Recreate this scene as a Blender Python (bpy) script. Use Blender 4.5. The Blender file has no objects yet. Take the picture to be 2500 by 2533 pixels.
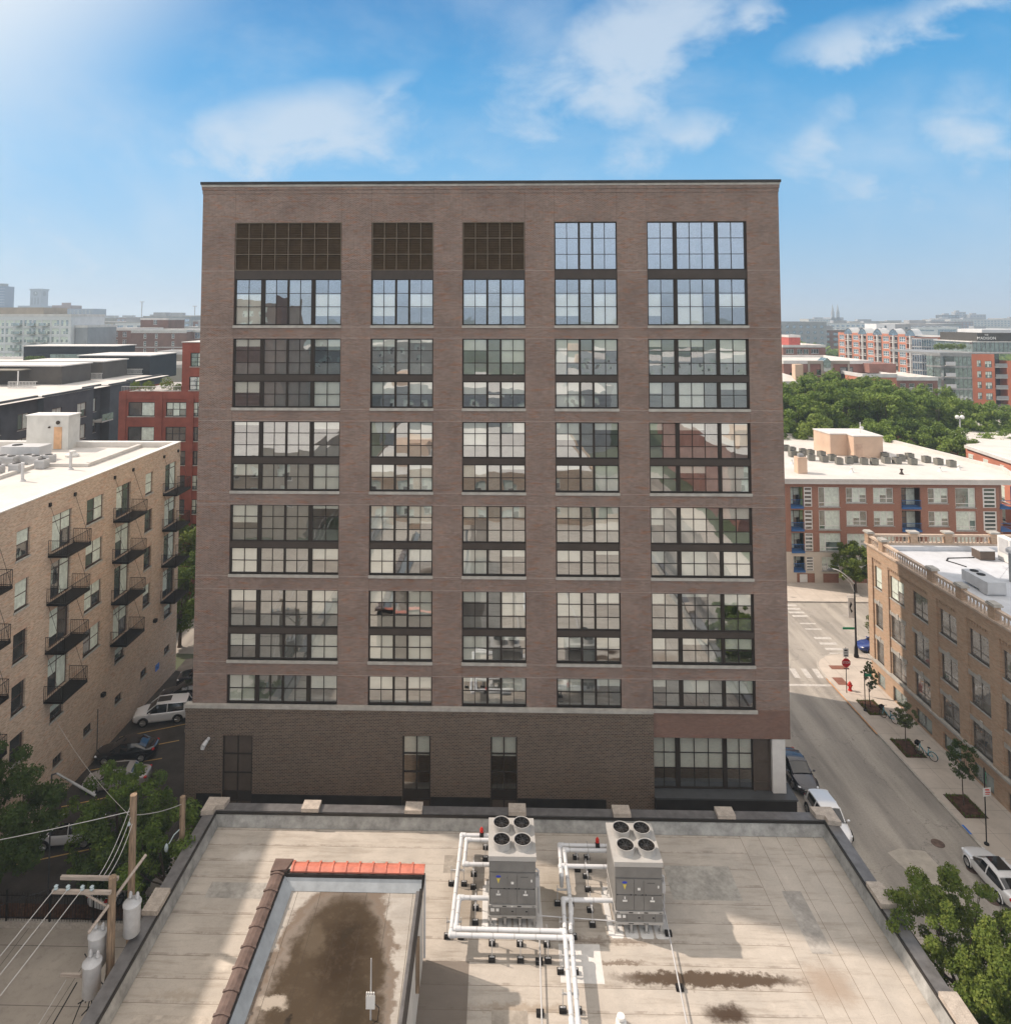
import bpy, bmesh, math, random
import numpy as np
from math import radians as R, sin, cos, pi, tan, atan2
from mathutils import Vector, Matrix
rnd = random.Random(11)
S = bpy.context.scene
C = S.collection
# ------------------------------------------------------------------ camera
cd = bpy.data.cameras.new('camera'); cam = bpy.data.objects.new('camera', cd); C.objects.link(cam); S.camera = cam
cam.location = (0, 0, 36); cam.rotation_euler = (R(90 + 2.95), 0, R(1.32))
cd.sensor_fit = 'HORIZONTAL'; cd.sensor_width = 36; cd.lens = 24.54
cd.shift_x = 0.0252; cd.shift_y = -0.2278
cd.clip_start = 0.5; cd.clip_end = 30000
# ------------------------------------------------------------------ sun, sky, exposure
SUN_AZ = R(-71.0)      # compass angle of the sun from +Y towards +X
SUN_EL = R(43.0)
sl = bpy.data.lights.new('sun', 'SUN'); so = bpy.data.objects.new('sun', sl); C.objects.link(so)
sl.energy = 2.8; sl.angle = R(0.9); sl.color = (1.0, 0.86, 0.74)
sdir = Vector((sin(SUN_AZ) * cos(SUN_EL), cos(SUN_AZ) * cos(SUN_EL), sin(SUN_EL)))
so.rotation_euler = sdir.to_track_quat('Z', 'Y').to_euler(); so.location = (-60, 30, 90)
S.view_settings.view_transform = 'Standard'; S.view_settings.look = 'None'; S.view_settings.gamma = 1
S.view_settings.exposure = 0.8
cy = S.cycles
cy.use_denoising = True; cy.max_bounces = 8; cy.diffuse_bounces = 3; cy.glossy_bounces = 3; cy.transparent_max_bounces = 12
cy.volume_bounces = 0; cy.caustics_reflective = False; cy.caustics_refractive = False
cy.use_adaptive_sampling = True; cy.adaptive_threshold = 0.01

class NG:
    """small helper for node trees"""
    def __init__(s, nt): s.nt = nt; s.N = nt.nodes; s.L = nt.links
    def n(s, t, **k):
        x = s.N.new(t)
        for a, b in k.items(): setattr(x, a, b)
        return x
    def put(s, sock, v):
        if v is None: return
        if isinstance(v, bpy.types.NodeSocket): s.L.new(v, sock)
        elif isinstance(v, (tuple, list)):
            n = len(sock.default_value); v = tuple(v)
            sock.default_value = (v + (1.0,))[:n] if len(v) < n else v[:n]
        else: sock.default_value = v
    def m(s, op, a, b=None, c=None, clamp=False):
        x = s.n('ShaderNodeMath', operation=op, use_clamp=clamp)
        s.put(x.inputs[0], a); s.put(x.inputs[1], b); s.put(x.inputs[2], c); return x.outputs[0]
    def vm(s, op, a, b=None):
        x = s.n('ShaderNodeVectorMath', operation=op); s.put(x.inputs[0], a); s.put(x.inputs[1], b)
        return x.outputs['Value'] if op in ('DOT_PRODUCT', 'LENGTH') else x.outputs[0]
    def mix(s, f, a, b, t='MIX'):
        x = s.n('ShaderNodeMix', data_type='RGBA', blend_type=t)
        s.put(x.inputs[0], f); s.put(x.inputs[6], a); s.put(x.inputs[7], b); return x.outputs[2]
    def noise(s, v, sc, det=3, ro=.55, dist=0):
        x = s.n('ShaderNodeTexNoise'); s.put(x.inputs['Vector'], v)
        x.inputs['Scale'].default_value = sc; x.inputs['Detail'].default_value = det
        x.inputs['Roughness'].default_value = ro; x.inputs['Distortion'].default_value = dist
        return x.outputs['Fac']
    def mr(s, v, a, b, c=0., d=1., smooth=False):
        x = s.n('ShaderNodeMapRange', interpolation_type='SMOOTHSTEP' if smooth else 'LINEAR')
        for i, q in enumerate((v, a, b, c, d)): s.put(x.inputs[i], q)
        return x.outputs[0]
    def xyz(s, v):
        x = s.n('ShaderNodeSeparateXYZ'); s.put(x.inputs[0], v); return x.outputs
    def comb(s, a, b, c):
        x = s.n('ShaderNodeCombineXYZ'); s.put(x.inputs[0], a); s.put(x.inputs[1], b); s.put(x.inputs[2], c); return x.outputs[0]

W = bpy.data.worlds.new('World'); S.world = W; W.use_nodes = True
g = NG(W.node_tree); g.N.clear()
out = g.n('ShaderNodeOutputWorld'); bg = g.n('ShaderNodeBackground'); g.L.new(bg.outputs[0], out.inputs[0])
sky = g.n('ShaderNodeTexSky', sky_type='NISHITA'); sky.sun_disc = False
sky.sun_elevation = SUN_EL; sky.sun_rotation = SUN_AZ; sky.altitude = 200; sky.air_density = 1.2; sky.dust_density = 1.0; sky.ozone_density = 2.0
tc = g.n('ShaderNodeTexCoord'); D = g.vm('NORMALIZE', tc.outputs['Generated'])
dx, dy, dz = g.xyz(D)
r2 = g.m('MAXIMUM', g.m('ABSOLUTE', dy), 0.08)
cu = g.m('DIVIDE', dx, r2); cv = g.m('DIVIDE', dz, r2)
# clear air: the physical sky graded towards the deep blue of a hazy summer noon
rp = g.n('ShaderNodeValToRGB'); e = rp.color_ramp.elements
e[0].position = 0.0; e[0].color = (1.65, 2.4, 3.4, 1); e[1].position = 1.0; e[1].color = (.02, .8, 2.1, 1)
for p_, c_ in ((.07, (1.25, 2.25, 3.4, 1)), (.2, (.6, 2.0, 3.5, 1)), (.33, (.12, 1.45, 3.05, 1)), (.43, (.02, 1.0, 2.45, 1))):
    q_ = e.new(p_); q_.color = c_
g.L.new(g.m('ABSOLUTE', dz), rp.inputs[0])
skyc = g.mix(0.88, sky.outputs[0], rp.outputs[0])
sd = g.vm('DOT_PRODUCT', D, tuple(sdir))
skyc = g.mix(g.m('MULTIPLY', g.mr(sd, 0.68, 0.86, 0, 1, True), 1.0), skyc, (3.85, 4.1, 4.3))
front = g.mr(dy, -0.1, 0.15, 0, 1)
# clouds: soft banks where they hang in the sky, wisps elsewhere
pv = g.comb(cu, g.m('MULTIPLY', cv, 1.5), 0.0)
n1 = g.noise(pv, 7.0, 9, .58, .3); n2 = g.noise(pv, 2.0, 6, .6, .3); n3 = g.noise(pv, 3.2, 3, .5)
wu = g.m('ADD', cu, g.m('MULTIPLY', g.m('SUBTRACT', n3, .5), .16)); wv = g.m('ADD', cv, g.m('MULTIPLY', g.m('SUBTRACT', n1, .5), .10))
def blob(u0, v0, a, b, ang=0.0, w=1.0):
    du = g.m('SUBTRACT', wu, u0); dv = g.m('SUBTRACT', wv, v0)
    ca, sa = cos(ang), sin(ang)
    p = g.m('DIVIDE', g.m('ADD', g.m('MULTIPLY', du, ca), g.m('MULTIPLY', dv, sa)), a)
    q = g.m('DIVIDE', g.m('ADD', g.m('MULTIPLY', du, -sa), g.m('MULTIPLY', dv, ca)), b)
    d = g.m('MULTIPLY', g.m('SQRT', g.m('ADD', g.m('MULTIPLY', p, p), g.m('MULTIPLY', q, q))), .8)
    return g.m('MULTIPLY', g.m('SUBTRACT', 1.0, d, clamp=True), w)
bl = [blob(-.32, .275, .21, .08, .10, 1.5), blob(-.17, .335, .07, .04, .4, .7), blob(.20, .41, .25, .11, .6, 1.35), blob(.10, .33, .10, .07, .7, .7), blob(-.05, .23, .16, .05, 0, .5),
      blob(.27, .275, .15, .06, .35, .8), blob(.50, .40, .20, .045, .35, .9), blob(.66, .45, .22, .05, .35, 1.0), blob(.455, .26, .10, .06, .7, .85),
      blob(.72, .27, .34, .10, .25, .75), blob(.53, .2, .12, .05, .2, .6), blob(.385, .455, .06, .03, .5, .8), blob(-.80, .10, .5, .12, 0, .5)]
bm = bl[0]
for q in bl[1:]: bm = g.m('MAXIMUM', bm, q)
cl = g.mr(g.m('ADD', g.m('MULTIPLY', bm, 1.0), g.m('MULTIPLY', g.m('SUBTRACT', n1, .5), 2.3)), 0.16, 1.15, 0, 0.74, True)
cl = g.m('MULTIPLY', g.m('MULTIPLY', cl, g.mr(bm, 0.0, 0.2, 0, 1, True)), front)
wis = g.m('MULTIPLY', g.m('MULTIPLY', g.mr(n2, .42, .74, 0, .42, True), g.mr(dz, 0.0, .10)), front)
skyc = g.mix(g.m('MAXIMUM', cl, wis), skyc, (3.0, 3.4, 3.85))
# overhead and behind the viewpoint, an added bright sky fill lifts the ambient light
sky_fill = g.m('MAXIMUM', g.m('SUBTRACT', 1.0, front), g.mr(dz, .48, .75, 0, 1, True))
sky_fill = g.m('MULTIPLY', sky_fill, g.mr(g.noise(D, 3.0, 6, .6), .3, .6, .55, .95))
skyc = g.mix(sky_fill, skyc, g.mix(g.mr(dz, .1, .5), (5.0, 5.9, 7.2), (7.0, 6.3, 5.6)))
g.put(bg.inputs[0], skyc); bg.inputs[1].default_value = 0.13

# ------------------------------------------------------------------ materials
def newmat(name):
    m = bpy.data.materials.new(name); m.use_nodes = True
    b = m.node_tree.nodes['Principled BSDF']
    return m, NG(m.node_tree), b
def M(name, colr, rough=.7, metal=0., var=.12, vs=1.5, grain=0., gs=30., bump=0., bs=20., spec=.22, stretch=None, tint=None):
    m, g, b = newmat(name)
    t = g.n('ShaderNodeTexCoord'); v = t.outputs['Object']
    if stretch: v = g.vm('MULTIPLY', v, stretch)
    c = tuple(colr)
    f = g.noise(v, vs, 5, .6)
    lo = tuple(max(0, q * (1 - var * 1.6)) for q in c); hi = tuple(min(1, q * (1 + var * 1.6)) for q in c)
    if tint: hi = tint
    cc = g.mix(g.mr(f, .3, .7), lo, hi)
    if grain: cc = g.mix(g.mr(g.noise(v, gs, 3, .7), .3, .7, 0, grain), cc, (0.02, 0.018, 0.015))
    g.put(b.inputs['Base Color'], cc)
    b.inputs['Roughness'].default_value = rough; b.inputs['Metallic'].default_value = metal
    b.inputs['Specular IOR Level'].default_value = spec
    if bump:
        q = g.n('ShaderNodeBump'); q.inputs['Strength'].default_value = bump; q.inputs['Distance'].default_value = .05
        g.put(q.inputs['Height'], g.noise(v, bs, 4)); g.L.new(q.outputs[0], b.inputs['Normal'])
    return m
def BRICK(name, c1, c2, mortar, w=.22, h=.075, ms=.012, streak=.5, patch=(.5, .4, .35), pf=.35, big=.25, bump=.3):
    m, g, b = newmat(name)
    t = g.n('ShaderNodeTexCoord'); x, y, z = g.xyz(t.outputs['Object'])
    u = g.m('ADD', x, y); v = g.comb(u, z, 0.0)
    br = g.n('ShaderNodeTexBrick'); g.put(br.inputs['Vector'], v)
    br.inputs['Scale'].default_value = 1; br.inputs['Brick Width'].default_value = w; br.inputs['Row Height'].default_value = h
    br.inputs['Mortar Size'].default_value = ms; br.inputs['Mortar Smooth'].default_value = .2; br.inputs['Bias'].default_value = 0
    g.put(br.inputs['Color1'], c1); g.put(br.inputs['Color2'], c2); g.put(br.inputs['Mortar'], mortar)
    sv = g.comb(g.m('MULTIPLY', u, 1.5), g.m('MULTIPLY', z, 13.0), 0.0)
    st = g.noise(sv, 1.0, 5, .8)
    cc = g.mix(g.mr(st, .5, .78, 0, streak), br.outputs['Color'], patch)
    bn = g.noise(v, .35, 5, .6)
    cc = g.mix(g.mr(bn, .3, .7, 0, big), cc, g.mix(1.0, cc, (.55, .54, .56), 'MULTIPLY'))
    cc = g.mix(g.mr(g.noise(g.comb(g.m('MULTIPLY', u, 2.2), g.m('MULTIPLY', z, 6.5), 7.7), 1.0, 3, .6), .52, .72, 0, big * .6), cc, g.mix(1.0, cc, (1.35, 1.35, 1.4), 'MULTIPLY'))
    sp = g.noise(g.comb(g.m('MULTIPLY', u, 1.0), g.m('MULTIPLY', z, 5.0), 3.3), .9, 5, .65)
    cc = g.mix(g.mr(sp, .53, .66, 0, pf), cc, g.mix(1.0, cc, (1.12, .80, .64), 'MULTIPLY'))
    g.put(b.inputs['Base Color'], cc); b.inputs['Roughness'].default_value = .85; b.inputs['Specular IOR Level'].default_value = .12
    if bump:
        q = g.n('ShaderNodeBump'); q.inputs['Strength'].default_value = bump; q.inputs['Distance'].default_value = .01
        g.put(q.inputs['Height'], g.m('SUBTRACT', 1.0, br.outputs['Fac'])); g.L.new(q.outputs[0], b.inputs['Normal'])
    return m
def GLASS(name, tint=(.72, .78, .76), refl=.38, wob=.06, ws=.8):
    m, g, b = newmat(name); g.N.remove(b); o = g.N['Material Output']
    tr = g.n('ShaderNodeBsdfTransparent'); g.put(tr.inputs[0], tint)
    gl = g.n('ShaderNodeBsdfGlossy'); gl.inputs['Roughness'].default_value = 0.0; g.put(gl.inputs[0], (.93, .97, 1.0))
    mx = g.n('ShaderNodeMixShader'); mx.inputs[0].default_value = refl
    g.L.new(tr.outputs[0], mx.inputs[1]); g.L.new(gl.outputs[0], mx.inputs[2]); g.L.new(mx.outputs[0], o.inputs[0])
    t = g.n('ShaderNodeTexCoord')
    q = g.n('ShaderNodeBump'); q.inputs['Strength'].default_value = wob; q.inputs['Distance'].default_value = .2
    g.put(q.inputs['Height'], g.noise(t.outputs['Object'], ws, 2, .4, .6)); g.L.new(q.outputs[0], gl.inputs['Normal'])
    return m
def DGLASS(name, colr=(.03, .035, .035), rough=.04, refl=.3, wob=.05, body=.0):
    """dark room seen through reflecting glass, for windows too far off to look into"""
    m, g, b = newmat(name)
    t = g.n('ShaderNodeTexCoord'); cc = g.mix(g.mr(g.noise(t.outputs['Object'], 1.1, 3), .35, .65), colr, tuple(q * 2.2 + .01 for q in colr))
    g.put(b.inputs['Base Color'], cc); b.inputs['Roughness'].default_value = .6; b.inputs['Specular IOR Level'].default_value = 0
    gl = g.n('ShaderNodeBsdfGlossy'); gl.inputs['Roughness'].default_value = rough; g.put(gl.inputs[0], (.92, .96, 1))
    mx = g.n('ShaderNodeMixShader'); mx.inputs[0].default_value = refl; o = g.N['Material Output']
    g.L.new(b.outputs[0], mx.inputs[1]); g.L.new(gl.outputs[0], mx.inputs[2]); g.L.new(mx.outputs[0], o.inputs[0])
    q = g.n('ShaderNodeBump'); q.inputs['Strength'].default_value = wob; q.inputs['Distance'].default_value = .2
    g.put(q.inputs['Height'], g.noise(t.outputs['Object'], 1.2, 2)); g.L.new(q.outputs[0], gl.inputs['Normal'])
    return m
def LEAF(name, a, b2, c, s=.6):
    m, g, b = newmat(name)
    t = g.n('ShaderNodeTexCoord'); v = t.outputs['Object']
    f = g.noise(v, s, 4, .65); f2 = g.noise(v, s * 9, 2)
    cc = g.mix(g.mr(f, .35, .68), a, b2); cc = g.mix(g.mr(f2, .5, .75, 0, .55), cc, c)
    g.put(b.inputs['Base Color'], cc); b.inputs['Roughness'].default_value = .65; b.inputs['Specular IOR Level'].default_value = .15
    tl = g.n('ShaderNodeBsdfTranslucent'); g.put(tl.inputs[0], g.mix(.5, cc, (.2, .3, .03)))
    mx = g.n('ShaderNodeMixShader'); mx.inputs[0].default_value = .25; o = g.N['Material Output']
    g.L.new(b.outputs[0], mx.inputs[1]); g.L.new(tl.outputs[0], mx.inputs[2]); g.L.new(mx.outputs[0], o.inputs[0])
    return m

# ------------------------------------------------------------------ geometry helpers
class MB:
    def __init__(s): s.v = []; s.f = []; s.m = []
    def add(s, vs, fs, m=0):
        k = len(s.v); s.v += [tuple(q) for q in vs]
        for f in fs: s.f.append(tuple(k + i for i in f)); s.m.append(m)
        return s
    def quad(s, a, b, c, d, m=0): return s.add((a, b, c, d), ((0, 1, 2, 3),), m)
    def box(s, x0, y0, z0, x1, y1, z1, m=0):
        if x1 < x0: x0, x1 = x1, x0
        if y1 < y0: y0, y1 = y1, y0
        if z1 < z0: z0, z1 = z1, z0
        return s.add([(x0, y0, z0), (x1, y0, z0), (x1, y1, z0), (x0, y1, z0), (x0, y0, z1), (x1, y0, z1), (x1, y1, z1), (x0, y1, z1)],
                     [(0, 3, 2, 1), (4, 5, 6, 7), (0, 1, 5, 4), (1, 2, 6, 5), (2, 3, 7, 6), (3, 0, 4, 7)], m)
    def prism(s, poly, z0, z1, m=0, mt=None):
        n = len(poly); a = sum(poly[i][0] * poly[(i + 1) % n][1] - poly[(i + 1) % n][0] * poly[i][1] for i in range(n))
        if a < 0: poly = poly[::-1]
        vs = [(x, y, z0) for x, y in poly] + [(x, y, z1) for x, y in poly]
        s.add(vs, [tuple(range(n))[::-1]] + [(i, (i + 1) % n, n + (i + 1) % n, n + i) for i in range(n)], m)
        return s.add([(x, y, z1) for x, y in poly], [tuple(range(n))], m if mt is None else mt)
    def cyl(s, p0, p1, r0, r1=None, n=10, m=0, cap=True):
        r1 = r0 if r1 is None else r1; p0 = Vector(p0); p1 = Vector(p1); d = (p1 - p0)
        if d.length < 1e-6: return s
        d.normalize(); a = Vector((1, 0, 0)) if abs(d.x) < .9 else Vector((0, 1, 0)); u = d.cross(a).normalized(); w = d.cross(u)
        vs = []
        for p, r in ((p0, r0), (p1, r1)):
            for i in range(n): t = 2 * pi * i / n; vs.append(p + u * (r * cos(t)) + w * (r * sin(t)))
        fs = [(i, (i + 1) % n, n + (i + 1) % n, n + i) for i in range(n)]
        if cap: fs += [tuple(range(n))[::-1], tuple(range(n, 2 * n))]
        return s.add(vs, fs, m)
    def tube(s, pts, r, n=8, m=0, ball=True):
        for a, b in zip(pts, pts[1:]): s.cyl(a, b, r, r, n, m)
        if ball:
            for p in pts[1:-1]: s.ball(p, r * 1.12, m=m, n=n)
        return s
    def ball(s, c, r, sc=(1, 1, 1), m=0, n=8):
        vs = []; fs = []; k = max(4, n // 2)
        for i in range(k + 1):
            a = pi * i / k - pi / 2
            for j in range(n): b = 2 * pi * j / n; vs.append((c[0] + r * sc[0] * cos(a) * cos(b), c[1] + r * sc[1] * cos(a) * sin(b), c[2] + r * sc[2] * sin(a)))
        for i in range(k):
            for j in range(n): fs.append((i * n + j, i * n + (j + 1) % n, (i + 1) * n + (j + 1) % n, (i + 1) * n + j))
        return s.add(vs, fs, m)
    def lathe(s, c, prof, n=16, m=0):
        vs = []; fs = []
        for r, z in prof:
            for j in range(n): b = 2 * pi * j / n; vs.append((c[0] + r * cos(b), c[1] + r * sin(b), c[2] + z))
        for i in range(len(prof) - 1):
            for j in range(n): fs.append((i * n + j, i * n + (j + 1) % n, (i + 1) * n + (j + 1) % n, (i + 1) * n + j))
        return s.add(vs, fs, m)
    def mesh(s, name, mats, off=(0, 0, 0), smooth=False):
        me = bpy.data.meshes.new(name)
        o = Vector(off); me.from_pydata([tuple(Vector(q) - o) for q in s.v] if o.length else s.v, [], s.f)
        for m in (mats if isinstance(mats, (list, tuple)) else [mats]): me.materials.append(m)
        me.polygons.foreach_set('material_index', s.m)
        if smooth: me.polygons.foreach_set('use_smooth', [True] * len(s.f))
        me.update(); return me
    def build(s, name, mats, parent=None, smooth=False, off=None, **props):
        """parent set: vertices are given in world space and stored relative to the parent's location"""
        if off is None: off = parent.location if parent else (0, 0, 0)
        o = bpy.data.objects.new(name, s.mesh(name, mats, off, smooth)); C.objects.link(o)
        if parent: o.parent = parent
        elif off is not None: o.location = off
        for k, q in props.items(): o[k] = q
        if smooth: autosmooth(o)
        return o
def autosmooth(o, a=40):
    me = o.data
    bmx = bmesh.new(); bmx.from_mesh(me)
    for e in bmx.edges:
        if len(e.link_faces) == 2 and e.calc_face_angle(3) > R(a): e.smooth = False
    bmx.to_mesh(me); bmx.free()
def thing(name, label, cat, loc=(0, 0, 0), rz=0, group=None):
    o = bpy.data.objects.new(name, None); C.objects.link(o); o.location = loc; o.rotation_euler = (0, 0, rz)
    o.empty_display_size = .2
    o['label'] = label; o['category'] = cat
    if group: o['group'] = group
    return o
def tag(o, label, cat, group=None):
    o['label'] = label; o['category'] = cat
    if group: o['group'] = group
    return o
def struct(o): o['kind'] = 'structure'; return o
def kids(o): return [c for c in bpy.data.objects if c.parent == o]
def dup(root, loc, rz=None, label=None, group=None, tree=None, scale=None):
    r = root.copy(); C.objects.link(r); r.location = loc
    if rz is not None: r.rotation_euler = (0, 0, rz)
    if scale: r.scale = scale
    if label: r['label'] = label
    if group: r['group'] = group
    for ch in (tree or list(root.children)):
        c = ch.copy(); C.objects.link(c); c.parent = r
        for gch in ch.children:
            d = gch.copy(); C.objects.link(d); d.parent = c
    return r
def facade(mb, O, U, N, W_, z0, z1, ops, depth=.22, m=0, mr=None):
    """wall face with real openings: ops = (u0,u1,z0,z1) in metres from O; reveals go depth inwards"""
    O = Vector(O); U = Vector(U); N = Vector(N); mr = m if mr is None else mr
    us = sorted({0, W_} | {a for o in ops for a in o[:2]}); zs = sorted({z0, z1} | {a for o in ops for a in o[2:4]})
    us = [u for u in us if -1e-6 <= u <= W_ + 1e-6]; zs = [z for z in zs if z0 - 1e-6 <= z <= z1 + 1e-6]
    P = lambda u, z, d=0: O + U * u + Vector((0, 0, z)) - N * d
    for i in range(len(us) - 1):
        run = None
        for j in range(len(zs) - 1):
            uc = (us[i] + us[i + 1]) / 2; zc = (zs[j] + zs[j + 1]) / 2
            if any(o[0] < uc < o[1] and o[2] < zc < o[3] for o in ops):
                if run is not None: mb.quad(P(us[i], run), P(us[i + 1], run), P(us[i + 1], zs[j]), P(us[i], zs[j]), m); run = None
            elif run is None: run = zs[j]
        if run is not None: mb.quad(P(us[i], run), P(us[i + 1], run), P(us[i + 1], z1), P(us[i], z1), m)
    for a, b, c, d in [o[:4] for o in ops]:
        mb.quad(P(a, c), P(a, d), P(a, d, depth), P(a, c, depth), mr); mb.quad(P(b, c), P(b, d), P(b, d, depth), P(b, c, depth), mr)
        mb.quad(P(a, d), P(b, d), P(b, d, depth), P(a, d, depth), mr); mb.quad(P(a, c), P(b, c), P(b, c, depth), P(a, c, depth), mr)
    return mb
_wc = {}
def win_mesh(w, h, xs, zs, fr, inset, mats, sill=0, blind=0, seed=0):
    """one far or middle-distance window: frame, bars, panes (slot 1) and blinds (slot 2) in its own local frame"""
    key = (round(w, 2), round(h, 2), tuple(xs), tuple(zs), fr, inset, tuple(q.name for q in mats), sill, blind, seed)
    if key in _wc: return _wc[key]
    mb = MB(); y = inset
    mb.box(0, y - .03, 0, fr, y + .03, h); mb.box(w - fr, y - .03, 0, w, y + .03, h)
    mb.box(fr, y - .03, 0, w - fr, y + .03, fr); mb.box(fr, y - .03, h - fr, w - fr, y + .03, h)
    for x in xs: mb.box(w * x - fr * .45, y - .025, fr, w * x + fr * .45, y + .02, h - fr)
    for z in zs: mb.box(fr, y - .022, h * z - fr * .4, w - fr, y + .018, h * z + fr * .4)
    mb.quad((fr * .5, y, fr * .5), (w - fr * .5, y, fr * .5), (w - fr * .5, y, h - fr * .5), (fr * .5, y, h - fr * .5), 1)
    if blind:
        r = random.Random(seed * 7 + 1); cuts = [0] + list(xs) + [1]
        for a, b in zip(cuts, cuts[1:]):
            if r.random() < blind: d = r.choice((1, .5, .75, .5, .3)); mb.quad((w * a + fr * .5, y - .008, h * (1 - d)), (w * b - fr * .5, y - .008, h * (1 - d)), (w * b - fr * .5, y - .008, h - fr), (w * a + fr * .5, y - .008, h - fr), 2)
    if sill: mb.box(-.08, -.06, -sill, w + .08, inset, 0, 3)
    _wc[key] = mb.mesh('window', mats); return _wc[key]
def place_win(parent, P, U, mesh, name='window', **props):
    o = bpy.data.objects.new(name, mesh); C.objects.link(o); o.parent = parent
    o.location = Vector(P) - parent.location; o.rotation_euler = (0, 0, atan2(U[1], U[0]))
    for k, q in props.items(): o[k] = q
    return o
# ------------------------------------------------------------------ material set
brick_main = BRICK('brown_brick', (.245, .162, .127), (.145, .094, .074), (.33, .28, .24), streak=.75, patch=(.36, .31, .30), pf=.9, big=.6)
brick_dark = BRICK('dark_brick', (.13, .096, .072), (.072, .054, .043), (.25, .21, .17), w=.25, h=.1, ms=.012, streak=.25, patch=(.1, .07, .05), pf=.3)
brick_red = BRICK('red_brown_brick', (.215, .125, .095), (.145, .085, .066), (.24, .17, .14), streak=.3, patch=(.2, .13, .11), pf=.3)
brick_tan = BRICK('tan_brick', (.66, .50, .37), (.42, .30, .215), (.6, .5, .4), w=.24, h=.085, ms=.014, streak=.6, patch=(.2, .14, .1), pf=.5, big=.3)
brick_yellow = BRICK('buff_brick', (.50, .345, .235), (.38, .26, .17), (.46, .37, .28), w=.3, h=.1, ms=.014, streak=.35, patch=(.33, .2, .13), pf=.4, big=.25)
brick_orange = BRICK('orange_brick', (.34, .15, .095), (.27, .11, .07), (.4, .27, .21), w=.22, h=.08, streak=.2, patch=(.3, .12, .08), pf=.2)
brick_far = M('far_brick', (.34, .15, .105), .85, var=.15, vs=.4)
brick_far2 = M('far_brown_brick', (.24, .125, .1), .85, var=.15, vs=.4)
brick_coral = M('coral_brick', (.5, .2, .13), .85, var=.12, vs=.4)
red_wall = M('red_painted_brick', (.26, .075, .052), .8, var=.14, vs=.7, grain=.15, gs=12)
bronze = M('bronze_frame', (.034, .027, .022), .55, .1, var=.08, spec=.2)
spandrel = M('bronze_panel', (.062, .050, .042), .5, .1, var=.1, vs=.8)
stone = M('limestone', (.42, .40, .36), .8, var=.12, vs=2, grain=.15)
coping = M('dark_coping', (.04, .036, .033), .45, .4, var=.15)
copingg = M('grey_coping', (.17, .165, .165), .45, .4, var=.15, vs=2)
copstone = M('cast_stone', (.5, .44, .38), .85, var=.12, vs=3, grain=.35, gs=18)
black_stone = M('black_granite', (.022, .02, .019), .4, var=.2, vs=1)
white_paint = M('white_paint', (.72, .71, .68), .6, var=.06, grain=.12, gs=4)
glass_main = GLASS('window_glass', tint=(.97, .98, .96), refl=.40, wob=.055, ws=.33)
grey_back = M('grey_backing', (.22, .23, .215), .8, var=.1)  # grey sheet behind panes, its tone stands for dim room and reflection
blind = M('roller_blind', (.92, .94, .84), .8, var=.03)
int_mat = M('interior', (.30, .28, .25), .9, var=.3, vs=.25)
lv = M('louver_brown', (.105, .070, .040), .55, .2, var=.12)
lvf = M('louver_frame', (.135, .105, .075), .5, .2, var=.1)
pan_brown = M('brown_panel', (.085, .066, .053), .5, var=.1)
colw = M('pale_column', (.62, .6, .57), .6, var=.05)
dgl = DGLASS('dark_glass', (.028, .03, .03), refl=.22)
dgl_g = DGLASS('green_glass', (.10, .13, .12), refl=.30)
dgl_b = DGLASS('blue_glass', (.08, .12, .16), refl=.35)
curt = M('curtain', (.62, .68, .60), .8, var=.12, vs=3)
wframe = M('white_frame', (.72, .71, .68), .6, var=.05)
bframe = M('black_frame', (.03, .028, .026), .5, var=.1)
steel = M('black_steel', (.018, .016, .015), .45, .3, var=.1)
rust = M('dark_deck', (.05, .038, .03), .7, var=.2)
white_roof = M('white_membrane', (.60, .57, .53), .75, var=.06, vs=.3, grain=.10, gs=2.5)
ltgrey = M('light_grey_metal', (.5, .5, .5), .5, .1, var=.06)
midgrey = M('mid_grey_metal', (.27, .27, .265), .5, .1, var=.1)
dkgrey = M('dark_grey_metal', (.07, .072, .075), .5, .2, var=.1)
rubber = M('rubber', (.02, .018, .017), .8, var=.2)
wood = M('pole_wood', (.26, .19, .13), .9, var=.25, vs=4, stretch=(3, 3, .3))
pvc = M('pipe_insulation', (.66, .67, .68), .45, var=.03, grain=.08, gs=6)

def add_joints(m, zs, xs, strength=.5):
    g = NG(m.node_tree); b = m.node_tree.nodes['Principled BSDF']
    src = b.inputs['Base Color'].links[0].from_socket
    t = g.n('ShaderNodeTexCoord'); x, y, z = g.xyz(t.outputs['Object'])
    a = None
    for q in zs:
        c = g.m('COMPARE', z, q, .022); a = c if a is None else g.m('MAXIMUM', a, c)
    g.put(b.inputs['Base Color'], g.mix(g.m('MULTIPLY', a, strength), src, (.42, .37, .34)))
    src = b.inputs['Base Color'].links[0].from_socket; a = None
    for q in xs:
        c = g.m('COMPARE', x, q, .018); a = c if a is None else g.m('MAXIMUM', a, c)
    g.put(b.inputs['Base Color'], g.mix(g.m('MULTIPLY', a, .35), src, (.06, .035, .03)))

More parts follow.
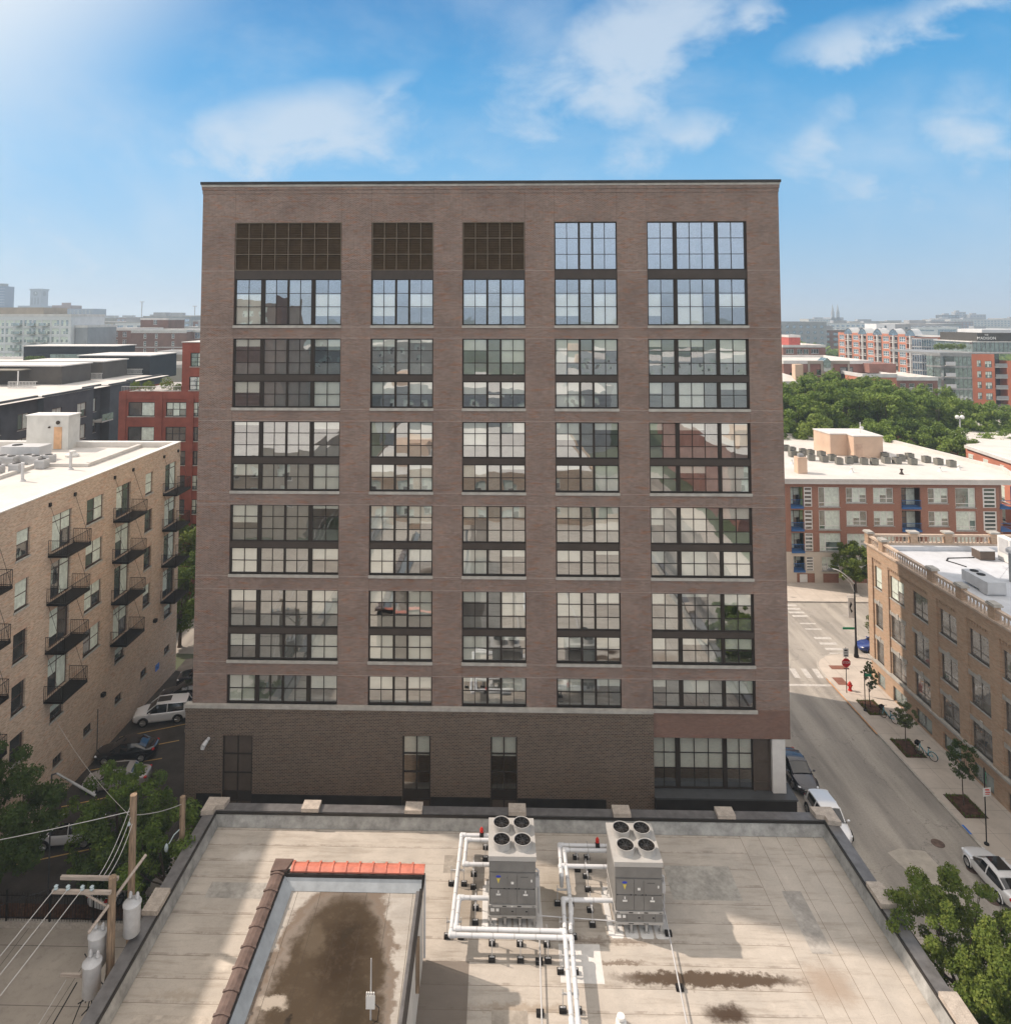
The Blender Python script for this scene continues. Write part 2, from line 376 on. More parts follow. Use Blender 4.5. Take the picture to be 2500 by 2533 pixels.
# ------------------------------------------------------------------ ground, roads, pavements
def asphalt():
    m, g, b = newmat('asphalt')
    t = g.n('ShaderNodeNewGeometry'); v = t.outputs['Position']
    a = g.mix(g.mr(g.noise(v, .12, 5, .6), .3, .7), (.355, .325, .28), (.46, .42, .365))
    s = g.vm('MULTIPLY', v, (.9, .1, 1)); a = g.mix(g.mr(g.noise(s, 1.0, 4), .45, .7, 0, .6), a, (.16, .145, .13)); px_, py_, pz_ = g.xyz(v); ln = g.m('ABSOLUTE', g.m('SUBTRACT', g.m('FRACT', g.m('DIVIDE', g.m('SUBTRACT', px_, 22.6), 3.3)), .5)); a = g.mix(g.mr(ln, .12, .3, 0, .28, True), a, (.17, .155, .14))
    a = g.mix(g.mr(g.noise(v, 8, 3, .7), .4, .7, 0, .25), a, (.1, .095, .09))
    a = g.mix(g.mr(g.noise(v, .35, 3, .5, 1.5), .62, .7, 0, .35), a, (.38, .35, .32))
    vo = g.n('ShaderNodeTexVoronoi', feature='DISTANCE_TO_EDGE'); vo.inputs['Scale'].default_value = .11
    g.put(vo.inputs['Vector'], g.vm('ADD', v, g.vm('MULTIPLY', g.comb(g.noise(v, .8, 4), g.noise(v, .9, 4), 0.0), (3.5, 3.5, 0))))
    a = g.mix(g.m('MULTIPLY', g.m('LESS_THAN', vo.outputs[0], .004), .32), a, (.07, .06, .055))
    a = g.mix(g.mr(g.noise(v, 1.6, 2, .5), .68, .74, 0, .4), a, (.12, .11, .1))
    g.put(b.inputs['Base Color'], a); b.inputs['Roughness'].default_value = .9; return m
def concrete(name, c, jx, jy, dark=.35, grain=.15, dirt=.35):
    m, g, b = newmat(name)
    t = g.n('ShaderNodeNewGeometry'); v = t.outputs['Position']; x, y, z = g.xyz(v)
    a = g.mix(g.mr(g.noise(v, .5, 5, .6), .3, .7), tuple(q * .86 for q in c), tuple(min(1, q * 1.1) for q in c))
    a = g.mix(g.mr(g.noise(v, 2.2, 5, .7), .52, .8, 0, dirt), a, tuple(q * .5 for q in c))
    a = g.mix(g.mr(g.noise(v, 20, 2), .4, .7, 0, grain), a, tuple(q * .6 for q in c))
    for s, j in ((x, jx), (y, jy)):
        if j:
            k = g.m('LESS_THAN', g.m('FRACT', g.m('DIVIDE', s, j)), .035 / j)
            a = g.mix(g.m('MULTIPLY', k, dark), a, (.06, .05, .045))
    g.put(b.inputs['Base Color'], a); b.inputs['Roughness'].default_value = .9; return m
M_asph = asphalt()
M_walk = concrete('sidewalk_concrete', (.52, .46, .395), 2.3, 2.3, .4)
M_alley = concrete('alley_concrete', (.40, .36, .31), 4.6, 3.4, .8, dirt=.6)
M_lot = M('lot_asphalt', (.06, .052, .046), .85, var=.22, vs=.7, grain=.3, gs=9)
M_ground = M('city_ground', (.17, .165, .13), .95, var=.3, vs=.02, tint=(.1, .14, .06))
M_mark = M('road_paint', (.6, .57, .53), .8, var=.1, vs=2, grain=.35, gs=5)
M_yel = M('yellow_paint', (.55, .36, .12), .8, var=.1, grain=.35, gs=6)
M_kerb = M('kerb_concrete', (.5, .46, .41), .9, var=.12, vs=1.2, grain=.3, gs=7)
M_soil = M('mulch', (.09, .045, .028), .95, var=.35, vs=4, grain=.3)
def flat(name, poly, z, mat, kind='structure', z0=None):
    mb = MB()
    if z0 is None:
        a = sum(poly[i][0] * poly[(i + 1) % len(poly)][1] - poly[(i + 1) % len(poly)][0] * poly[i][1] for i in range(len(poly)))
        if a < 0: poly = poly[::-1]
        mb.add([(x, y, z) for x, y in poly], [tuple(range(len(poly)))])
    else: mb.prism(poly, z0, z)
    o = mb.build(name, mat)
    if kind: o['kind'] = kind
    return o
rect = lambda x0, y0, x1, y1: [(x0, y0), (x1, y0), (x1, y1), (x0, y1)]
flat('ground', rect(-9000, -3000, 9000, 9000), -.03, M_ground)
flat('road', rect(22.4, -60, 37.2, 75), 0, M_asph)
flat('cross_road', rect(-120, 75, 220, 89.9), 0.0, M_asph)
flat('road_beyond', rect(22.4, 89.9, 32.8, 93), 0.0, M_asph)
flat('parking_lot', rect(-32.7, 42.2, -22.0, 74), 0, M_lot)
flat('alley', rect(-60, 38.25, 22.3, 42.2), -.004, M_alley)
flat('yard', rect(-60, -10, -15.4, 38.25), -.004, M_alley)
flat('path', rect(-22.0, 42.2, 20.5, 49.7), 0.0, M_alley)
flat('sidewalk', rect(20.5, 42.2, 22.25, 72.6), .13, M_walk, z0=-.02)
flat('sidewalk', rect(20.65, -40, 24.9, 42.2), .13, M_walk, z0=-.02)
# east pavement with its rounded corner
cp = [(33.0, -40), (37.4, -40), (120, -40), (120, 74.6), (36.4, 76.2)]
cp = [(33.0, -40), (37.2, -40), (37.2, 71.05), (120, 71.05), (120, 76.2), (36.6, 76.2)] + [(36.6 - 3.6 * sin(a), 72.6 + 3.6 * cos(a)) for a in [R(q) for q in (15, 30, 45, 60, 75, 90)]]
flat('sidewalk', cp, .14, M_walk, z0=-.02)
flat('sidewalk', rect(32.8 + 2, 90.1, 220, 96.0), .14, M_walk, z0=-.02)
flat('sidewalk', rect(34.8, 90.1, 34.81, 90.11), .14, M_walk, z0=-.02) if False else None
def kerb(pts, w=.18, z=.15):
    mb = MB()
    for (ax, ay), (bx, by) in zip(pts, pts[1:]):
        d = Vector((bx - ax, by - ay)); L = d.length; d /= L; nx, ny = -d.y * w, d.x * w
        mb.prism([(ax, ay), (bx, by), (bx + nx, by + ny), (ax + nx, ay + ny)], -.02, z)
    return struct(mb.build('kerb', M_kerb))
arc = [(36.6 - 3.6 * sin(R(q)), 72.6 + 3.6 * cos(R(q))) for q in (90, 75, 60, 45, 30, 15, 0)]
kerb([(33.0, -40), (33.0, 72.6)]); kerb(arc[::1]); kerb([(36.6, 76.2), (120, 76.2)])
kerb([(22.25, 72.6), (22.25, 42.2), (24.9, 42.2), (24.9, -40)], .16); kerb([(220, 90.1), (22, 90.1)], .18)
flat('sidewalk', rect(22, 90.1, 34.8, 96.0), .139, M_walk, z0=-.02)
def decal(name, poly, mat, z=.006): return flat(name, poly, z, mat)
def pline(a, b, w, mat, name='road_marking', z=.006):
    d = Vector((b[0] - a[0], b[1] - a[1])).normalized(); nx, ny = -d.y * w / 2, d.x * w / 2
    return decal(name, [(a[0] + nx, a[1] + ny), (b[0] + nx, b[1] + ny), (b[0] - nx, b[1] - ny), (a[0] - nx, a[1] - ny)], mat, z)
# ------------------------------------------------------------------ the tall brown brick apartment block
MBD = thing('apartment_building', 'tall brown brick apartment block with grid windows filling the middle of the photo', 'apartment building', (0, 50, 0))
BAYS = [(-19.16, -11.28), (-9.09, -4.54), (-2.43, 2.11), (4.25, 8.78), (10.95, 18.12)]
G1 = [(.13, 1.955, 2), (2.25, 3.89, 2), (4.03, 5.66, 2), (5.96, 7.82, 2)]
G2 = [(.095, 1.73, 2), (1.88, 2.7, 1), (2.84, 4.47, 2)]
G5 = [(.08, 1.9, 2), (2.18, 4.9, 3), (5.15, 7.03, 2)]
BF = {0: [(1, 1), (0, 0), (0, 0), (1, 1)], 1: [(1, 1), (0,), (1, 1)], 4: [(1, 0), (1, 1, 0), (1, 1)]}
ROWS = [(42.97, 39.43, (.34, .67), 'top'), (38.81, 35.42, (.31, .60), 'tall'), (34.46, 31.79, (.33, .66), 'three'), (31.38, 29.46, (.5,), 'two'),
        (28.48, 25.87, (.33, .66), 'three'), (25.45, 23.51, (.5,), 'two'), (22.52, 19.88, (.33, .66), 'three'), (19.47, 17.61, (.5,), 'two'),
        (16.53, 13.84, (.33, .66), 'three'), (13.45, 11.62, (.5,), 'two'), (10.59, 8.6, (.5,), 'two')]
STACKS = [(42.97, 35.42), (34.46, 29.46), (28.48, 23.51), (22.52, 17.61), (16.53, 11.62), (10.59, 8.6)]
add_joints(brick_main, [34.5, 35.3, 28.52, 29.35, 22.56, 23.4, 16.57, 17.5, 10.63, 11.5, 39.4], [q for b in BAYS for q in b], .42)
mb = MB(); ops = [(a + 21.6, b + 21.6, z0, z1) for a, b in BAYS for z1, z0 in STACKS]
facade(mb, (-21.6, 50, 0), (1, 0, 0), (0, -1, 0), 42.05, 8.6, 45.1, ops, .24)
mb.quad((20.45, 50, 6.66), (20.45, 71.5, 6.66), (20.45, 71.5, 45.1), (20.45, 50, 45.1))
mb.quad((-21.6, 71.5, 0), (20.45, 71.5, 0), (20.45, 71.5, 45.1), (-21.6, 71.5, 45.1))
mb.build('wall', brick_main, MBD)
sw_o = [(2.2 + 5 * k, 4.6 + 5 * k, z, z + 2.1) for k in range(4) for z in (9.2, 12.4, 15.4, 18.4, 21.4, 24.4, 27.4, 30.4, 33.4, 36.6, 40)]
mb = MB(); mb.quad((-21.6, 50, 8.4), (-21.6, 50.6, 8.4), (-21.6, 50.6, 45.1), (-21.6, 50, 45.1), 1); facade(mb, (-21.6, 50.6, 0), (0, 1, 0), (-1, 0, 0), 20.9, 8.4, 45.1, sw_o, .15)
mb.build('side_wall', [M('pale_bounce_panel', (.56, .49, .41), .8, var=.08), brick_main], MBD)  # unseen face given an invented pale finish to bounce sun onto the loft wall
sw_m = win_mesh(2.4, 2.1, (.5,), (.5,), .08, .12, [bronze, dgl, curt, stone], 0, .4, 2)
for u0_, u1_, za, zb in sw_o: place_win(MBD, (-21.6, 50.6 + u1_, za), (0, -1, 0), sw_m)
MB().box(-21.55, 50.1, 44.6, 20.4, 71.4, 45.0).build('roof', white_roof, MBD)
mb = MB(); mb.box(-21.63, 49.97, 45.1, 20.48, 71.55, 45.38); mb.box(-21.67, 49.93, 45.38, 20.52, 71.6, 45.62)
mb.build('brick_cornice', brick_main, MBD)
mb = MB(); mb.box(-21.70, 49.90, 45.62, 20.56, 71.65, 45.78); mb.build('trim_band', stone, MBD)
MB().box(-21.76, 49.84, 45.78, 20.62, 71.75, 45.98).build('coping', coping, MBD)
# rooms behind the glass
mb = MB()
for z in (8.45, 11.5, 13.65, 17.5, 19.68, 23.4, 25.66, 29.35, 31.58, 35.3, 39.1, 43.2): mb.box(-21.3, 50.35, z - .1, 20.2, 56, z + .1)
mb.quad((-21.3, 56, 2), (20.2, 56, 2), (20.2, 56, 44), (-21.3, 56, 44))
for x in (-21.3, -10.2, -15.2, -3.5, 3.2, 9.9, 14.6, 20.2): mb.quad((x, 50.6, 8.4), (x, 56, 8.4), (x, 56, 43.2), (x, 50.6, 43.2))
mb.build('interior', int_mat, MBD)
wr = random.Random(5)
def grid_window(par, x0, x1, z0, z1, groups, zf, flags, style, y=50.0, gi=.19, seed=0):
    r = random.Random(seed)
    W_ = x1 - x0; H = z1 - z0; f = MB(); yi = y + gi; bls = []
    f.box(x0, yi - .07, z0, x1, yi + .05, z0 + .09); f.box(x0, yi - .07, z1 - .08, x1, yi + .05, z1)
    edges = [0] + [q for gq in groups for q in gq[:2]] + [W_]
    for a, b in zip(edges[0::2], edges[1::2]): f.box(x0 + a, yi - .085, z0 + .09, x0 + b, yi + .05, z1 - .08)
    gl = MB(); bl_ = MB(); fr = MB(); nb = nf = 0
    zc = [z1 - .08] + [z1 - H * q for q in zf] + [z0 + .09]
    for gi_, (a, b, n) in enumerate(groups):
        d = 0; bl_ = MB(); bls.append(bl_)
        if style == 'tall': d = r.choice((.62, .99, .99, .8, .99))
        if style == 'three': d = r.choice((.12, .3, .33, .33, .5, .64, .64, .64, .22))
        if style == 'two': d = r.choice((.5, .5, .48, 1, .95, .2, .45, 1, .3))
        for z in zc[1:-1]: f.box(x0 + a, yi - .035, z - .022, x0 + b, yi + .02, z + .022)
        for k in range(n):
            pa = x0 + a + (b - a) * k / n; pb = x0 + a + (b - a) * (k + 1) / n
            if k: f.box(pa - .022, yi - .04, z0 + .09, pa + .022, yi + .02, z1 - .08)
            for zt, zb in zip(zc, zc[1:]):
                e = [r.uniform(-.0035, .0035) for _ in range(3)]; e.append(e[0] + e[2] - e[1])
                gl.quad((pa, yi + e[0], zb), (pb, yi + e[1], zb), (pb, yi + e[2], zt), (pa, yi + e[3], zt))
            if style in ('top',): continue
            fl = flags[gi_][k]
            if fl:
                t_ = z1 - .08 - (H * .31 if style == 'tall' else 0); bt = z1 - H * d
                if bt < t_ - .05: bl_.box(pa + .001, yi + .05, max(bt, z0 + .09), pb - .001, yi + .06, t_); nb += 1
                if style == 'three': fr.box(pa, yi + .07, z0 + .05, pb, yi + .08, zc[-2]); nf += 1
            elif style != 'tall' or r.random() < .5:
                fr.box(pa, yi + .07, z0 + .05, pb, yi + .08, z1 - .08); nf += 1
    w = f.build('window', bronze, par)
    def sub(m_, nm, mat):
        o = m_.build(nm, mat, None, off=(0, 0, 0)); o.data.transform(Matrix.Translation(-Vector(par.location))); o.parent = w; return o
    sub(gl, 'glass', glass_main)
    for q in bls:
        if q.v: sub(q, 'blind', blind)
    if nf: sub(fr, 'screen', grey_back)
    return w
for bi, (a, b) in enumerate(BAYS):
    G = G1 if bi == 0 else G5 if bi == 4 else G2; fl = BF[bi if bi in (0, 4) else 1]
    for ri, (z1, z0, zf, st) in enumerate(ROWS):
        if ri == 0 and bi < 3:
            mb = MB(); n = 8 if bi == 0 else 5; y = 50.12
            for k in range(int((z1 - z0) / .125)):
                z = z0 + .04 + k * .125; mb.quad((a + .05, y - .05, z), (b - .05, y - .05, z), (b - .05, y + .07, z + .12), (a + .05, y + .07, z + .12))
            mb.quad((a, y + .1, z0), (b, y + .1, z0), (b, y + .1, z1), (a, y + .1, z1))
            o = mb.build('louver', lv, MBD)
            f = MB()
            for k in range(n + 1): x = a + .06 + (b - a - .12) * k / n; f.box(x - .03, y - .09, z0, x + .03, y - .05, z1)
            for k in range(4): z = z0 + .03 + (z1 - z0 - .06) * k / 3; f.box(a, y - .1, z - .03, b, y - .06, z + .03)
            fo = f.build('frame', lvf, None, off=(0, 0, 0)); fo.data.transform(Matrix.Translation(-Vector(MBD.location))); fo.parent = o
        else: grid_window(MBD, a, b, z0, z1, G, zf, fl, st, seed=bi * 31 + ri * 7 + 3)
    for (t, bb) in ((39.43, 38.81), (31.79, 31.38), (25.87, 25.45), (19.88, 19.47), (13.84, 13.45)):
        MB().box(a, 50.07, bb, b, 50.24, t).build('spandrel_panel', spandrel, MBD)
    for t, bb in STACKS[:-1]: MB().box(a - .03, 49.9, bb - .19, b + .03, 50.2, bb).build('sill', stone, MBD)
MB().box(-22.05, 49.72, 8.38, 10.95, 50.2, 8.6).build('stone_band', stone, MBD)
MB().box(10.952, 49.88, 8.38, 18.2, 50.2, 8.6).build('sill', stone, MBD)
# dark brick base
mb = MB()
W3 = [(2.7, 4.82, .4, 6.5), (15.43, 17.39, .4, 6.65), (21.6, 23.45, .4, 6.68)]
facade(mb, (-22, 49.8, 0), (1, 0, 0), (0, -1, 0), 32.95, 0, 8.38, W3, .3)
mb.quad((-22, 49.8, 0), (-22, 71.5, 0), (-22, 71.5, 8.38), (-22, 49.8, 8.38)); mb.quad((10.95, 49.8, 0), (10.95, 52, 0), (10.95, 52, 8.38), (10.95, 49.8, 8.38))
mb.box(-22.03, 49.76, 8.1, 10.93, 49.8, 8.37); mb.box(-22.03, 49.77, 6.68, 10.93, 49.8, 6.92)
mb.build('brick_base', brick_dark, MBD)
for a, b in ((-21.1, -19.32), (-17.16, -6.6), (-4.59, -.42), (1.47, 7.6)): MB().box(a, 49.74, 0, b, 49.81, 2.55).build('stone_plinth', black_stone, MBD)
mb = MB(); mb.box(10.951, 50.0, 6.66, 20.45, 52, 8.597); mb.build('brick_overhang', brick_red, MBD)
MB().quad((10.951, 50, 6.65), (20.45, 50, 6.65), (20.45, 71.5, 6.65), (10.951, 71.5, 6.65)).build('soffit', spandrel, MBD)
# blank brown bay and two narrow windows of the base
def narrow(x0, x1, z0, z1, glassy):
    f = MB(); y = 49.95
    f.box(x0, y - .05, .4, x0 + .09, y + .05, z1); f.box(x1 - .09, y - .05, .4, x1, y + .05, z1); xm = (x0 + x1) / 2; f.box(xm - .04, y - .04, .4, xm + .04, y + .05, z1)
    for z in (.4, z0 - .6, z0, z0 + (z1 - z0) * .33, z0 + (z1 - z0) * .66, z1 - .08): f.box(x0, y - .045, z, x1, y + .045, z + .08)
    f.box(x0, y - .02, z0 - .55, x1, y + .03, z0)
    w = f.build('window', bronze, MBD)
    p = MB(); q = MB()
    if glassy:
        p.quad((x0, y + .02, z0), (x1, y + .02, z0), (x1, y + .02, z1), (x0, y + .02, z1)); q.box(x0 + .08, y + .1, z1 - 1.45, x1 - .08, y + .11, z1 - .05)
    else: p.box(x0, y + .01, z0, x1, y + .03, z1)
    p.box(x0, y + .01, .4, x1, y + .04, z0 - .6, 1)
    o = p.build('pane', [glass_main if glassy else pan_brown, pan_brown], None, off=(0, 0, 0)); o.data.transform(Matrix.Translation(-Vector(MBD.location))); o.parent = w
    if glassy: o = q.build('blind', blind, None, off=(0, 0, 0)); o.data.transform(Matrix.Translation(-Vector(MBD.location))); o.parent = w
narrow(-19.3, -17.18, 2.6, 6.5, False); narrow(-6.57, -4.61, 2.85, 6.65, True); narrow(-.4, 1.45, 2.95, 6.68, True)
gs = [(.03, 1.62, 2), (1.95, 4.92, 3), (5.22, 6.93, 2)]
sw = grid_window(MBD, 10.97, 17.95, 2.97, 6.64, gs, (.34, .63), [(1, 1), (1, 1, 1), (1, 1)], 'none', y=50.3, seed=9)
q = MB()
for a, b, n in gs:
    for k in range(n): pa = 10.97 + a + (b - a) * k / n; pb = 10.97 + a + (b - a) * (k + 1) / n; q.box(pa + .001, 50.55, 4.35, pb - .001, 50.56, 6.6)
o = q.build('blind', blind, None, off=(0, 0, 0)); o.data.transform(Matrix.Translation(-Vector(MBD.location))); o.parent = sw
mb = MB(); mb.box(17.96, 50.35, 2.97, 19.3, 50.5, 6.64); mb.box(17.96, 50.28, 2.97, 18.1, 50.35, 6.64); mb.box(19.05, 50.28, 2.97, 19.15, 50.35, 6.64)
mb.box(18.1, 50.28, 4.9, 19.05, 50.35, 4.98); mb.box(18.1, 50.28, 3.5, 19.05, 50.35, 3.58); mb.build('entrance_panel', pan_brown, MBD)
MB().box(19.2, 50.05, 2.98, 20.1, 51.0, 6.64).build('column', colw, MBD)
mb = MB(); mb.box(10.96, 49.5, 0, 20.6, 51.2, 2.85); mb.build('granite_base', black_stone, MBD); MB().box(10.93, 49.44, 2.85, 20.66, 51.2, 2.96).build('ledge', dkgrey, MBD)
mb = MB(); mb.box(11, 54.5, 0, 20.3, 54.6, 6.6); mb.build('back_wall', int_mat, MBD)
mb = MB(); mb.cyl((-20.3, 49.75, 6.3), (-20.3, 49.5, 6.3), .12); mb.cyl((-20.3, 49.5, 6.32), (-20.45, 49.25, 6.1), .13, .16); mb.cyl((-20.45, 49.25, 6.1), (-20.5, 49.2, 5.9), .16, .14)
mb.build('wall_lamp', ltgrey, MBD, smooth=True)

# ------------------------------------------------------------------ the low building under the camera
# everything on this roof is later scaled by RS about the camera, offset RZ
RS = 1.17; RZ = -6.12; before_roof = set(bpy.data.objects)
LB = thing('low_roof_building', 'low brick building with stained flat membrane roof in the foreground', 'building', (1, 38, 0))
def roofmat(name, base, kind):
    m, g, b = newmat(name)
    t = g.n('ShaderNodeNewGeometry'); v = g.vm('DIVIDE', t.outputs['Position'], (RS, RS, RS)); x, y, z = g.xyz(v)
    wn = g.noise(v, .55, 5, .65, .5)
    a = g.mix(g.mr(wn, .3, .7), tuple(q * .84 for q in base), tuple(min(1, q * 1.07) for q in base))
    st = g.noise(g.vm('MULTIPLY', v, (.35, 2.6, 1)), 1.0, 5, .7)
    a = g.mix(g.mr(st, .50, .72, 0, .5), a, (.21, .175, .135)); st2 = g.noise(g.vm('MULTIPLY', v, (.3, 3.2, 1)), 1.0, 6, .75); a = g.mix(g.mr(st2, .60, .74, 0, .45), a, (.17, .14, .105)); st3 = g.noise(g.vm('MULTIPLY', v, (.5, .5, 1)), 1.0, 5, .6); a = g.mix(g.mr(st3, .5, .7, 0, .3), a, (.30, .29, .27))
    pt = g.noise(g.vm('MULTIPLY', v, (.9, 1.6, 1)), .8, 6, .7, 1.0); a = g.mix(g.mr(pt, .58, .75, 0, .4), a, tuple(min(1, q * 1.35) for q in base)); a = g.mix(g.mr(pt, .42, .3, 0, .35), a, tuple(q * .72 for q in base))
    a = g.mix(g.mr(g.noise(v, 14, 3, .7), .5, .8, 0, .3), a, tuple(q * .55 for q in base))
    nd = g.noise(v, 1.1, 5, .65); nd2 = g.noise(v, 3.2, 5, .7)
    wx = g.m('ADD', x, g.m('MULTIPLY', g.m('SUBTRACT', nd, .5), 1.6)); wy = g.m('ADD', y, g.m('MULTIPLY', g.m('SUBTRACT', nd2, .5), .9))
    def spot(cx, cy_, rx, ry, c, amt, hard=.35, rough=True):
        X, Y = (wx, wy) if rough else (x, y)
        p = g.m('DIVIDE', g.m('SUBTRACT', X, cx), rx); q = g.m('DIVIDE', g.m('SUBTRACT', Y, cy_), ry)
        d = g.m('SQRT', g.m('ADD', g.m('MULTIPLY', p, p), g.m('MULTIPLY', q, q)))
        f = g.mr(d, 1.0, 1 - hard, 0, amt, True)
        return f, c, d
    def apply(a, f, c): return g.mix(f, a, c)
    def lines(a, axis, per, ph, lo=None, hi=None, amt=.75, w=.022):
        s = x if axis == 0 else y; o = y if axis == 0 else x
        jit = g.m('MULTIPLY', g.m('SUBTRACT', g.noise(v, .6, 3), .5), .10)
        fr = g.m('FRACT', g.m('DIVIDE', g.m('ADD', g.m('ADD', s, ph), jit), per))
        k = g.m('LESS_THAN', fr, w / per)
        k2 = g.m('MULTIPLY', g.m('LESS_THAN', fr, 6 * w / per), g.mr(g.noise(g.vm('MULTIPLY', v, (1.2, 1.2, 1)), 1.3, 4, .7), .45, .62, 0, .5))
        k = g.m('MAXIMUM', g.m('MULTIPLY', k, g.mr(g.noise(v, .8, 2), .3, .5, .45, 1)), k2)
        if lo is not None: k = g.m('MULTIPLY', k, g.m('GREATER_THAN', o, lo))
        if hi is not None: k = g.m('MULTIPLY', k, g.m('LESS_THAN', o, hi))
        return g.mix(g.m('MULTIPLY', k, amt), a, (.12, .09, .065))
    if kind == 'main':
        a = lines(a, 1, 1.02, .3, hi=12.6); a = lines(a, 0, .98, .35, lo=None, amt=.0 if False else .0)
        k = g.m('GREATER_THAN', x, 12.6)
        fr = g.m('FRACT', g.m('DIVIDE', g.m('SUBTRACT', x, 12.62), .95)); kk = g.m('MULTIPLY', k, g.m('LESS_THAN', fr, .028))
        a = g.mix(g.m('MULTIPLY', kk, .65), a, (.12, .09, .065))
        # black-edged algae streak, rust and light patches
        for q in ((8.6, 29.75, 4.6, .42, (.075, .05, .032), .95, .45), (9.0, 28.35, 1.2, .6, (.05, .03, .018), .95, .7), (13.4, 29.6, 1.6, 1.3, (.28, .2, .14), .6, .9),
                  (5.0, 31.4, 4.2, .25, (.16, .12, .09), .6, .8), (-1.2, 33.4, 1.6, 2.6, (.27, .225, .175), .5, .8), (5.2, 30.4, 1.4, .14, (.14, .1, .07), .7, .6), (2.8, 33.8, 1.2, 2.2, (.3, .26, .2), .6, .9),
                  (-12.6, 35.7, 1.0, .7, (.68, .64, .58), .7, .9), (-11.6, 33.6, 1.4, .25, (.66, .63, .57), .7, .9), (-11.5, 30.0, .9, .5, (.64, .58, .5), .6, .8), (-12.6, 28.6, 1.8, .3, (.3, .25, .19), .5, .9),
                  (8.8, 26.6, 1.6, .5, (.3, .23, .16), .6, .9), (1.0, 28.4, 3.4, .3, (.28, .22, .16), .6, .9)):
            f, c, d = spot(*q); a = apply(a, f, c)
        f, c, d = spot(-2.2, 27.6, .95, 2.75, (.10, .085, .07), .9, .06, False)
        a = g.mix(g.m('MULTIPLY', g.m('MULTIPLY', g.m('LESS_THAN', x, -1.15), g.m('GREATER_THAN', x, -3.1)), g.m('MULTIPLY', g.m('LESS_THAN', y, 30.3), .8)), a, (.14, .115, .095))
    if kind == 'pent':
        k = g.m('LESS_THAN', g.m('FRACT', g.m('DIVIDE', g.m('ADD', x, g.m('MULTIPLY', y, .02)), .95)), .022)
        n3 = g.noise(v, 2.4, 5, .7)
        for q in ((-6.1, 25.2, 2.6, 5.4, (.17, .14, .115), .9, .12), (-6.0, 25.0, 2.25, 5.0, (.052, .036, .021), .95, .22), (-5.7, 26.8, 1.3, 2.6, (.028, .018, .010), .85, .8), (-5.0, 24.6, .8, 2.2, (.035, .025, .015), .7, .8), (-7.0, 27.4, .6, 1.0, (.10, .078, .055), .7, .6), (-7.7, 24.9, .7, .35, (.42, .37, .31), .75, .6)):
            f, c, d = spot(*q); a = apply(a, f, c)
        f, c, d = spot(-6.05, 25.0, 2.5, 5.3, (0, 0, 0), 1, .1)
        ring = g.m('MULTIPLY', g.mr(d, .86, .93, 0, 1, True), g.mr(d, 1.0, .95, 0, 1, True)); a = g.mix(g.m('MULTIPLY', ring, .55), a, (.14, .1, .07))
        f, c, d = spot(-6.9, 24.15, .28, .38, (.02, .015, .01), .95, .4); a = apply(a, f, c)
        f, c, d = spot(-5.6, 27.6, .22, .8, (.03, .022, .014), .8, .8); a = apply(a, f, c)
        a = g.mix(g.mr(g.noise(v, 2.6, 6, .75), .5, .68, 0, .16), a, (.17, .135, .10)); a = g.mix(g.m('MULTIPLY', k, .7), a, (.05, .038, .028))
    g.put(b.inputs['Base Color'], a)
    b.inputs['Roughness'].default_value = .85; b.inputs['Specular IOR Level'].default_value = .1
    q = g.n('ShaderNodeBump'); q.inputs['Strength'].default_value = .25; q.inputs['Distance'].default_value = .05
    g.put(q.inputs['Height'], g.noise(v, 1.6, 5, .6)); g.L.new(q.outputs[0], b.inputs['Normal'])
    return m
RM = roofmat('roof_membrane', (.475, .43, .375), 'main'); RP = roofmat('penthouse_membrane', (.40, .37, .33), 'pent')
flash = M('flashing_membrane', (.37, .37, .355), .6, var=.2, vs=1.2, grain=.3, gs=3)
mb = MB(); facade(mb, (-15.4, 38.25, 0), (1, 0, 0), (0, 1, 0), 33.0, 0, 9.7, [], 0); facade(mb, (-15.4, -6, 0), (0, 1, 0), (-1, 0, 0), 44.25, 0, 9.7, [], 0)
facade(mb, (17.6, -6, 0), (0, 1, 0), (1, 0, 0), 44.25, 0, 9.7, [], 0); facade(mb, (-15.4, -6, 0), (1, 0, 0), (0, -1, 0), 33, 0, 9.7, [], 0)
mb.build('wall', brick_tan, LB)
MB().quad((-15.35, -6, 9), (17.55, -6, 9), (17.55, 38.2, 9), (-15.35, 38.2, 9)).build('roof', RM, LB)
mb = MB()   # sloped flashing up the parapet
mb.add([(-14.95, -6, 9.7), (-14.95, 37.8, 9.7), (-14.75, 37.6, 9.02), (-14.75, -6, 9.02)], [(0, 1, 2, 3)]); mb.add([(-14.95, 37.8, 9.7), (17.15, 37.8, 9.7), (16.95, 37.6, 9.02), (-14.75, 37.6, 9.02)], [(0, 1, 2, 3)])
mb.add([(17.15, 37.8, 9.7), (17.15, -6, 9.7), (16.95, -6, 9.02), (16.95, 37.6, 9.02)], [(0, 1, 2, 3)]); mb.build('parapet_flashing', flash, LB)
mb = MB()
for x0, y0, x1, y1 in ((-15.5, 37.78, 17.7, 38.35), (-15.5, -6, -14.93, 37.78), (17.13, -6, 17.7, 37.78)): mb.box(x0, y0, 9.66, x1, y1, 9.76)
mb.build('coping', copingg, LB)
mb = MB()
mb.box(-14.93, 37.72, 9.6, 17.13, 37.78, 9.72); mb.box(-14.93, -6, 9.6, -14.87, 37.72, 9.72); mb.box(17.07, -6, 9.6, 17.13, 37.72, 9.72); mb.build('drip_edge', coping, LB)
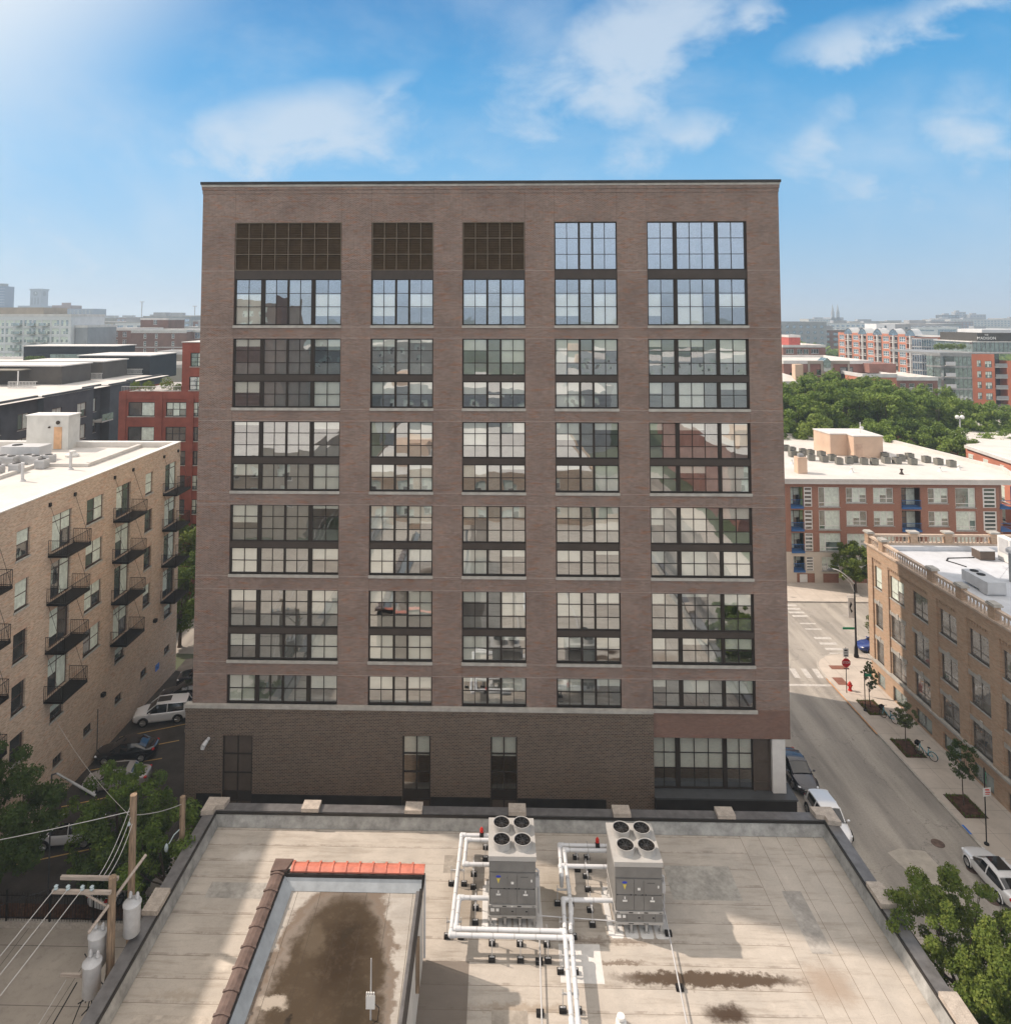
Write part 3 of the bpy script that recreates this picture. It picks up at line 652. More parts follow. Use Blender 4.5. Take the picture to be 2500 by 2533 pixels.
for x in (-9.9, -4.4, 1.1, 6.6, 12.05): MB().box(x - .46, 37.72, 9.762, x + .46, 38.40, 9.95).build('coping_stone', copstone, LB)
for x, s in ((-15.25, 1), (17.45, -1)):
    mb = MB(); mb.prism([(x - .33 * s, 38.45), (x + .8 * s, 38.45), (x + .72 * s, 37.85), (x + .3 * s, 37.8), (x + .3 * s, 37.45), (x - .33 * s, 37.35)], 9.762, 9.99); mb.build('corner_stone', copstone, LB)
for x, ys in ((-15.22, (31.9, 25.6, 19)), (17.42, (33.0, 27.8, 22.4))):
    for y in ys: MB().box(x - .36, y - .62, 9.762, x + .34, y + .62, 9.96).build('coping_stone', copstone, LB)
sm = MB()
for z_, pts in ((0, [(2.6, 29.47), (4.38, 29.45), (4.42, 31.22), (2.65, 31.22)]),): sm.add([(x, y, 9.006) for x, y in pts], [(0, 1, 2, 3)])
sm.build('membrane_patch', M('fresh_membrane', (.66, .64, .61), .7, var=.05, grain=.1, gs=4), LB)
for pts, c_ in (([(-13.6, 33.2), (-10.1, 33.2), (-10.1, 34.1), (-13.6, 34.1)], (.40, .38, .345)), ([(8.2, 33.6), (11.4, 33.6), (11.4, 35.6), (8.2, 35.6)], (.42, .40, .36)), ([(-2.6, 34.9), (-.6, 34.9), (-.6, 36.0), (-2.6, 36.0)], (.37, .335, .29)), ([(8.4, 27.2), (12.0, 27.1), (12.1, 27.9), (8.5, 28.0)], (.36, .31, .26)), ([(13.4, 31.0), (14.3, 31.0), (14.3, 34.2), (13.4, 34.2)], (.41, .385, .35)), ([(-14.0, 26.9), (-10.6, 26.9), (-10.6, 27.8), (-14.0, 27.8)], (.49, .44, .38)), ([(-.2, 27.3), (1.2, 27.3), (1.2, 28.3), (-.2, 28.3)], (.38, .34, .29))):
    q = MB(); q.add([(x, y, 9.005) for x, y in pts], [(0, 1, 2, 3)]); q.build('membrane_patch', M('weathered_sheet', c_, .85, var=.14, vs=1.1, grain=.3, gs=3.5, spec=.1), LB)
# stair penthouse on that roof
PH = thing('roof_penthouse', 'rooftop penthouse with clay tile coping and a brown puddle stain', 'penthouse', (-6.2, 30.3, 9))
mb = MB(); facade(mb, (-9.3, 30.3, 0), (1, 0, 0), (0, 1, 0), 6.2, 9.004, 12.6, [], 0); facade(mb, (-9.3, 8, 0), (0, 1, 0), (-1, 0, 0), 22.3, 9.004, 12.6, [], 0); facade(mb, (-3.1, 8, 0), (0, 1, 0), (1, 0, 0), 22.3, 9.004, 12.35, [], 0)
mb.build('wall', M('painted_wall', (.6, .56, .5), .8, var=.1, grain=.15, gs=3), PH)
MB().quad((-9.25, 8, 12.33), (-3.1, 8, 12.33), (-3.1, 30.25, 12.33), (-9.25, 30.25, 12.33)).build('roof', RP, PH)
mb = MB(); mb.quad((-8.85, 8, 12.75), (-8.85, 29.85, 12.75), (-8.45, 29.5, 12.345), (-8.45, 8, 12.345)); mb.quad((-8.85, 29.85, 12.75), (-3.1, 29.85, 12.75), (-3.1, 29.5, 12.345), (-8.45, 29.5, 12.345)); mb.build('flashing', M('grey_flashing', (.34, .36, .37), .6, var=.1), PH)
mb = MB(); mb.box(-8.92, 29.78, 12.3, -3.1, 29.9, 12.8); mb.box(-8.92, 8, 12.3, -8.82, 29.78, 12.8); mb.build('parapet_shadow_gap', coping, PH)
terra = M('terracotta', (.52, .17, .115), .45, var=.14, vs=2.5, spec=.5); brown_tl = M('brown_tile', (.13, .088, .072), .35, var=.2, vs=2.5, spec=.6)  # red tone for the far coping row, brown for the left row
def tile(mb, p, q, hw, z):   # one saddle tile from p to q with a rolled joint
    d = Vector((q[0] - p[0], q[1] - p[1])).normalized(); n = Vector((-d.y, d.x))
    for (a, b, e) in ((p, q, 0), (p, (p[0] + d.x * .09, p[1] + d.y * .09), .035)):
        vs = []
        for c in (a, b):
            for s, h in ((-1, 0), (-1, .05), (-.3, .12), (.3, .12), (1, .05), (1, 0)): vs.append((c[0] + n.x * s * (hw * .85 + e), c[1] + n.y * s * (hw * .85 + e), z + h + e))
        mb.add(vs, [(i, i + 1, i + 7, i + 6) for i in range(5)] + [(0, 1, 2, 3, 4, 5), (11, 10, 9, 8, 7, 6)])
x = -8.62
for k in range(10): o = MB(); tile(o, (x, 30.12), (x + .56, 30.12), .3, 12.8); o.build('coping_tile', terra, PH); x += .56
y = 29.72
for k in range(19): o = MB(); tile(o, (-9.12, y), (-9.12, y - .82), .29, 12.8); o.build('ridge_tile', brown_tl, PH); y -= .83
MB().prism([(-9.42, 30.42), (-8.64, 30.42), (-8.8, 29.85), (-9.42, 29.75)], 12.8, 12.93).build('corner_tile', brown_tl, PH)
mb = MB(); mb.box(-3.16, 8, 12.34, -3.02, 30.4, 12.46); mb.build('edge_trim', coping, PH); MB().box(-3.3, 8, 12.335, -3.17, 30.0, 12.40).build('edge_strip', copingg, PH)
mb = MB(); mb.tube([(-3.04, 30.34, 12.4), (-3.04, 30.34, 9.1)], .05, 8); mb.build('downspout', ltgrey, PH)
mb = MB(); mb.box(-3.09, 27.6, 10.2, -2.95, 27.72, 12.2); mb.build('door_frame', wood, PH)
AN = thing('antenna_mast', 'thin white antenna mast with small box on the penthouse roof', 'antenna', (-4.25, 24.4, 12.33))
MB().cyl((-4.25, 24.4, 12.33), (-4.25, 24.4, 14.3), .028, .018).build('mast', ltgrey, AN)
MB().box(-4.4, 24.3, 12.75, -4.1, 24.36, 13.15).build('equipment_box', wframe, AN)
mb = MB()
for dx_ in (-.12, -.05, .03, .11): mb.cyl((-4.25 + dx_, 24.32, 13.15), (-4.25 + dx_, 24.32, 13.28), .025)
mb.build('connector', wframe, AN); MB().tube([(-4.1, 24.33, 12.9), (-3.95, 24.3, 12.8), (-3.98, 24.2, 12.5), (-4.2, 24.2, 12.36)], .012).build('cable', rubber, AN)

# ------------------------------------------------------------------ chillers
ch_dk = M('chiller_panel', (.20, .195, .185), .5, .1, var=.08, vs=1.2); ch_lt = M('chiller_housing', (.42, .41, .39), .5, .1, var=.05)
blue_p = M('blue_badge', (.03, .05, .42), .4, var=0); yel_p = M('yellow_sticker', (.6, .5, .1), .6, var=0); seam = M('panel_seam', (.09, .088, .085), .6, var=0)
def chiller():
    t = thing('rooftop_chiller', 'x', 'chiller', (0, 0, 0), group='pair of rooftop chillers')
    w, d = 1.03, 1.15
    MB().box(-w, -d, .95, w, d, 2.82).build('cabinet', ch_dk, t)
    mb = MB(); mb.box(-w - .04, -d - .04, 2.82, w + .04, d + .04, 3.02); mb.build('top_cover', ch_lt, t)
    MB().box(-w - .02, -d - .05, .86, w + .02, d + .05, .95).build('lower_rail', ch_lt, t)
    mb = MB(); mb.box(-w - .005, -d - .02, .5, w + .005, d, .86); mb.build('lower_cabinet', ch_dk, t)
    mb = MB(); mb.box(-w - .02, -d - .05, .40, w + .02, -d + .1, .5); mb.box(-w - .02, d - .1, .40, w + .02, d + .05, .5); mb.box(-w - .02, -d, .4, -w + .1, d, .5); mb.box(w - .1, -d, .4, w + .02, d, .5); mb.build('base_rail', ch_lt, t)
    for sx in (-.98, -.33, .33, .98):
        for sy in (-1.05, 1.05):
            mb = MB(); mb.box(sx - .05, sy - .07, 0.02, sx + .05, sy + .07, .4); mb.box(sx - .11, sy - .13, 0.0, sx + .11, sy + .13, .04); mb.box(sx - .1, sy - .03, .34, sx + .1, sy + .03, .4); mb.build('leg', ch_lt, t)
    for px, pw in ((-.6, .38), (0, .2), (.6, .38)):
        mb = MB(); mb.box(px - pw, -d - .035, 1.0, px + pw, -d - .002, 1.62); mb.build('access_panel', ch_dk, t)
        mb = MB(); mb.box(px - pw, -d - .035, 1.66, px + pw, -d - .002, 2.3); mb.build('access_panel', ch_dk, t)
    mb = MB(); mb.box(-w, -d - .006, 2.32, w, -d - .001, 2.34); mb.box(-.398, -d - .03, 1.0, -.382, -d - .001, 2.3); mb.box(.382 - .16, -d - .03, 1.0, .238, -d - .001, 2.3)
    for x in (-.55, .15, .7): mb.box(x, -d - .03, .52, x + .012, -d - .021, .84)
    mb.build('seam', seam, t)
    mb = MB(); mb.ball((-.62, -d - .035, 2.16), .1, (1.15, .1, .5), n=14); mb.build('badge', blue_p, t)
    mb = MB(); mb.add([(-.70, -d - .038, 2.08), (-.54, -d - .038, 2.08), (-.62, -d - .038, 1.86)], [(0, 1, 2)]); mb.build('sticker', yel_p, t)
    for x, z, a, b in ((0, 1.9, .12, .09), (-.62, 1.4, .2, .06), (.58, 1.4, .2, .06), (.85, 2.0, .06, .1), (-.62, 1.52, .05, .1), (.58, 1.52, .05, .1), (-.88, .74, .17, .12), (-.66, .74, .13, .1), (-.02, .905, .08, .05)):
        MB().box(x - a / 2, -d - .06, z - b / 2, x + a / 2, -d - .036 if z > .95 else -d - .022, z + b / 2).build('label_plate', wframe, t)
    mb = MB()
    for x in (-.95, -.35, -.15, .15, .3, .95): mb.box(x - .022, -d - .05, 1.63, x + .022, -d - .03, 1.67)
    for x in (-.97, -.9, .9, .97): mb.box(x - .02, -d - .056, .885, x + .02, -d - .045, .925)
    for x in (-.36, .3): mb.box(x - .09, -d - .056, .885, x + .09, -d - .045, .925); mb.box(x - .11, -d - .056, .43, x + .11, -d - .045, .46)
    for x in (0, .62): mb.box(x - .04, -d - .04, .66, x + .04, -d - .02, .69)
    mb.build('latch', rubber, t)
    mb = MB(); mb.box(-.24, -d - .045, 2.1, -.22, -d - .01, 2.14); mb.box(.36, -d - .04, 2.13, .7, -d - .036, 2.16); mb.build('name_strip', seam, t)
    for fx in (-.46, .48):
        for fy in (-.55, .5):
            f = MB(); f.lathe((fx, fy, 3.02), [(.41, 0), (.40, .05), (.385, .26), (.40, .30), (.375, .30), (.36, .26), (.355, -.1)], 28); fo = f.build('fan_shroud', ch_lt, t, smooth=True)
            f = MB(); f.lathe((fx, fy, 3.02), [(.352, -.05), (.358, .285)], 28); f.lathe((fx, fy, 3.02), [(.30, .05), (.13, .12)], 20); b_ = f.build('fan_liner', M_fan, None, off=(0, 0, 0)); b_.parent = fo
            f = MB(); f.cyl((fx, fy, 2.95), (fx, fy, 3.16), .1, n=14); f.cyl((fx, fy, 3.021), (fx, fy, 3.024), .355, n=24)
            for k in range(6):
                a = k * pi / 3 + fx; c_, s_ = cos(a), sin(a); vs = []
                for r_, wd, zt in ((.09, .06, .06), (.34, .12, .03)): vs += [(fx + r_ * c_ - wd * s_, fy + r_ * s_ + wd * c_, 3.08 - zt), (fx + r_ * c_ + wd * s_, fy + r_ * s_ - wd * c_, 3.08 + zt)]
                f.add(vs, [(0, 1, 3, 2)])
            b_ = f.build('fan', M_fan, None, off=(0, 0, 0)); b_.parent = fo
            f = MB()
            for r_ in (.12, .24, .35):
                pts = [(fx + r_ * cos(q * pi / 8), fy + r_ * sin(q * pi / 8), 3.29) for q in range(17)]; f.tube(pts, .004, 4, ball=False)
            for q in range(4): a = q * pi / 4 + .3; f.cyl((fx - .36 * cos(a), fy - .36 * sin(a), 3.29), (fx + .36 * cos(a), fy + .36 * sin(a), 3.29), .006, n=4)
            b_ = f.build('guard', dkgrey, None, off=(0, 0, 0)); b_.parent = fo
    mb = MB(); mb.tube([(w + .03, -d + .4, 2.2), (w + .16, -d + .4, 2.1), (w + .16, -d + .4, .3)], .035, 8); mb.box(w + .005, -d + .25, 1.5, w + .2, -d + .6, 1.9); mb.build('conduit_box', ltgrey, t)
    return t
M_fan = M('fan_black', (.022, .018, .015), .45, var=.15)
c0 = chiller(); c0.location = (.70, 33.15, 9.0); c0['label'] = 'grey four fan chiller on legs nearer the stained penthouse'
c1 = dup(c0, (6.25, 32.95, 9.0), label='grey four fan chiller on legs farther from the penthouse')
pad_m = M('white_pad', (.68, .67, .65), .6, var=.06, grain=.1)
for t_, xs in ((.70, None), (6.25, None)):
    yb = 33.15 if t_ < 1 else 32.95
    mb = MB()
    for sx in (-.98, -.33, .33, .98):
        for a, b in ((-1.42, -.7), (.7, 1.3)): mb.add([(t_ + sx + q * .28, yb + r_, 9.007) for q, r_ in ((-1, a + .08), (-.8, a), (.8, a), (1, a + .08), (1, b), (-1, b))], [(0, 1, 2, 3, 4, 5)])
    mb.build('membrane_pad', pad_m, LB)
    for sx in (-1.22, 1.22): MB().box(t_ + sx - .13, yb - 1.3, 9.0, t_ + sx + .13, yb + 1.0, 9.03).build('membrane_pad', pad_m, LB)

def pipe(pts, label, r=.092, z=9.8, mat=None, name='insulated_pipe', ext=None, grp=None):
    mb = MB(); P = [Vector((x, y, z)) for x, y in pts] if len(pts[0]) == 2 else [Vector(p) for p in pts]
    for a, b in zip(P, P[1:]):
        mb.cyl(a, b, r, n=14); d_ = (b - a); L_ = d_.length; d_ = d_ / max(L_, .01)
        if mat is None:
            for q in range(1, int(L_ / .9) + 1): p_ = a + d_ * (q * .9); mb.cyl(p_ - d_ * .03, p_ + d_ * .03, r * 1.035, n=14, m=1)
    t = thing(name, label, 'pipe', P[0], group=grp or 'insulated chiller pipes')
    mb.build('straight_run', [mat or pvc, ltgrey], t, smooth=True)
    for p, a, b in zip(P[1:], P, P[2:]):
        e = MB(); e.ball(p, r * 1.28, n=14); d1 = (a - p).normalized(); d2 = (b - p).normalized(); e.cyl(p, p + d1 * r * 2.3, r * 1.22, n=14); e.cyl(p, p + d2 * r * 2.3, r * 1.22, n=14); e.build('elbow', mat or pvc, t, smooth=True)
    return t
pipe([(1.0, 36.25), (-1.76, 36.25), (-1.95, 30.6), (3.16, 30.58), (3.02, 27), (2.7, 15)], 'long white pipe looping outermost around the chiller by the penthouse')
pipe([(1.0, 35.95), (-1.5, 35.95), (-1.55, 34.4), (0.2, 34.4)], 'short white U shaped pipe behind the chiller by the penthouse')
pipe([(-.3, 32.5), (-1.68, 32.5), (-1.75, 30.9), (2.9, 30.88), (2.78, 27), (2.46, 15)], 'white pipe from the side of the chiller by the penthouse, inner of the two runs')
pipe([(6.3, 35.7, 9.8), (3.12, 35.7, 9.8), (3.05, 33.85, 9.8), (3.05, 33.85, 9.3)], 'white pipe with red valve behind the farther chiller, outer loop')
pipe([(6.3, 35.4), (3.33, 35.4), (3.3, 32.0), (3.16, 30.9)], 'white pipe behind the farther chiller, inner loop running back to the junction')
pipe([(6.0, 34.4), (3.05, 34.4), (3.05, 33.95)], 'short straight white pipe along the rear side of the farther chiller')
pipe([(5.25, 32.5), (3.0, 32.5), (2.92, 31.0)], 'white pipe leaving the front side of the farther chiller')
redm = M('red_actuator', (.55, .03, .02), .4, var=.05)
for x, y, lab in ((-.75, 36.25, 'small red valve on white pipe beside the chiller by the penthouse'), (5.0, 35.7, 'small red valve on white pipe beside the farther chiller')):
    t = thing('valve', lab, 'valve', (x, y, 9.8), group='red valves on the pipes')
    mb = MB(); mb.cyl((x - .1, y, 9.8), (x + .1, y, 9.8), .14, n=14); mb.cyl((x, y, 9.85), (x, y, 10.0), .05); mb.build('valve_body', rubber, t, smooth=True)
    mb = MB(); mb.cyl((x, y, 9.98), (x, y, 10.12), .09, n=12); mb.cyl((x, y, 10.12), (x, y, 10.2), .07, .04, n=12); mb.build('actuator', redm, t, smooth=True)
def stand(x, y, along, half=.42, label='', zt=9.72, n=2):
    """strut stand: rubber blocks on the roof, thin posts, a cross bar under the pipe"""
    t = thing('pipe_support', label, 'pipe support', (x, y, 9), group='pipe supports on rubber blocks')
    mb = MB(); dx_, dy_ = (half, 0) if along == 'y' else (0, half)
    ends = [(-1,), (1,)] if n == 2 else [(0,)]
    for (s,) in ends:
        bx, by = x + dx_ * s, y + dy_ * s
        MB().prism([(bx - .14, by - .10), (bx + .14, by - .10), (bx + .14, by + .10), (bx - .14, by + .10)], 9.0, 9.14).build('rubber_block', rubber, t)
        mb.box(bx - .1, by - .03, 9.16, bx + .1, by + .03, 9.18); mb.cyl((bx, by, 9.16), (bx, by, 9.86 if n == 2 else zt), .018, n=6)
    if n == 2: mb.box(x - dx_ - .03, y - dy_ - .03, 9.64, x + dx_ + .03, y + dy_ + .03, 9.70)
    mb.build('strut', ltgrey, t)
STD = [(-.55, 36.1, 'x', 'under the two far pipes behind the penthouse side chiller'), (-1.1, 34.4, 'x', 'under the short U shaped pipe'), (-.95, 32.5, 'x', 'under the side pipe left of the penthouse side chiller'),
       (-.2, 30.74, 'x', 'under the front pipe pair, nearest the penthouse'), (1.0, 30.74, 'x', 'under the front pipe pair, in the middle'), (2.15, 30.74, 'x', 'under the front pipe pair, nearest the junction'),
       (3.95, 35.55, 'x', 'under the far pipes of the farther chiller, by their corner'), (4.5, 35.55, 'x', 'under the far pipes, next to the red valve of the farther chiller'), (4.3, 34.4, 'x', 'under the rear side pipe of the farther chiller'), (4.25, 32.5, 'x', 'under the front side pipe of the farther chiller'),
       (3.1, 33.2, 'y', 'straddling the pipe between the two chillers'), (3.05, 31.5, 'y', 'straddling the pipes just behind the junction'), (2.93, 29.9, 'y', 'straddling the pipe pair over the white patch'), (2.87, 28.3, 'y', 'straddling the pipe pair beyond the white patch'), (-1.85, 31.4, 'y', 'by the outer corner of the long pipe loop'), (-1.85, 34.2, 'y', 'halfway along the long pipe loop')]
for x, y, al, lab in STD: stand(x, y, al, .38 if al == 'x' else .30, 'small pipe stand ' + lab)
pipe([(1.75, 31.9, 9.22), (1.85, 31.2, 9.22), (1.72, 27.8, 9.22), (1.5, 15, 9.22)], 'thin grey conduit running from under the chiller by the penthouse', .03, mat=ltgrey, name='conduit', grp='thin roof conduits')
pipe([(7.42, 33.6, 9.9), (7.6, 33.0, 9.22), (7.22, 27.9, 9.22), (6.6, 15, 9.22)], 'thin grey conduit running from the farther chiller past the brown streak', .03, mat=ltgrey, name='conduit', grp='thin roof conduits')
pipe([(1.85, 32.0, 9.5), (5.2, 31.8, 9.5)], 'thin grey conduit crossing between the two chillers', .025, mat=ltgrey, name='conduit', grp='thin roof conduits')
for x, y, lab in ((1.78, 30.3, 'single rubber block under the conduit just before the front pipes'), (1.68, 28.15, 'single rubber block under the conduit, nearer the photo edge'), (7.5, 31.75, 'single rubber block under the conduit beside the farther chiller'), (7.35, 29.3, 'single rubber block under the conduit on the brown streak')):
    t = MB().prism([(x - .15, y - .1), (x + .15, y - .1), (x + .15, y + .1), (x - .15, y + .1)], 9.0, 9.15).build('rubber_block', rubber); tag(t, lab, 'support block', 'single blocks under the conduits')
tag(MB().cyl((5.9, 37.0, 9), (5.9, 37.0, 9.7), .09, n=10).ball((5.9, 37.0, 9.72), .15, n=10).build('vent_stub', wframe, smooth=True), 'short white vent stub behind the farther chiller by the parapet', 'vent')
mb = MB(); mb.lathe((4.75, 27.9, 9), [(.22, 0), (.2, .12), (.08, .16), (0, .18)], 14); mb.lathe((4.75, 27.9, 9.0), [(.0, .3), (.15, .29), (.17, .22), (.12, .2)], 14); tag(mb.build('roof_vent', wframe, smooth=True), 'small round white vent cap on the roof by the bottom edge', 'vent')

def scale_about_camera():  # uniform scaling about the camera position, done after the objects are placed
    done = set()
    for o in [q for q in bpy.data.objects if q not in before_roof]:
        if o.parent is None: o.location = Vector(o.location) * RS + Vector((0, 0, RZ))
        else: o.location = Vector(o.location) * RS
        me = o.data
        if me is None or me.name in done: continue
        done.add(me.name)
        if o.parent is None and o.location.length > 0 and abs(o.location.z - RZ) < 1e-6 and o.location.x == 0: me.transform(Matrix.Scale(RS, 4))
        else: me.transform(Matrix.Scale(RS, 4))
scale_about_camera()
# ------------------------------------------------------------------ tan brick building on the left
LT = thing('loft_building', 'tan brick loft building with black hanging balconies and white roof on the left', 'building', (-32.7, 71.5, 0))
X0 = -32.7
FL = [21.35, 17.9, 14.45, 11.0]      # window heads of the four balcony floors
ops = []; Y0 = 22.0
def lop(a, b, z0, z1): ops.append((a - Y0, b - Y0, z0, z1))
DOORS = [68.3, 59.5, 50.9, 42.2]; NAR = [64.45, 47.1, ]; WID = [55.2]
for z in FL:
    for d in DOORS: lop(d, d + 2.35, z - 2.7, z)
    for a in NAR: lop(a, a + 1.4, z - 1.95, z)
    for a in WID: lop(a, a + 2.35, z - 1.95, z)
for d in DOORS[:3]: lop(d + .4, d + 1.95, 6.3, 7.45)
for a in NAR[1:]: lop(a, a + 1.4, 5.7, 7.5)
for a in (60.1, 64.4, 51.8, 55.6, 68.9): lop(a, a + 1.1, 2.75, 3.4)
mb = MB(); facade(mb, (X0, Y0, 0), (0, 1, 0), (1, 0, 0), 49.5, 0, 23.1, ops, .22)
mb.quad((X0, 71.5, 0), (-75, 71.5, 0), (-75, 71.5, 23.1), (X0, 71.5, 23.1)); mb.quad((X0, Y0, 0), (-75, Y0, 0), (-75, Y0, 23.1), (X0, Y0, 23.1))
mb.build('wall', brick_tan, LT)
mb = MB(); mb.box(-75, 70.9, 22.6, -33.25, 71.3, 23.1); mb.box(-33.3, Y0, 22.6, -32.9, 71.3, 23.08); mb.build('parapet', white_roof, LT)
mb = MB(); mb.box(X0 - .45, Y0, 23.1, X0 + .05, 71.55, 23.17); mb.box(-75, 71.0, 23.1, X0 - .45, 71.55, 23.17); mb.build('coping', wframe, LT)
MB().quad((-75, Y0, 22.62), (-33.3, Y0, 22.62), (-33.3, 70.9, 22.62), (-75, 70.9, 22.62)).build('roof', white_roof, LT)
mb = MB(); mb.box(-36.9, 62, 22.63, -36.5, 70.9, 22.95); mb.box(-41, 61.6, 22.63, -36.5, 62, 22.9); mb.box(-41.4, 55, 22.63, -41, 62, 22.9); mb.build('roof_curb', white_roof, LT)
mt = [bframe, dgl, curt, stone]
def mats(f, gl=dgl, s=stone): return [f, gl, curt, s]
wf = M('brown_window_frame', (.10, .07, .055), .6)
k = 0
for zi, z in enumerate(FL):
    for a in NAR: place_win(LT, (X0, a, z - 1.95), (0, 1, 0), win_mesh(1.4, 1.95, (), (.5,), .08, .16, mats(wf), .14, .8, k % 4)); k += 1
    for a in WID: place_win(LT, (X0, a, z - 1.95), (0, 1, 0), win_mesh(2.35, 1.95, (.5,), (.5,), .08, .16, mats(wf), .14, .5, k % 4)); k += 1
    for a in DOORS: place_win(LT, (X0, a, z - 2.7), (0, 1, 0), win_mesh(2.35, 2.7, (.5,), (.8,), .09, .16, mats(wf), 0, .55, k % 5), 'balcony_door'); k += 1
for d in DOORS[:3]: place_win(LT, (X0, d + .4, 6.3), (0, 1, 0), win_mesh(1.55, 1.15, (), (.5,), .07, .16, mats(wf), .12, .5, 1))
for a in NAR[1:]: place_win(LT, (X0, a, 5.7), (0, 1, 0), win_mesh(1.4, 1.8, (), (.5,), .08, .16, mats(wf), .14, .8, 2))
for a in (60.1, 64.4, 51.8, 55.6, 68.9): place_win(LT, (X0, a, 2.75), (0, 1, 0), win_mesh(1.1, .65, (.33, .66), (), .05, .12, mats(wf), .1, 0, 1))
plm = M('pale_lintel', (.5, .36, .27), .8, var=.12)
for z in FL:
    for a in NAR: MB().box(X0, a - .1, z, X0 + .012, a + 1.5, z + .3).build('lintel', plm, LT)
    for a in WID + DOORS: MB().box(X0, a - .1, z, X0 + .012, a + 2.45, z + .3).build('lintel', plm, LT)
def balcony_mesh():
    L = 3.05; d = 1.42; dk = MB(); dk.box(0, 0, -.13, L, d, -.05); dk.box(0, d - .05, -.17, L, d, 0); dk.box(0, 0, -.17, .05, d, 0); dk.box(L - .05, 0, -.17, L, d, 0)
    for k in range(13): dk.box(.06 + k * .225, .06, -.05, .27 + k * .225, d - .07, -.02)
    rl = MB(); h = 1.05
    for a, b in (((.03, .0), (.03, d - .03)), ((.03, d - .03), (L - .03, d - .03)), ((L - .03, d - .03), (L - .03, 0))):
        for z in (.08, h): rl.cyl((a[0], a[1], z), (b[0], b[1], z), .022, n=5)
        n = int((Vector(b) - Vector(a)).length / .13)
        for k in range(n + 1):
            t = k / n; x = a[0] + (b[0] - a[0]) * t; y = a[1] + (b[1] - a[1]) * t; rl.cyl((x, y, 0), (x, y, h), .012 if 0 < k < n else .025, n=4, cap=False)
    return dk.mesh('balcony', steel), rl.mesh('railing', steel)
bm_d, bm_r = balcony_mesh()
bro = random.Random(3)
for ci, d in enumerate(DOORS):
    for zi, z in enumerate(FL):
        o = bpy.data.objects.new('balcony', bm_d); C.objects.link(o); o.parent = LT
        # local x runs along the wall, local y away from it
        o.rotation_euler = (0, 0, R(90)); o.location = Vector((X0, d - .55 if False else d - .4, z - 2.72)) - LT.location
        o.scale = (1, -1, 1)
        q = bpy.data.objects.new('railing', bm_r); C.objects.link(q); q.parent = o
    tb = MB()
    for s in (0, 3.0): tb.box(X0, d - .4 + s - .1, 22.15, X0 + .12, d - .4 + s + .12, 22.42)
    for zi, z in enumerate(FL):
        for s in (0, 3.0): tb.cyl((X0 + .05, d - .4 + s, z + .9 if zi else 22.3), (X0 + 1.38, d - .4 + s, z - 2.7), .014, n=5)
    tb.build('tie_rod', steel, LT)
mb = MB()
for y, z in ((66.5, 6.9), (57.9, 4.6)): mb.box(X0, y, z, X0 + .28, y + .35, z + .3)
mb.build('wall_lamp', rubber, LT); MB().tube([(X0 + .05, 57.5, 3.9), (X0 + .05, 57.5, .2)], .03, 6).build('drain_pipe', dkgrey, LT)
mb = MB(); mb.box(X0, 67.2, 2.0, X0 + .03, 67.9, 2.6); mb.build('parking_sign', M('blue_sign', (.08, .2, .6), .5, var=.5, vs=5), LT)
# things on that roof
BH = thing('stair_bulkhead', 'white painted brick stair bulkhead with pale orange door on the white roof', 'bulkhead', (-43, 68, 22.6))
mb = MB(); mb.prism([(-48.5, 69.5), (-44.0, 67.6), (-40.6, 70.9), (-48.5, 70.9)], 22.6, 27.6) if False else mb.box(-47.6, 69.5, 22.6, -43.3, 71.45, 26.0)
mb.build('wall', M('white_brick', (.62, .61, .57), .85, var=.06, grain=.1, gs=6), BH)
mb = MB(); mb.box(-47.7, 69.4, 26.0, -43.2, 71.5, 26.1); mb.build('roof_edge', wframe, BH)
MB().box(-44.75, 69.44, 22.7, -43.95, 69.49, 24.9).build('door', M('orange_door', (.62, .38, .22), .7, var=.12), BH)
mb = MB(); mb.box(-45.3, 69.3, 24.8, -45.15, 69.5, 24.95); mb.cyl((-44.35, 69.45, 25.35), (-44.35, 69.38, 25.35), .2); mb.build('lamp', rust, BH)
def ac_small(x, y, z, s=.85, h=.8, mat=None):
    t = thing('condenser', 'x', 'condenser', (x, y, z)); t['group'] = 'x'
    MB().box(x - s / 2, y - s / 2, z + .06, x + s / 2, y + s / 2, z + h).build('casing', mat or ltgrey, t)
    MB().cyl((x, y, z + h), (x, y, z + h + .03), s * .38, n=12).build('fan_grille', rubber, t)
    mb = MB()
    for k in range(5): mb.box(x - s / 2 - .01, y - s / 2 - .01, z + .15 + k * (h - .25) / 5, x + s / 2 + .01, y + s / 2 + .01, z + .17 + k * (h - .25) / 5)
    mb.build('louver', midgrey, t)
    return t
acA = None; adjs = ['leftmost', 'second', 'third', 'fourth', 'fifth', 'sixth', 'seventh', 'eighth', 'ninth', 'tenth', 'eleventh', 'twelfth', 'thirteenth', 'fourteenth', 'fifteenth', 'sixteenth', 'seventeenth', 'eighteenth', 'nineteenth', 'twentieth']
acs = [(-43.9, 58.2), (-42.6, 58.6), (-41.4, 59.3), (-45.0, 62.6), (-43.9, 62.2), (-42.9, 62.9), (-41.8, 62.4), (-41.0, 63.0), (-40.3, 61.0), (-44.4, 60.6)]
for i, (x, y) in enumerate(acs):
    if acA is None: acA = ac_small(0, 0, 0); o = acA; o.location = (x, y, 22.62)
    else: o = dup(acA, (x, y, 22.62), rz=rnd.uniform(-.3, .3))
    o['label'] = 'small grey air conditioner on the left white roof, %s of its cluster' % adjs[i]; o['group'] = 'air conditioners on the left roof'
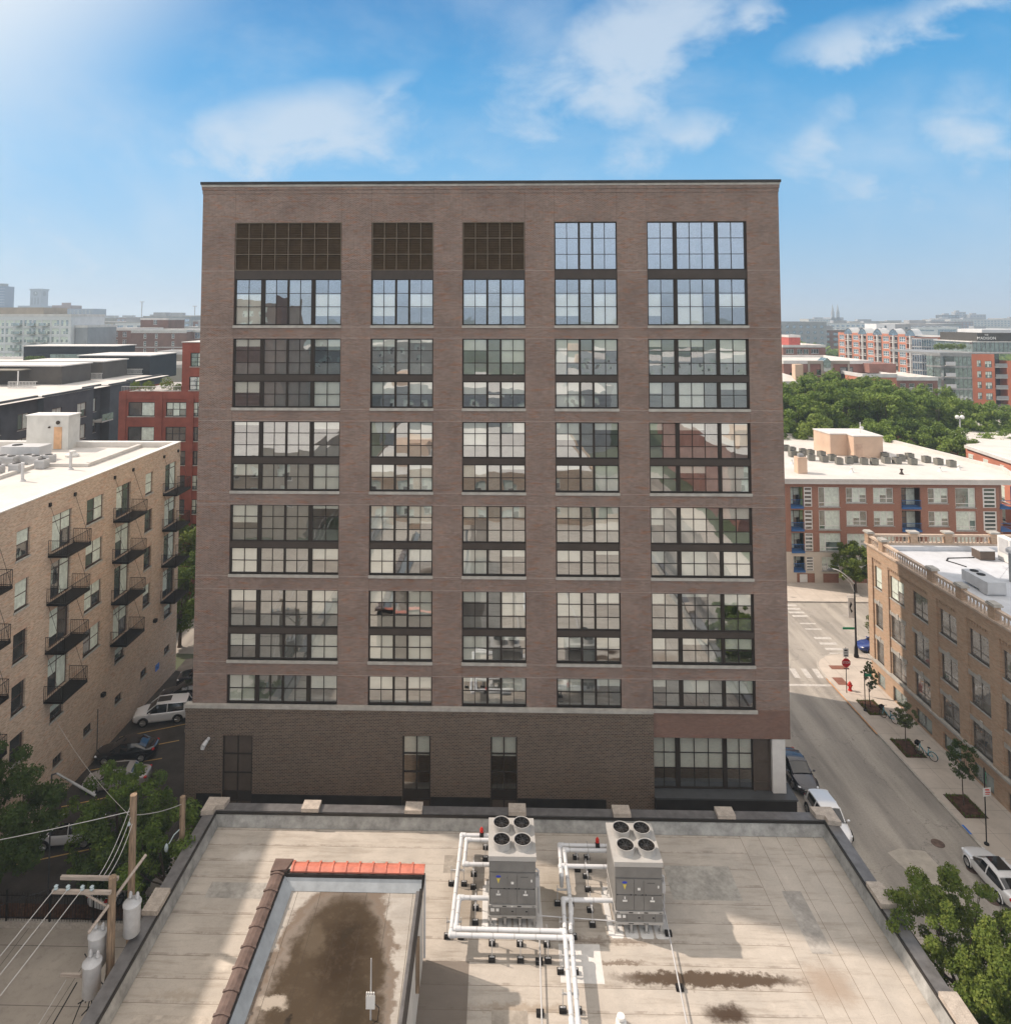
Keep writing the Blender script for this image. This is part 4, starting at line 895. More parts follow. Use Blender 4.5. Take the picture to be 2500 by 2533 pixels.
t = thing('rooftop_unit', 'large boxy rooftop unit in front of the stair bulkhead', 'rooftop unit', (-44, 64, 22.62))
MB().box(-46, 63.6, 22.7, -42.3, 65.4, 24.0).build('casing', ltgrey, t); MB().cyl((-45, 64.5, 24), (-45, 64.5, 24.05), .45).build('fan_grille', rubber, t); mb = MB(); mb.box(-47.6, 63.8, 22.7, -46.05, 65.2, 23.6); mb.build('duct', white_paint, t)
for i, (x, y, h, lab) in enumerate(((-37.4, 60.5, 1.6, 'tall thin vent pipe on left roof nearest the stair bulkhead'), (-38.7, 56.2, 1.5, 'thin vent pipe on left roof in the middle of three'), (-39.6, 52.0, 1.6, 'thin vent pipe on left roof nearest the photo edge'))):
    mb = MB(); mb.cyl((x, y, 22.6), (x, y, 22.6 + h), .12); mb.lathe((x, y, 22.6), [(.3, 0), (.14, .2)], 10); tag(mb.build('vent_pipe', ltgrey, smooth=True), lab, 'vent pipe', 'vent pipes on the left roof')
mb = MB(); mb.lathe((-40.8, 66.2, 22.62), [(.6, 0), (.6, .2), (.3, .35), (.3, .55), (0, .6)], 10); tag(mb.build('roof_hatch', white_paint), 'low white dome vent beside the stair bulkhead', 'vent')

# ------------------------------------------------------------------ buff brick building on the right with balustrade
RT = thing('balustrade_building', 'buff brick building with stone balustrade and white roof on the right', 'building', (37.2, 71, 0))
X1 = 37.2; cols = [(68.72, 1.25), (65.15, 2.2), (61.62, 2.2), (57.9, 2.2), (54.28, 2.2), (50.65, 2.2), (47.0, 2.2), (43.35, 2.2)]
ops = []
for (a, w_) in cols:
    for z0, z1 in ((9.6, 11.65), (5.92, 8.02), (2.58, 4.6), (.22, 1.5)): ops.append((a - 38, a - 38 + w_, z0, z1))
mb = MB(); facade(mb, (X1, 38, 0), (0, 1, 0), (-1, 0, 0), 33.1, 0, 13.35, ops, .2)
mb.quad((X1, 71.1, 0), (80, 71.1, 0), (80, 71.1, 13.35), (X1, 71.1, 13.35))
mb.quad((X1 + .35, 38, 12.9), (X1 + .35, 70.75, 12.9), (X1 + .35, 70.75, 13.35), (X1 + .35, 38, 13.35)); mb.quad((80, 70.75, 12.9), (X1 + .35, 70.75, 12.9), (X1 + .35, 70.75, 13.35), (80, 70.75, 13.35))
# piers standing slightly proud between recessed window panels
pier = [(70.25, 71.1), (67.5, 68.55), (60.35, 61.45), (56.65, 57.75), (53.0, 54.1), (49.4, 50.5), (45.7, 46.8), (42, 43.1)]
for a, b in pier: mb.box(X1 - .13, a, 2.55, X1 - .002, b, 12.35)
mb.box(X1 - .14, 38, 12.35, X1 - .001, 71.12, 13.35)
for a, b in zip(pier[1:], pier[:-1]):
    for k in range(int((b[0] - a[1]) / .3)): y = a[1] + .1 + k * .3; mb.box(X1 - .10, y, 12.1, X1 - .003, y + .16, 12.35)
mb.build('wall', brick_yellow, RT)
roofw = M('cool_white_roof', (.54, .56, .59), .7, var=.05, vs=.4, grain=.14, gs=1.8)
MB().quad((X1 + .35, 38, 12.95), (80, 38, 12.95), (80, 70.75, 12.95), (X1 + .35, 70.75, 12.95)).build('roof', roofw, RT)
mb = MB(); mb.box(X1 + .3, 70.3, 12.9, 80, 70.76, 13.36); mb.box(X1 + .3, 38, 12.9, X1 + .45, 70.3, 13.3); mb.build('parapet_lining', roofw, RT)
mb = MB(); mb.box(X1 - .28, 38, 2.35, X1 - .15 + .12, 71.3, 2.55); mb.build('belt_ledge', stone, RT)
wl = M('warm_limestone', (.58, .46, .36), .8, var=.12, vs=2, grain=.25, gs=12)
mb = MB(); mb.box(X1 - .3, 38, 13.35, X1 + .35, 71.35, 13.52); mb.box(X1 + .35, 70.75, 13.35, 80, 71.35, 13.52); mb.build('cornice', wl, RT)
peds = [70.95, 68.45, 60.9, 57.2, 53.55, 49.9, 46.2, 42.5]; pedx = [41.6, 45.0, 49.5, 54.0, 58.5, 63, 67.5, 72]
bal = MB(); 
def baluster(x, y): bal.lathe((x, y, 13.52), [(.075, 0), (.075, .06), (.05, .1), (.085, .28), (.05, .5), (.07, .56), (.07, .62)], 7)
for a, b in zip(peds, peds[1:]):
    L_ = a - b - .9; n = max(2, int(L_ / .36))
    for k in range(n): baluster(X1, a - .45 - L_ * (k + .5) / n)
for a, b in zip([X1 + .15] + pedx, pedx):
    L_ = b - a - .9; n = int(L_ / .36)
    for k in range(n): baluster(a + .45 + L_ * (k + .5) / n, 71.05)
bal.build('balustrade', wl, RT, smooth=True)
mb = MB(); mb.box(X1 - .16, 38, 14.14, X1 + .16, 71.2, 14.34); mb.box(X1 + .16, 70.9, 14.14, 80, 71.2, 14.34); mb.build('handrail', wl, RT)
for y in peds:
    mb = MB(); mb.box(X1 - .24, y - .35, 13.35, X1 + .24, y + .35, 14.5); mb.build('pedestal', brick_yellow, RT)
    mb = MB(); mb.box(X1 - .36, y - .47, 14.5, X1 + .36, y + .47, 14.62); mb.box(X1 - .3, y - .41, 14.62, X1 + .3, y + .41, 14.7); mb.build('pedestal_cap', stone, RT)
for x in pedx:
    MB().box(x - .35, 70.8, 13.52, x + .35, 71.3, 14.5).build('pedestal', brick_yellow, RT); MB().box(x - .47, 70.68, 14.5, x + .47, 71.42, 14.66).build('pedestal_cap', stone, RT)
rwf = M('taupe_frame', (.16, .135, .115), .6); rgl = DGLASS('taupe_glass', (.08, .072, .062), refl=.22); k = 0
for (a, w_) in cols:
    xs = () if w_ < 2 else (.5,)
    for z0, z1 in ((9.6, 11.65), (5.92, 8.02), (2.58, 4.6)):
        place_win(RT, (X1, a + w_, z0), (0, -1, 0), win_mesh(w_, z1 - z0, xs, (.3,), .07, .14, [rwf, rgl, curt, stone], .12, .35 if z0 > 9 and a > 64 else .0, k % 3)); k += 1
    place_win(RT, (X1, a + w_, .22), (0, -1, 0), win_mesh(w_, 1.28, xs, (), .07, .14, [rwf, DG2, curt, stone] if False else [rwf, dgl_g, curt, stone], 0, 0, 0))
for (a, w_) in cols:
    for z1 in (8.02, 4.6):
        mb = MB()
        # splayed stone lintel with raised keystone
        c = a + w_ / 2; h = w_ / 2
        mb.add([(X1 - .03, c - h - .0, z1), (X1 - .03, c + h, z1), (X1 - .03, c + h + .16, z1 + .32), (X1 - .03, c - h - .16, z1 + .32)], [(0, 1, 2, 3)])
        mb.box(X1 - .07, c - .14, z1 - .02, X1 - .005, c + .14, z1 + .46); mb.box(X1 - .05, c - h - .2, z1 - .02, X1 - .005, c - h + .06, z1 + .34); mb.box(X1 - .05, c + h - .06, z1 - .02, X1 - .005, c + h + .2, z1 + .34)
        mb.build('lintel', stone, RT)
for i, (x, y, w_, d_, h, lab) in enumerate(((41.4, 60.8, 1.5, 3.2, 1.1, 'long metal rooftop unit with two round fans behind the balustrade'),)):
    t = thing('rooftop_unit', lab, 'rooftop unit', (x, y, 12.95)); MB().box(x - w_ / 2, y - d_ / 2, 13.15, x + w_ / 2, y + d_ / 2, 12.95 + h).build('casing', ltgrey, t); MB().box(x - w_ / 2 - .02, y - d_ / 2 + .1, 13.0, x + w_ / 2 + .1, y - d_ / 2 + 1.0, 13.7).build('duct', ltgrey, t)
    for s in (.25, 1.1): MB().cyl((x, y + s, 12.95 + h), (x, y + s, 12.99 + h), .33, n=18).build('fan_grille', rubber, t)
t = thing('condenser', 'tall white condenser standing upright on the right roof', 'condenser', (48.2, 67.4, 12.95)); MB().box(47.9, 66.6, 13.0, 48.5, 68.2, 15.2).build('casing', wframe, t); MB().box(47.86, 66.8, 13.8, 47.9, 68.0, 15.1).build('coil_grille', ltgrey, t)
t = thing('rooftop_unit', 'small brown box unit beside the tall white condenser', 'rooftop unit', (46.6, 68.2, 12.95)); MB().box(45.9, 67.7, 13.0, 47.3, 68.9, 13.8).build('casing', M('brown_box', (.12, .09, .07), .6), t); MB().box(45.85, 67.65, 13.8, 47.35, 68.95, 13.87).build('lid', ltgrey, t)
t = thing('exhaust_flue', 'tall galvanised exhaust flue with turban cap on the right roof', 'flue', (45.0, 62.4, 12.95)); mb = MB(); mb.cyl((45, 62.4, 12.95), (45, 62.4, 15.4), .24, n=14); mb.build('stack', midgrey, t, smooth=True); mb = MB(); mb.lathe((45, 62.4, 15.4), [(.24, 0), (.42, .1), (.42, .35), (.2, .5), (0, .52)], 14); mb.build('cap', ltgrey, t, smooth=True)
mb = MB(); [mb.cyl((45, 62.4, 14.6), (45 + .9 * cos(a), 62.4 + .9 * sin(a), 13), .012, n=4) for a in (.4, 2.5, 4.6)]; mb.build('guy_wire', ltgrey, t)
for x, y, lab in ((47.6, 64.6, 'low white domed skylight on the right roof, farther one'), (47.9, 61.5, 'low white domed skylight on the right roof, nearer one')):
    t = thing('skylight', lab, 'skylight', (x, y, 12.95), group='domed skylights on the right roof'); MB().box(x - 1, y - 1.2, 12.96, x + 1, y + 1.2, 13.2).build('curb', roofw, t); mb = MB(); mb.ball((x, y, 13.2), 1, (.92, 1.1, .28), n=16); mb.build('dome', white_paint, t, smooth=True)
mb = MB(); mb.tube([(43.4, 65.9, 12.99), (43.0, 66.8, 12.99), (42.6, 67.5, 12.99), (43.2, 68.2, 12.99), (45.8, 68.4, 12.99)], .05, 6); tag(mb.build('cable', rubber), 'black cable snaking over the white roof on the right', 'cable')

# ------------------------------------------------------------------ cars
def carpaint(name, c, r=.25): 
    m, g, b = newmat(name); g.put(b.inputs['Base Color'], c); b.inputs['Roughness'].default_value = r; b.inputs['Coat Weight'].default_value = .8; b.inputs['Coat Roughness'].default_value = .04; b.inputs['Metallic'].default_value = .15; return m
cglass = M('car_glass', (.012, .014, .016), .06, var=0, spec=.9); tyre = M('tyre', (.018, .017, .016), .85, var=.1); rimm = M('alloy', (.4, .4, .4), .3, .8, var=.05)
lampw = M('head_lamp', (.75, .77, .8), .12, var=0); lampr = M('tail_lamp', (.45, .02, .015), .2, var=0); chrome = M('chrome', (.6, .6, .6), .15, .9, var=0); blackpl = M('black_trim', (.02, .02, .02), .5, var=0)
def loft(mb, st, n, m=0, close=True):
    """st = list of rings with n points each"""
    k = len(mb.v); vs = [p for r in st for p in r]; fs = []
    for i in range(len(st) - 1):
        for j in range(n - 1): fs.append((i * n + j, (i + 1) * n + j, (i + 1) * n + j + 1, i * n + j + 1))
    if close: fs += [tuple(range(n)), tuple((len(st) - 1) * n + q for q in range(n))[::-1]]
    mb.add(vs, fs, m)
def car(kind, paint, label, loc, rz, group=None, roofm=None, sunroof=False):
    L, Wd, H, belt, hood, trunk, ax, wr_ = {'suv': (4.85, 1.95, 1.78, 1.10, 1.08, 1.12, 1.42, .38), 'sedan': (4.8, 1.85, 1.45, .93, .86, 1.0, 1.4, .34), 'hatch': (4.35, 1.82, 1.6, 1.0, .98, 1.05, 1.3, .34)}[kind]
    t = thing('parked_car', label, 'car', loc, rz, group)
    hl, hw = L / 2, Wd / 2
    # lower body: stations (x, top z, half width, bottom z); x forward
    if kind == 'sedan': S_ = [(-hl, .74, .42, .42), (-hl + .05, trunk - .12, .68, .36), (-hl + .2, trunk - .04, .84, .3), (-hl + .6, trunk, .93, .24), (-hl + 1.15, belt + .05, .97, .22), (-.4, belt, 1.0, .2), (.6, belt - .01, 1.0, .2), (hl - 1.45, hood + .06, .98, .2), (hl - .8, hood - .03, .94, .22), (hl - .4, hood - .11, .87, .25), (hl - .17, hood - .2, .74, .28), (hl - .05, .60, .55, .32), (hl, .52, .34, .36)]
    else: S_ = [(-hl, .9, .55, .42), (-hl + .05, belt - .1, .80, .38), (-hl + .2, belt - .01, .92, .3), (-hl + .5, belt + .02, .97, .26), (-.9, belt + .01, 1.0, .24), (.5, belt, 1.0, .24), (hl - 1.35, hood + .04, .99, .24), (hl - .75, hood - .02, .95, .26), (hl - .38, hood - .09, .88, .28), (hl - .16, hood - .2, .76, .32), (hl - .04, .68, .56, .36), (hl, .58, .36, .4)]
    rings = []
    for x, zt, wf_, zb in S_:
        w = hw * wf_; pr = [(w * .82, zb), (w * .97, zb + .08), (w, zb + .3), (w * 1.0, zt - .22), (w * .965, zt - .07), (w * .86, zt), (w * .4, zt + .025)]
        rings.append([(x, y, z) for y, z in pr] + [(x, -y, z) for y, z in pr[::-1]])
    b = MB(); loft(b, rings, 14); b.add([], []); bo = b.mesh('body', [paint])
    # close the underside
    b2 = MB(); b2.v = list(b.v); b2.f = list(b.f); b2.m = list(b.m)
    body = bpy.data.objects.new('body', bo); C.objects.link(body); body.parent = t
    for p in bo.polygons: p.use_smooth = True
    md = body.modifiers.new('sub', 'SUBSURF'); md.levels = md.render_levels = 2
    # glass house
    if kind == 'sedan': G_ = [(-hl + .75, belt + .03, .9, belt + .08, .70), (-hl + 1.35, belt, .95, H - .10, .70), (-.35, belt, .96, H - .02, .72), (.25, belt, .96, H - .05, .71), (hl - 1.35, hood + .03, .93, hood + .09, .72)]
    elif kind == 'suv': G_ = [(-hl + .12, belt, .88, belt + .1, .76), (-hl + .42, belt, .93, H - .1, .74), (-.6, belt, .95, H - .03, .76), (.35, belt, .95, H - .05, .74), (hl - 1.3, hood + .03, .93, hood + .1, .76)]
    else: G_ = [(-hl + .1, belt, .85, belt + .08, .72), (-hl + .65, belt, .92, H - .12, .70), (-.3, belt, .95, H - .02, .72), (.35, belt, .95, H - .05, .70), (hl - 1.1, hood + .03, .92, hood + .08, .72)]
    rings = []; roofr = []
    for x, z0, w0, z1, w1 in G_:
        a0, a1 = hw * w0, hw * w1; rings.append([(x, a0, z0 - .03), (x, (a0 + a1) / 2 + .02, (z0 + z1) / 2), (x, a1, z1), (x, a1 * .5, z1 + .03), (x, 0, z1 + .035), (x, -a1 * .5, z1 + .03), (x, -a1, z1), (x, -(a0 + a1) / 2 - .02, (z0 + z1) / 2), (x, -a0, z0 - .03)])
    gm = MB(); loft(gm, rings, 9, close=False); go = gm.build('windows', cglass, None, smooth=False, off=(0, 0, 0)); go.parent = t
    rf = MB(); rr = rings[1:-1]; x0 = rr[0][2][0] - .12; x1 = rr[-1][2][0] + .06; pts = []
    seq = [(x0, rr[0][2][1] * .97, rr[0][2][2] - .02)] + [(q[2][0], q[2][1], q[2][2]) for q in rr] + [(x1, rr[-1][2][1] * .96, rr[-1][2][2] - .03)]
    rg = [[(x, w + .03, z - .03), (x, w, z + .025), (x, w * .5, z + .055), (x, 0, z + .062), (x, -w * .5, z + .055), (x, -w, z + .025), (x, -w - .03, z - .03)] for x, w, z in seq]
    loft(rf, rg, 7); ro = rf.build('roof', roofm or paint, None, smooth=True, off=(0, 0, 0)); ro.parent = t
    if sunroof:
        q = MB(); q.box(-.75, -.42, H + .03 - .02, .35, .42, H + .045); so_ = q.build('sunroof', cglass, None, off=(0, 0, 0)); so_.parent = ro
    pl = MB()
    for s in (1, -1):
        for i in range(len(rings) - 1): 
            a, c_ = rings[i], rings[i + 1]; j = 2 if s > 0 else 6; k = 0 if s > 0 else 8
        for idx, lean in ((0, 1), (len(rings) - 2, 1)):
            a = rings[idx][2 if s > 0 else 6]; c_ = rings[idx + 1][2 if s > 0 else 6]; pl.cyl((a[0], a[1] + s * .012, a[2]), (c_[0], c_[1] + s * .012, c_[2]), .045, n=6)
        for xx in ((rings[2][0][0] + .05),):
            a = rings[2][0 if s > 0 else 8]; c_ = rings[2][2 if s > 0 else 6]; m_ = rings[2][1 if s > 0 else 7]; pl.tube([(xx, a[1] + s * .01, a[2]), (xx, m_[1] + s * .01, m_[2]), (xx, c_[1] + s * .01, c_[2])], .04, 6)
        if kind != 'sedan':
            a = rings[1][0 if s > 0 else 8]; c_ = rings[1][2 if s > 0 else 6]; pl.tube([(a[0] + .05, a[1] + s * .01, a[2]), (c_[0] + .05, c_[1] + s * .02, c_[2])], .07, 6)
    po = pl.build('pillar', paint, None, off=(0, 0, 0)); po.parent = t
    for sx in (ax, -ax):
        for s in (1, -1):
            w = MB(); y = s * (hw - .1); w.cyl((sx, y - .11, wr_), (sx, y + .13 * s if s > 0 else y + .11, wr_), wr_, n=22) if False else w.cyl((sx, s * (hw - .24), wr_), (sx, s * (hw + .012), wr_), wr_, n=22); wo = w.build('wheel', tyre, None, smooth=True, off=(0, 0, 0)); wo.parent = t
            w = MB(); w.cyl((sx, s * (hw + .0), wr_), (sx, s * (hw + .018), wr_), wr_ * .66, n=16)
            for q in range(5): a = q * 2 * pi / 5; w.cyl((sx, s * (hw + .02), wr_), (sx + wr_ * .62 * cos(a), s * (hw + .022), wr_ + wr_ * .62 * sin(a)), .035, n=4)
            r_ = w.build('rim', rimm, None, off=(0, 0, 0)); r_.parent = wo
            w = MB(); arc_ = [(sx + (wr_ + .045) * cos(a), s * (hw - .0), wr_ + (wr_ + .045) * sin(a)) for a in [R(v) for v in range(-10, 191, 20)]]; w.tube(arc_, .035, 5, ball=False); r_ = w.build('wheel_arch', blackpl if kind != 'sedan' else paint, None, off=(0, 0, 0)); r_.parent = t
    for s in (1, -1):
        q = MB(); q.ball((hl - .3, s * hw * .70, hood - .24), .17, (.9, .8, .38), n=10); o = q.build('headlight', lampw, None, smooth=True, off=(0, 0, 0)); o.parent = t
        q = MB(); q.ball((-hl + .17, s * hw * .72, (trunk if kind == 'sedan' else belt) - .16), .19, (.7, .75, .5), n=10); o = q.build('taillight', lampr, None, smooth=True, off=(0, 0, 0)); o.parent = t
        q = MB(); q.ball((G_[-2][0] + .55, s * (hw + .09), belt + .06), .12, (.7, 1.0, .65), n=8); o = q.build('mirror', paint, None, smooth=True, off=(0, 0, 0)); o.parent = t
    q = MB(); q.box(hl - .2, -.32, .40, hl - .02, .32, .5); o = q.build('grille', blackpl, None, off=(0, 0, 0)); o.parent = t
    q = MB(); q.box(-hl + .03, -.26, .62, -hl + .09, .26, .74); o = q.build('licence_plate', wframe, None, off=(0, 0, 0)); o.parent = t
    q = MB(); q.box(-hl * .6, -hw * .93, belt - .02, hl * .35, -hw * .92, belt); q.box(-hl * .6, hw * .93, belt - .02, hl * .35, hw * .94, belt) ; o = q.build('door_trim', chrome, None, off=(0, 0, 0)); o.parent = t
    return t
white_c = carpaint('white_paintwork', (.80, .81, .82)); black_c = carpaint('black_paintwork', (.012, .012, .015)); silver_c = carpaint('silver_paintwork', (.36, .34, .33), .3); blue_c = carpaint('blue_paintwork', (.02, .05, .22)); dark_c = carpaint('charcoal_paintwork', (.03, .03, .04))
gL = 'cars parked in the lot by the loft building'; gR = 'cars parked along the street'
# left lot: noses to the loft wall, so forward is -X
car('suv', white_c, 'white sport utility car with black sunroof beside the brick apartment block', (-29.9, 63.0, 0), R(180 + 14), gL, sunroof=True)
car('sedan', black_c, 'black saloon parked in front of the white sport utility car', (-30.3, 57.7, 0), R(180 + 10), gL)
car('sedan', silver_c, 'silver saloon partly hidden by the leafy tree in the lot', (-29.2, 54.3, 0), R(180 + 10), gL, sunroof=True)
car('sedan', black_c, 'dark saloon parked just beyond the white sport utility car', (-29.3, 66.4, 0), R(180 + 12), gL)
car('suv', dark_c, 'dark sport utility car deepest in the lot near the fence', (-28.9, 69.2, 0), R(180 + 12), gL)
car('hatch', white_c, 'white hatchback half hidden under the trees at the near end of the lot', (-29.4, 48.7, 0), R(180 + 8), gL, roofm=cglass)
car('sedan', white_c, 'white car mostly behind foliage beside the wooden poles', (-23.6, 45.2, 0), R(75), gL)
# street: facing the camera, i.e. -Y
car('sedan', dark_c, 'charcoal saloon parked at the kerb behind the pale column', (23.5, 56.5, 0), R(-90), gR)
car('hatch', white_c, 'white hatchback parked at the kerb by the corner of the low roof', (23.45, 51.2, 0), R(-90), gR)
car('sedan', white_c, 'white sporty car with black glass roof by the far kerb at right edge', (31.75, 46.4, 0), R(90), gR, sunroof=True)
car('sedan', blue_c, 'blue car behind the tree at the street corner', (41.4, 77.4, 0), R(180), gR)
# ------------------------------------------------------------------ markings
for i, (a, b) in enumerate((((-32.3, 60.3), (-27.4, 62.4)), ((-28.8, 59.3), (-27.0, 60.0)), ((-32.0, 51.9), (-27.0, 53.8)), ((-32.3, 56.0), (-27.3, 57.6)), ((-31.8, 46.5), (-26.8, 48.2)), ((-32, 64.6), (-27.4, 66.3)), ((-23.4, 51.5), (-22.2, 50.9)))): pline(a, b, .11, M_yel, 'parking_line')
for y in (89.05, 88.0, 86.95, 85.95, 83.9, 82.45, 80.2, 78.9, 77.65, 76.55): pline((35.7, y), (37.55, y), .5 if y not in (83.9, 82.45) else .3, M_mark, 'crosswalk_bar')
for a, b in ((31.45, 31.3), (32.6, 32.4), (30.3, 30.1), (29.1, 28.9)): pline((a, 73.35), (b, 71.5), .55, M_mark, 'crosswalk_bar')
pline((26.5, 70.15), (32.9, 70.15), .35, M_mark, 'stop_line')
decal('road_patch', [(26.3, 48.9), (27.3, 49.3), (28.9, 49.1), (29.1, 47.3), (29.6, 45.4), (28.4, 44.5), (27.5, 45.3), (27.6, 46.6), (26.7, 47.4)], M('concrete_patch', (.46, .42, .36), .9, var=.1, grain=.2), .005)
pline((32.76, 71.2), (32.76, 62.0), .12, M('orange_kerb_paint', (.62, .3, .12), .8, var=.2, grain=.3, gs=4), 'kerb_paint', .152)
pline((32.92, 51.4), (32.92, 50.5), .17, M('blue_kerb_paint', (.05, .16, .5), .8, var=.2), 'kerb_paint', .153)
for x, y, lab in ((30.2, 49.8, 'round rusty manhole cover farthest from the sporty white car'), (31.1, 47.6, 'round rusty manhole cover in the middle of three'), (30.7, 45.2, 'round rusty manhole cover under the edge of the big street tree')):
    mb = MB(); mb.lathe((x, y, 0), [(.42, .004), (.42, .012), (.36, .014), (0, .012)], 20); tag(mb.build('manhole_cover', M('rusty_iron', (.16, .11, .09), .8, var=.25, vs=4, grain=.4)), lab, 'manhole cover', 'manhole covers in the street')
for x0, y0, x1, y1 in ((33.4, 70.0, 34.4, 71.4), (34.2, 73.0, 36.0, 73.8), (37.6, 72.0, 38.6, 72.7), (24.0, 92.0, 24.8, 92.9)): decal('tactile_paving', rect(x0, y0, x1, y1), M('rust_tactile', (.22, .1, .07), .8, var=.15), .148)
def bed(x, y, w_, d_): 
    o = flat('planting_bed', rect(x - w_ / 2, y - d_ / 2, x + w_ / 2, y + d_ / 2), .15, M_soil); return o
def leaves(centres, n, size, seed=0, aspect=.55, droop=0., shell=.55):
    """n leaf-sized quads scattered through clump spheres (x, y, z, r)"""
    r = np.random.default_rng(seed); c = np.array(centres, float)
    wts = c[:, 3] ** 2; idx = r.choice(len(c), n, p=wts / wts.sum())
    d = r.normal(size=(n, 3)); d /= np.linalg.norm(d, axis=1)[:, None]
    rad = c[idx, 3] * (shell + (1 - shell) * r.random(n)) * np.where(r.random(n) < .12, 1.18, 1)
    p = c[idx, :3] + d * rad[:, None] * np.array([1, 1, .8])
    nrm = d + r.normal(size=(n, 3)) * .75 + np.array([0, 0, .5]); nrm /= np.linalg.norm(nrm, axis=1)[:, None]
    a = np.cross(nrm, r.normal(size=(n, 3))); a /= np.linalg.norm(a, axis=1)[:, None]; b = np.cross(nrm, a)
    a[:, 2] -= droop; s = size * (.6 + .8 * r.random(n))[:, None]
    u = a * s * .5; v = b * s * .5 * aspect
    V = np.stack([p - u, p - v * 1.0, p + u, p + v * 1.0], 1).reshape(-1, 3); return V
def leafmesh(name, V, mat):
    n = len(V) // 4; me = bpy.data.meshes.new(name); me.vertices.add(len(V)); me.vertices.foreach_set('co', V.ravel().astype(np.float32))
    me.loops.add(4 * n); me.loops.foreach_set('vertex_index', np.arange(4 * n, dtype=np.int32)); me.polygons.add(n)
    me.polygons.foreach_set('loop_start', np.arange(0, 4 * n, 4, dtype=np.int32)); me.polygons.foreach_set('loop_total', np.full(n, 4, dtype=np.int32))
    me.materials.append(mat); me.update(calc_edges=True); return me
def crown_clumps(R_, H, n, seed, squash=1., rc=(.22, .38), taper=0.):
    r = random.Random(seed); out = []
    while len(out) < n:
        x, y, z = [r.uniform(-1, 1) for _ in range(3)]
        q = x * x + y * y + z * z
        if q > 1 or (q < .25 and r.random() < .7): continue
        k = 1 - taper * max(0, z)
        out.append((x * R_ * k, y * R_ * k, H + z * R_ * squash, R_ * r.uniform(*rc) * k))
    return out
bark = M('bark', (.10, .075, .055), .9, var=.25, vs=5)
def limbs(cl, th, r0, seed, k=9, base=(0, 0, 0)):
    mb = MB(); r = random.Random(seed); b = Vector(base); top = Vector((r.uniform(-.15, .15), r.uniform(-.15, .15), th)) + b
    mid = (b + top) / 2 + Vector((r.uniform(-.1, .1), r.uniform(-.1, .1), 0)) * th * .3
    mb.cyl(b, b + Vector((0, 0, .25)), r0 * 1.5, r0 * 1.05, 10); mb.cyl(b + Vector((0, 0, .2)), mid, r0 * 1.05, r0 * .85, 10); mb.cyl(mid, top, r0 * .85, r0 * .7, 10)
    pick = r.sample(cl, min(k, len(cl)))
    for c in pick:
        e = Vector(c[:3]); s = top + (Vector((0, 0, r.uniform(-.3, .3) * th * .3))); m_ = s.lerp(e, .5) + Vector((0, 0, -.08 * (e - s).length))
        mb.cyl(s, m_, r0 * .42, r0 * .28, 7); mb.cyl(m_, e, r0 * .28, r0 * .1, 6)
        for _ in range(2):
            e2 = e + Vector((r.uniform(-1, 1), r.uniform(-1, 1), r.uniform(-.4, 1))) * c[3]; mb.cyl(m_.lerp(e, .5), e2, r0 * .14, r0 * .04, 5)
    return mb
def tree(label, loc, R_, H, th, n, size, mat, seed, nc=26, squash=.9, r0=.16, name='tree', group=None, taper=0, aspect=.55, droop=0, rc=(.22, .38)):
    t = thing(name, label, 'tree', loc, 0, group)
    cl = crown_clumps(R_, H, nc, seed, squash, rc, taper)
    tr = limbs(cl, th, r0, seed).build('trunk', bark, None, smooth=True, off=(0, 0, 0)); tr.parent = t
    o = bpy.data.objects.new('crown', leafmesh('crown', leaves(cl, n, size, seed, aspect, droop), mat)); C.objects.link(o); o.parent = t
    return t
leaf_a = LEAF('leaf_green', (.05, .09, .017), (.12, .18, .03), (.20, .22, .045), .5)
leaf_b = LEAF('leaf_yellow_green', (.075, .12, .022), (.15, .19, .035), (.25, .25, .06), .5)
leaf_d = LEAF('leaf_dark', (.03, .055, .014), (.065, .10, .024), (.10, .115, .03), .45)
leaf_f = LEAF('leaf_far', (.085, .14, .027), (.19, .26, .05), (.28, .31, .075), .16)
leaf_s = LEAF('leaf_sage', (.08, .11, .04), (.13, .15, .06), (.2, .2, .09), .7)
# big street trees at the lower right
tree('largest leafy street tree overhanging the bottom right corner of the photo', (23.9, 32.6, .13), 2.9, 4.9, 2.6, 52000, .15, leaf_b, 4, 120, .8, .17, 'street_tree', 'street trees beside the low roof', rc=(.09, .19), droop=.3)
tree('leafy street tree with its top against the road patch, behind the largest one', (22.9, 36.6, .13), 3.1, 4.9, 2.5, 34000, .14, leaf_b, 5, 100, .85, .14, 'street_tree', 'street trees beside the low roof', rc=(.09, .19), droop=.3)
tree('lower street tree in front of the white sporty car, touching the right edge', (27.6, 32.6, .0), 2.5, 3.6, 1.9, 22000, .15, leaf_a, 6, 90, .8, .14, 'street_tree', 'street trees beside the low roof', rc=(.09, .19), droop=.3)
tree('leafy street tree low in the bottom right corner near the parapet', (23.6, 29.2, .13), 2.7, 5.0, 2.6, 26000, .15, leaf_a, 8, 90, .8, .15, 'street_tree', 'street trees beside the low roof', rc=(.09, .19), droop=.3)
tree('small tree cut by the right edge beside the pavement', (35.6, 45.0, .14), 1.1, 4.0, 2.2, 2600, .16, leaf_a, 9, 16, 1.1, .05, 'young_tree')
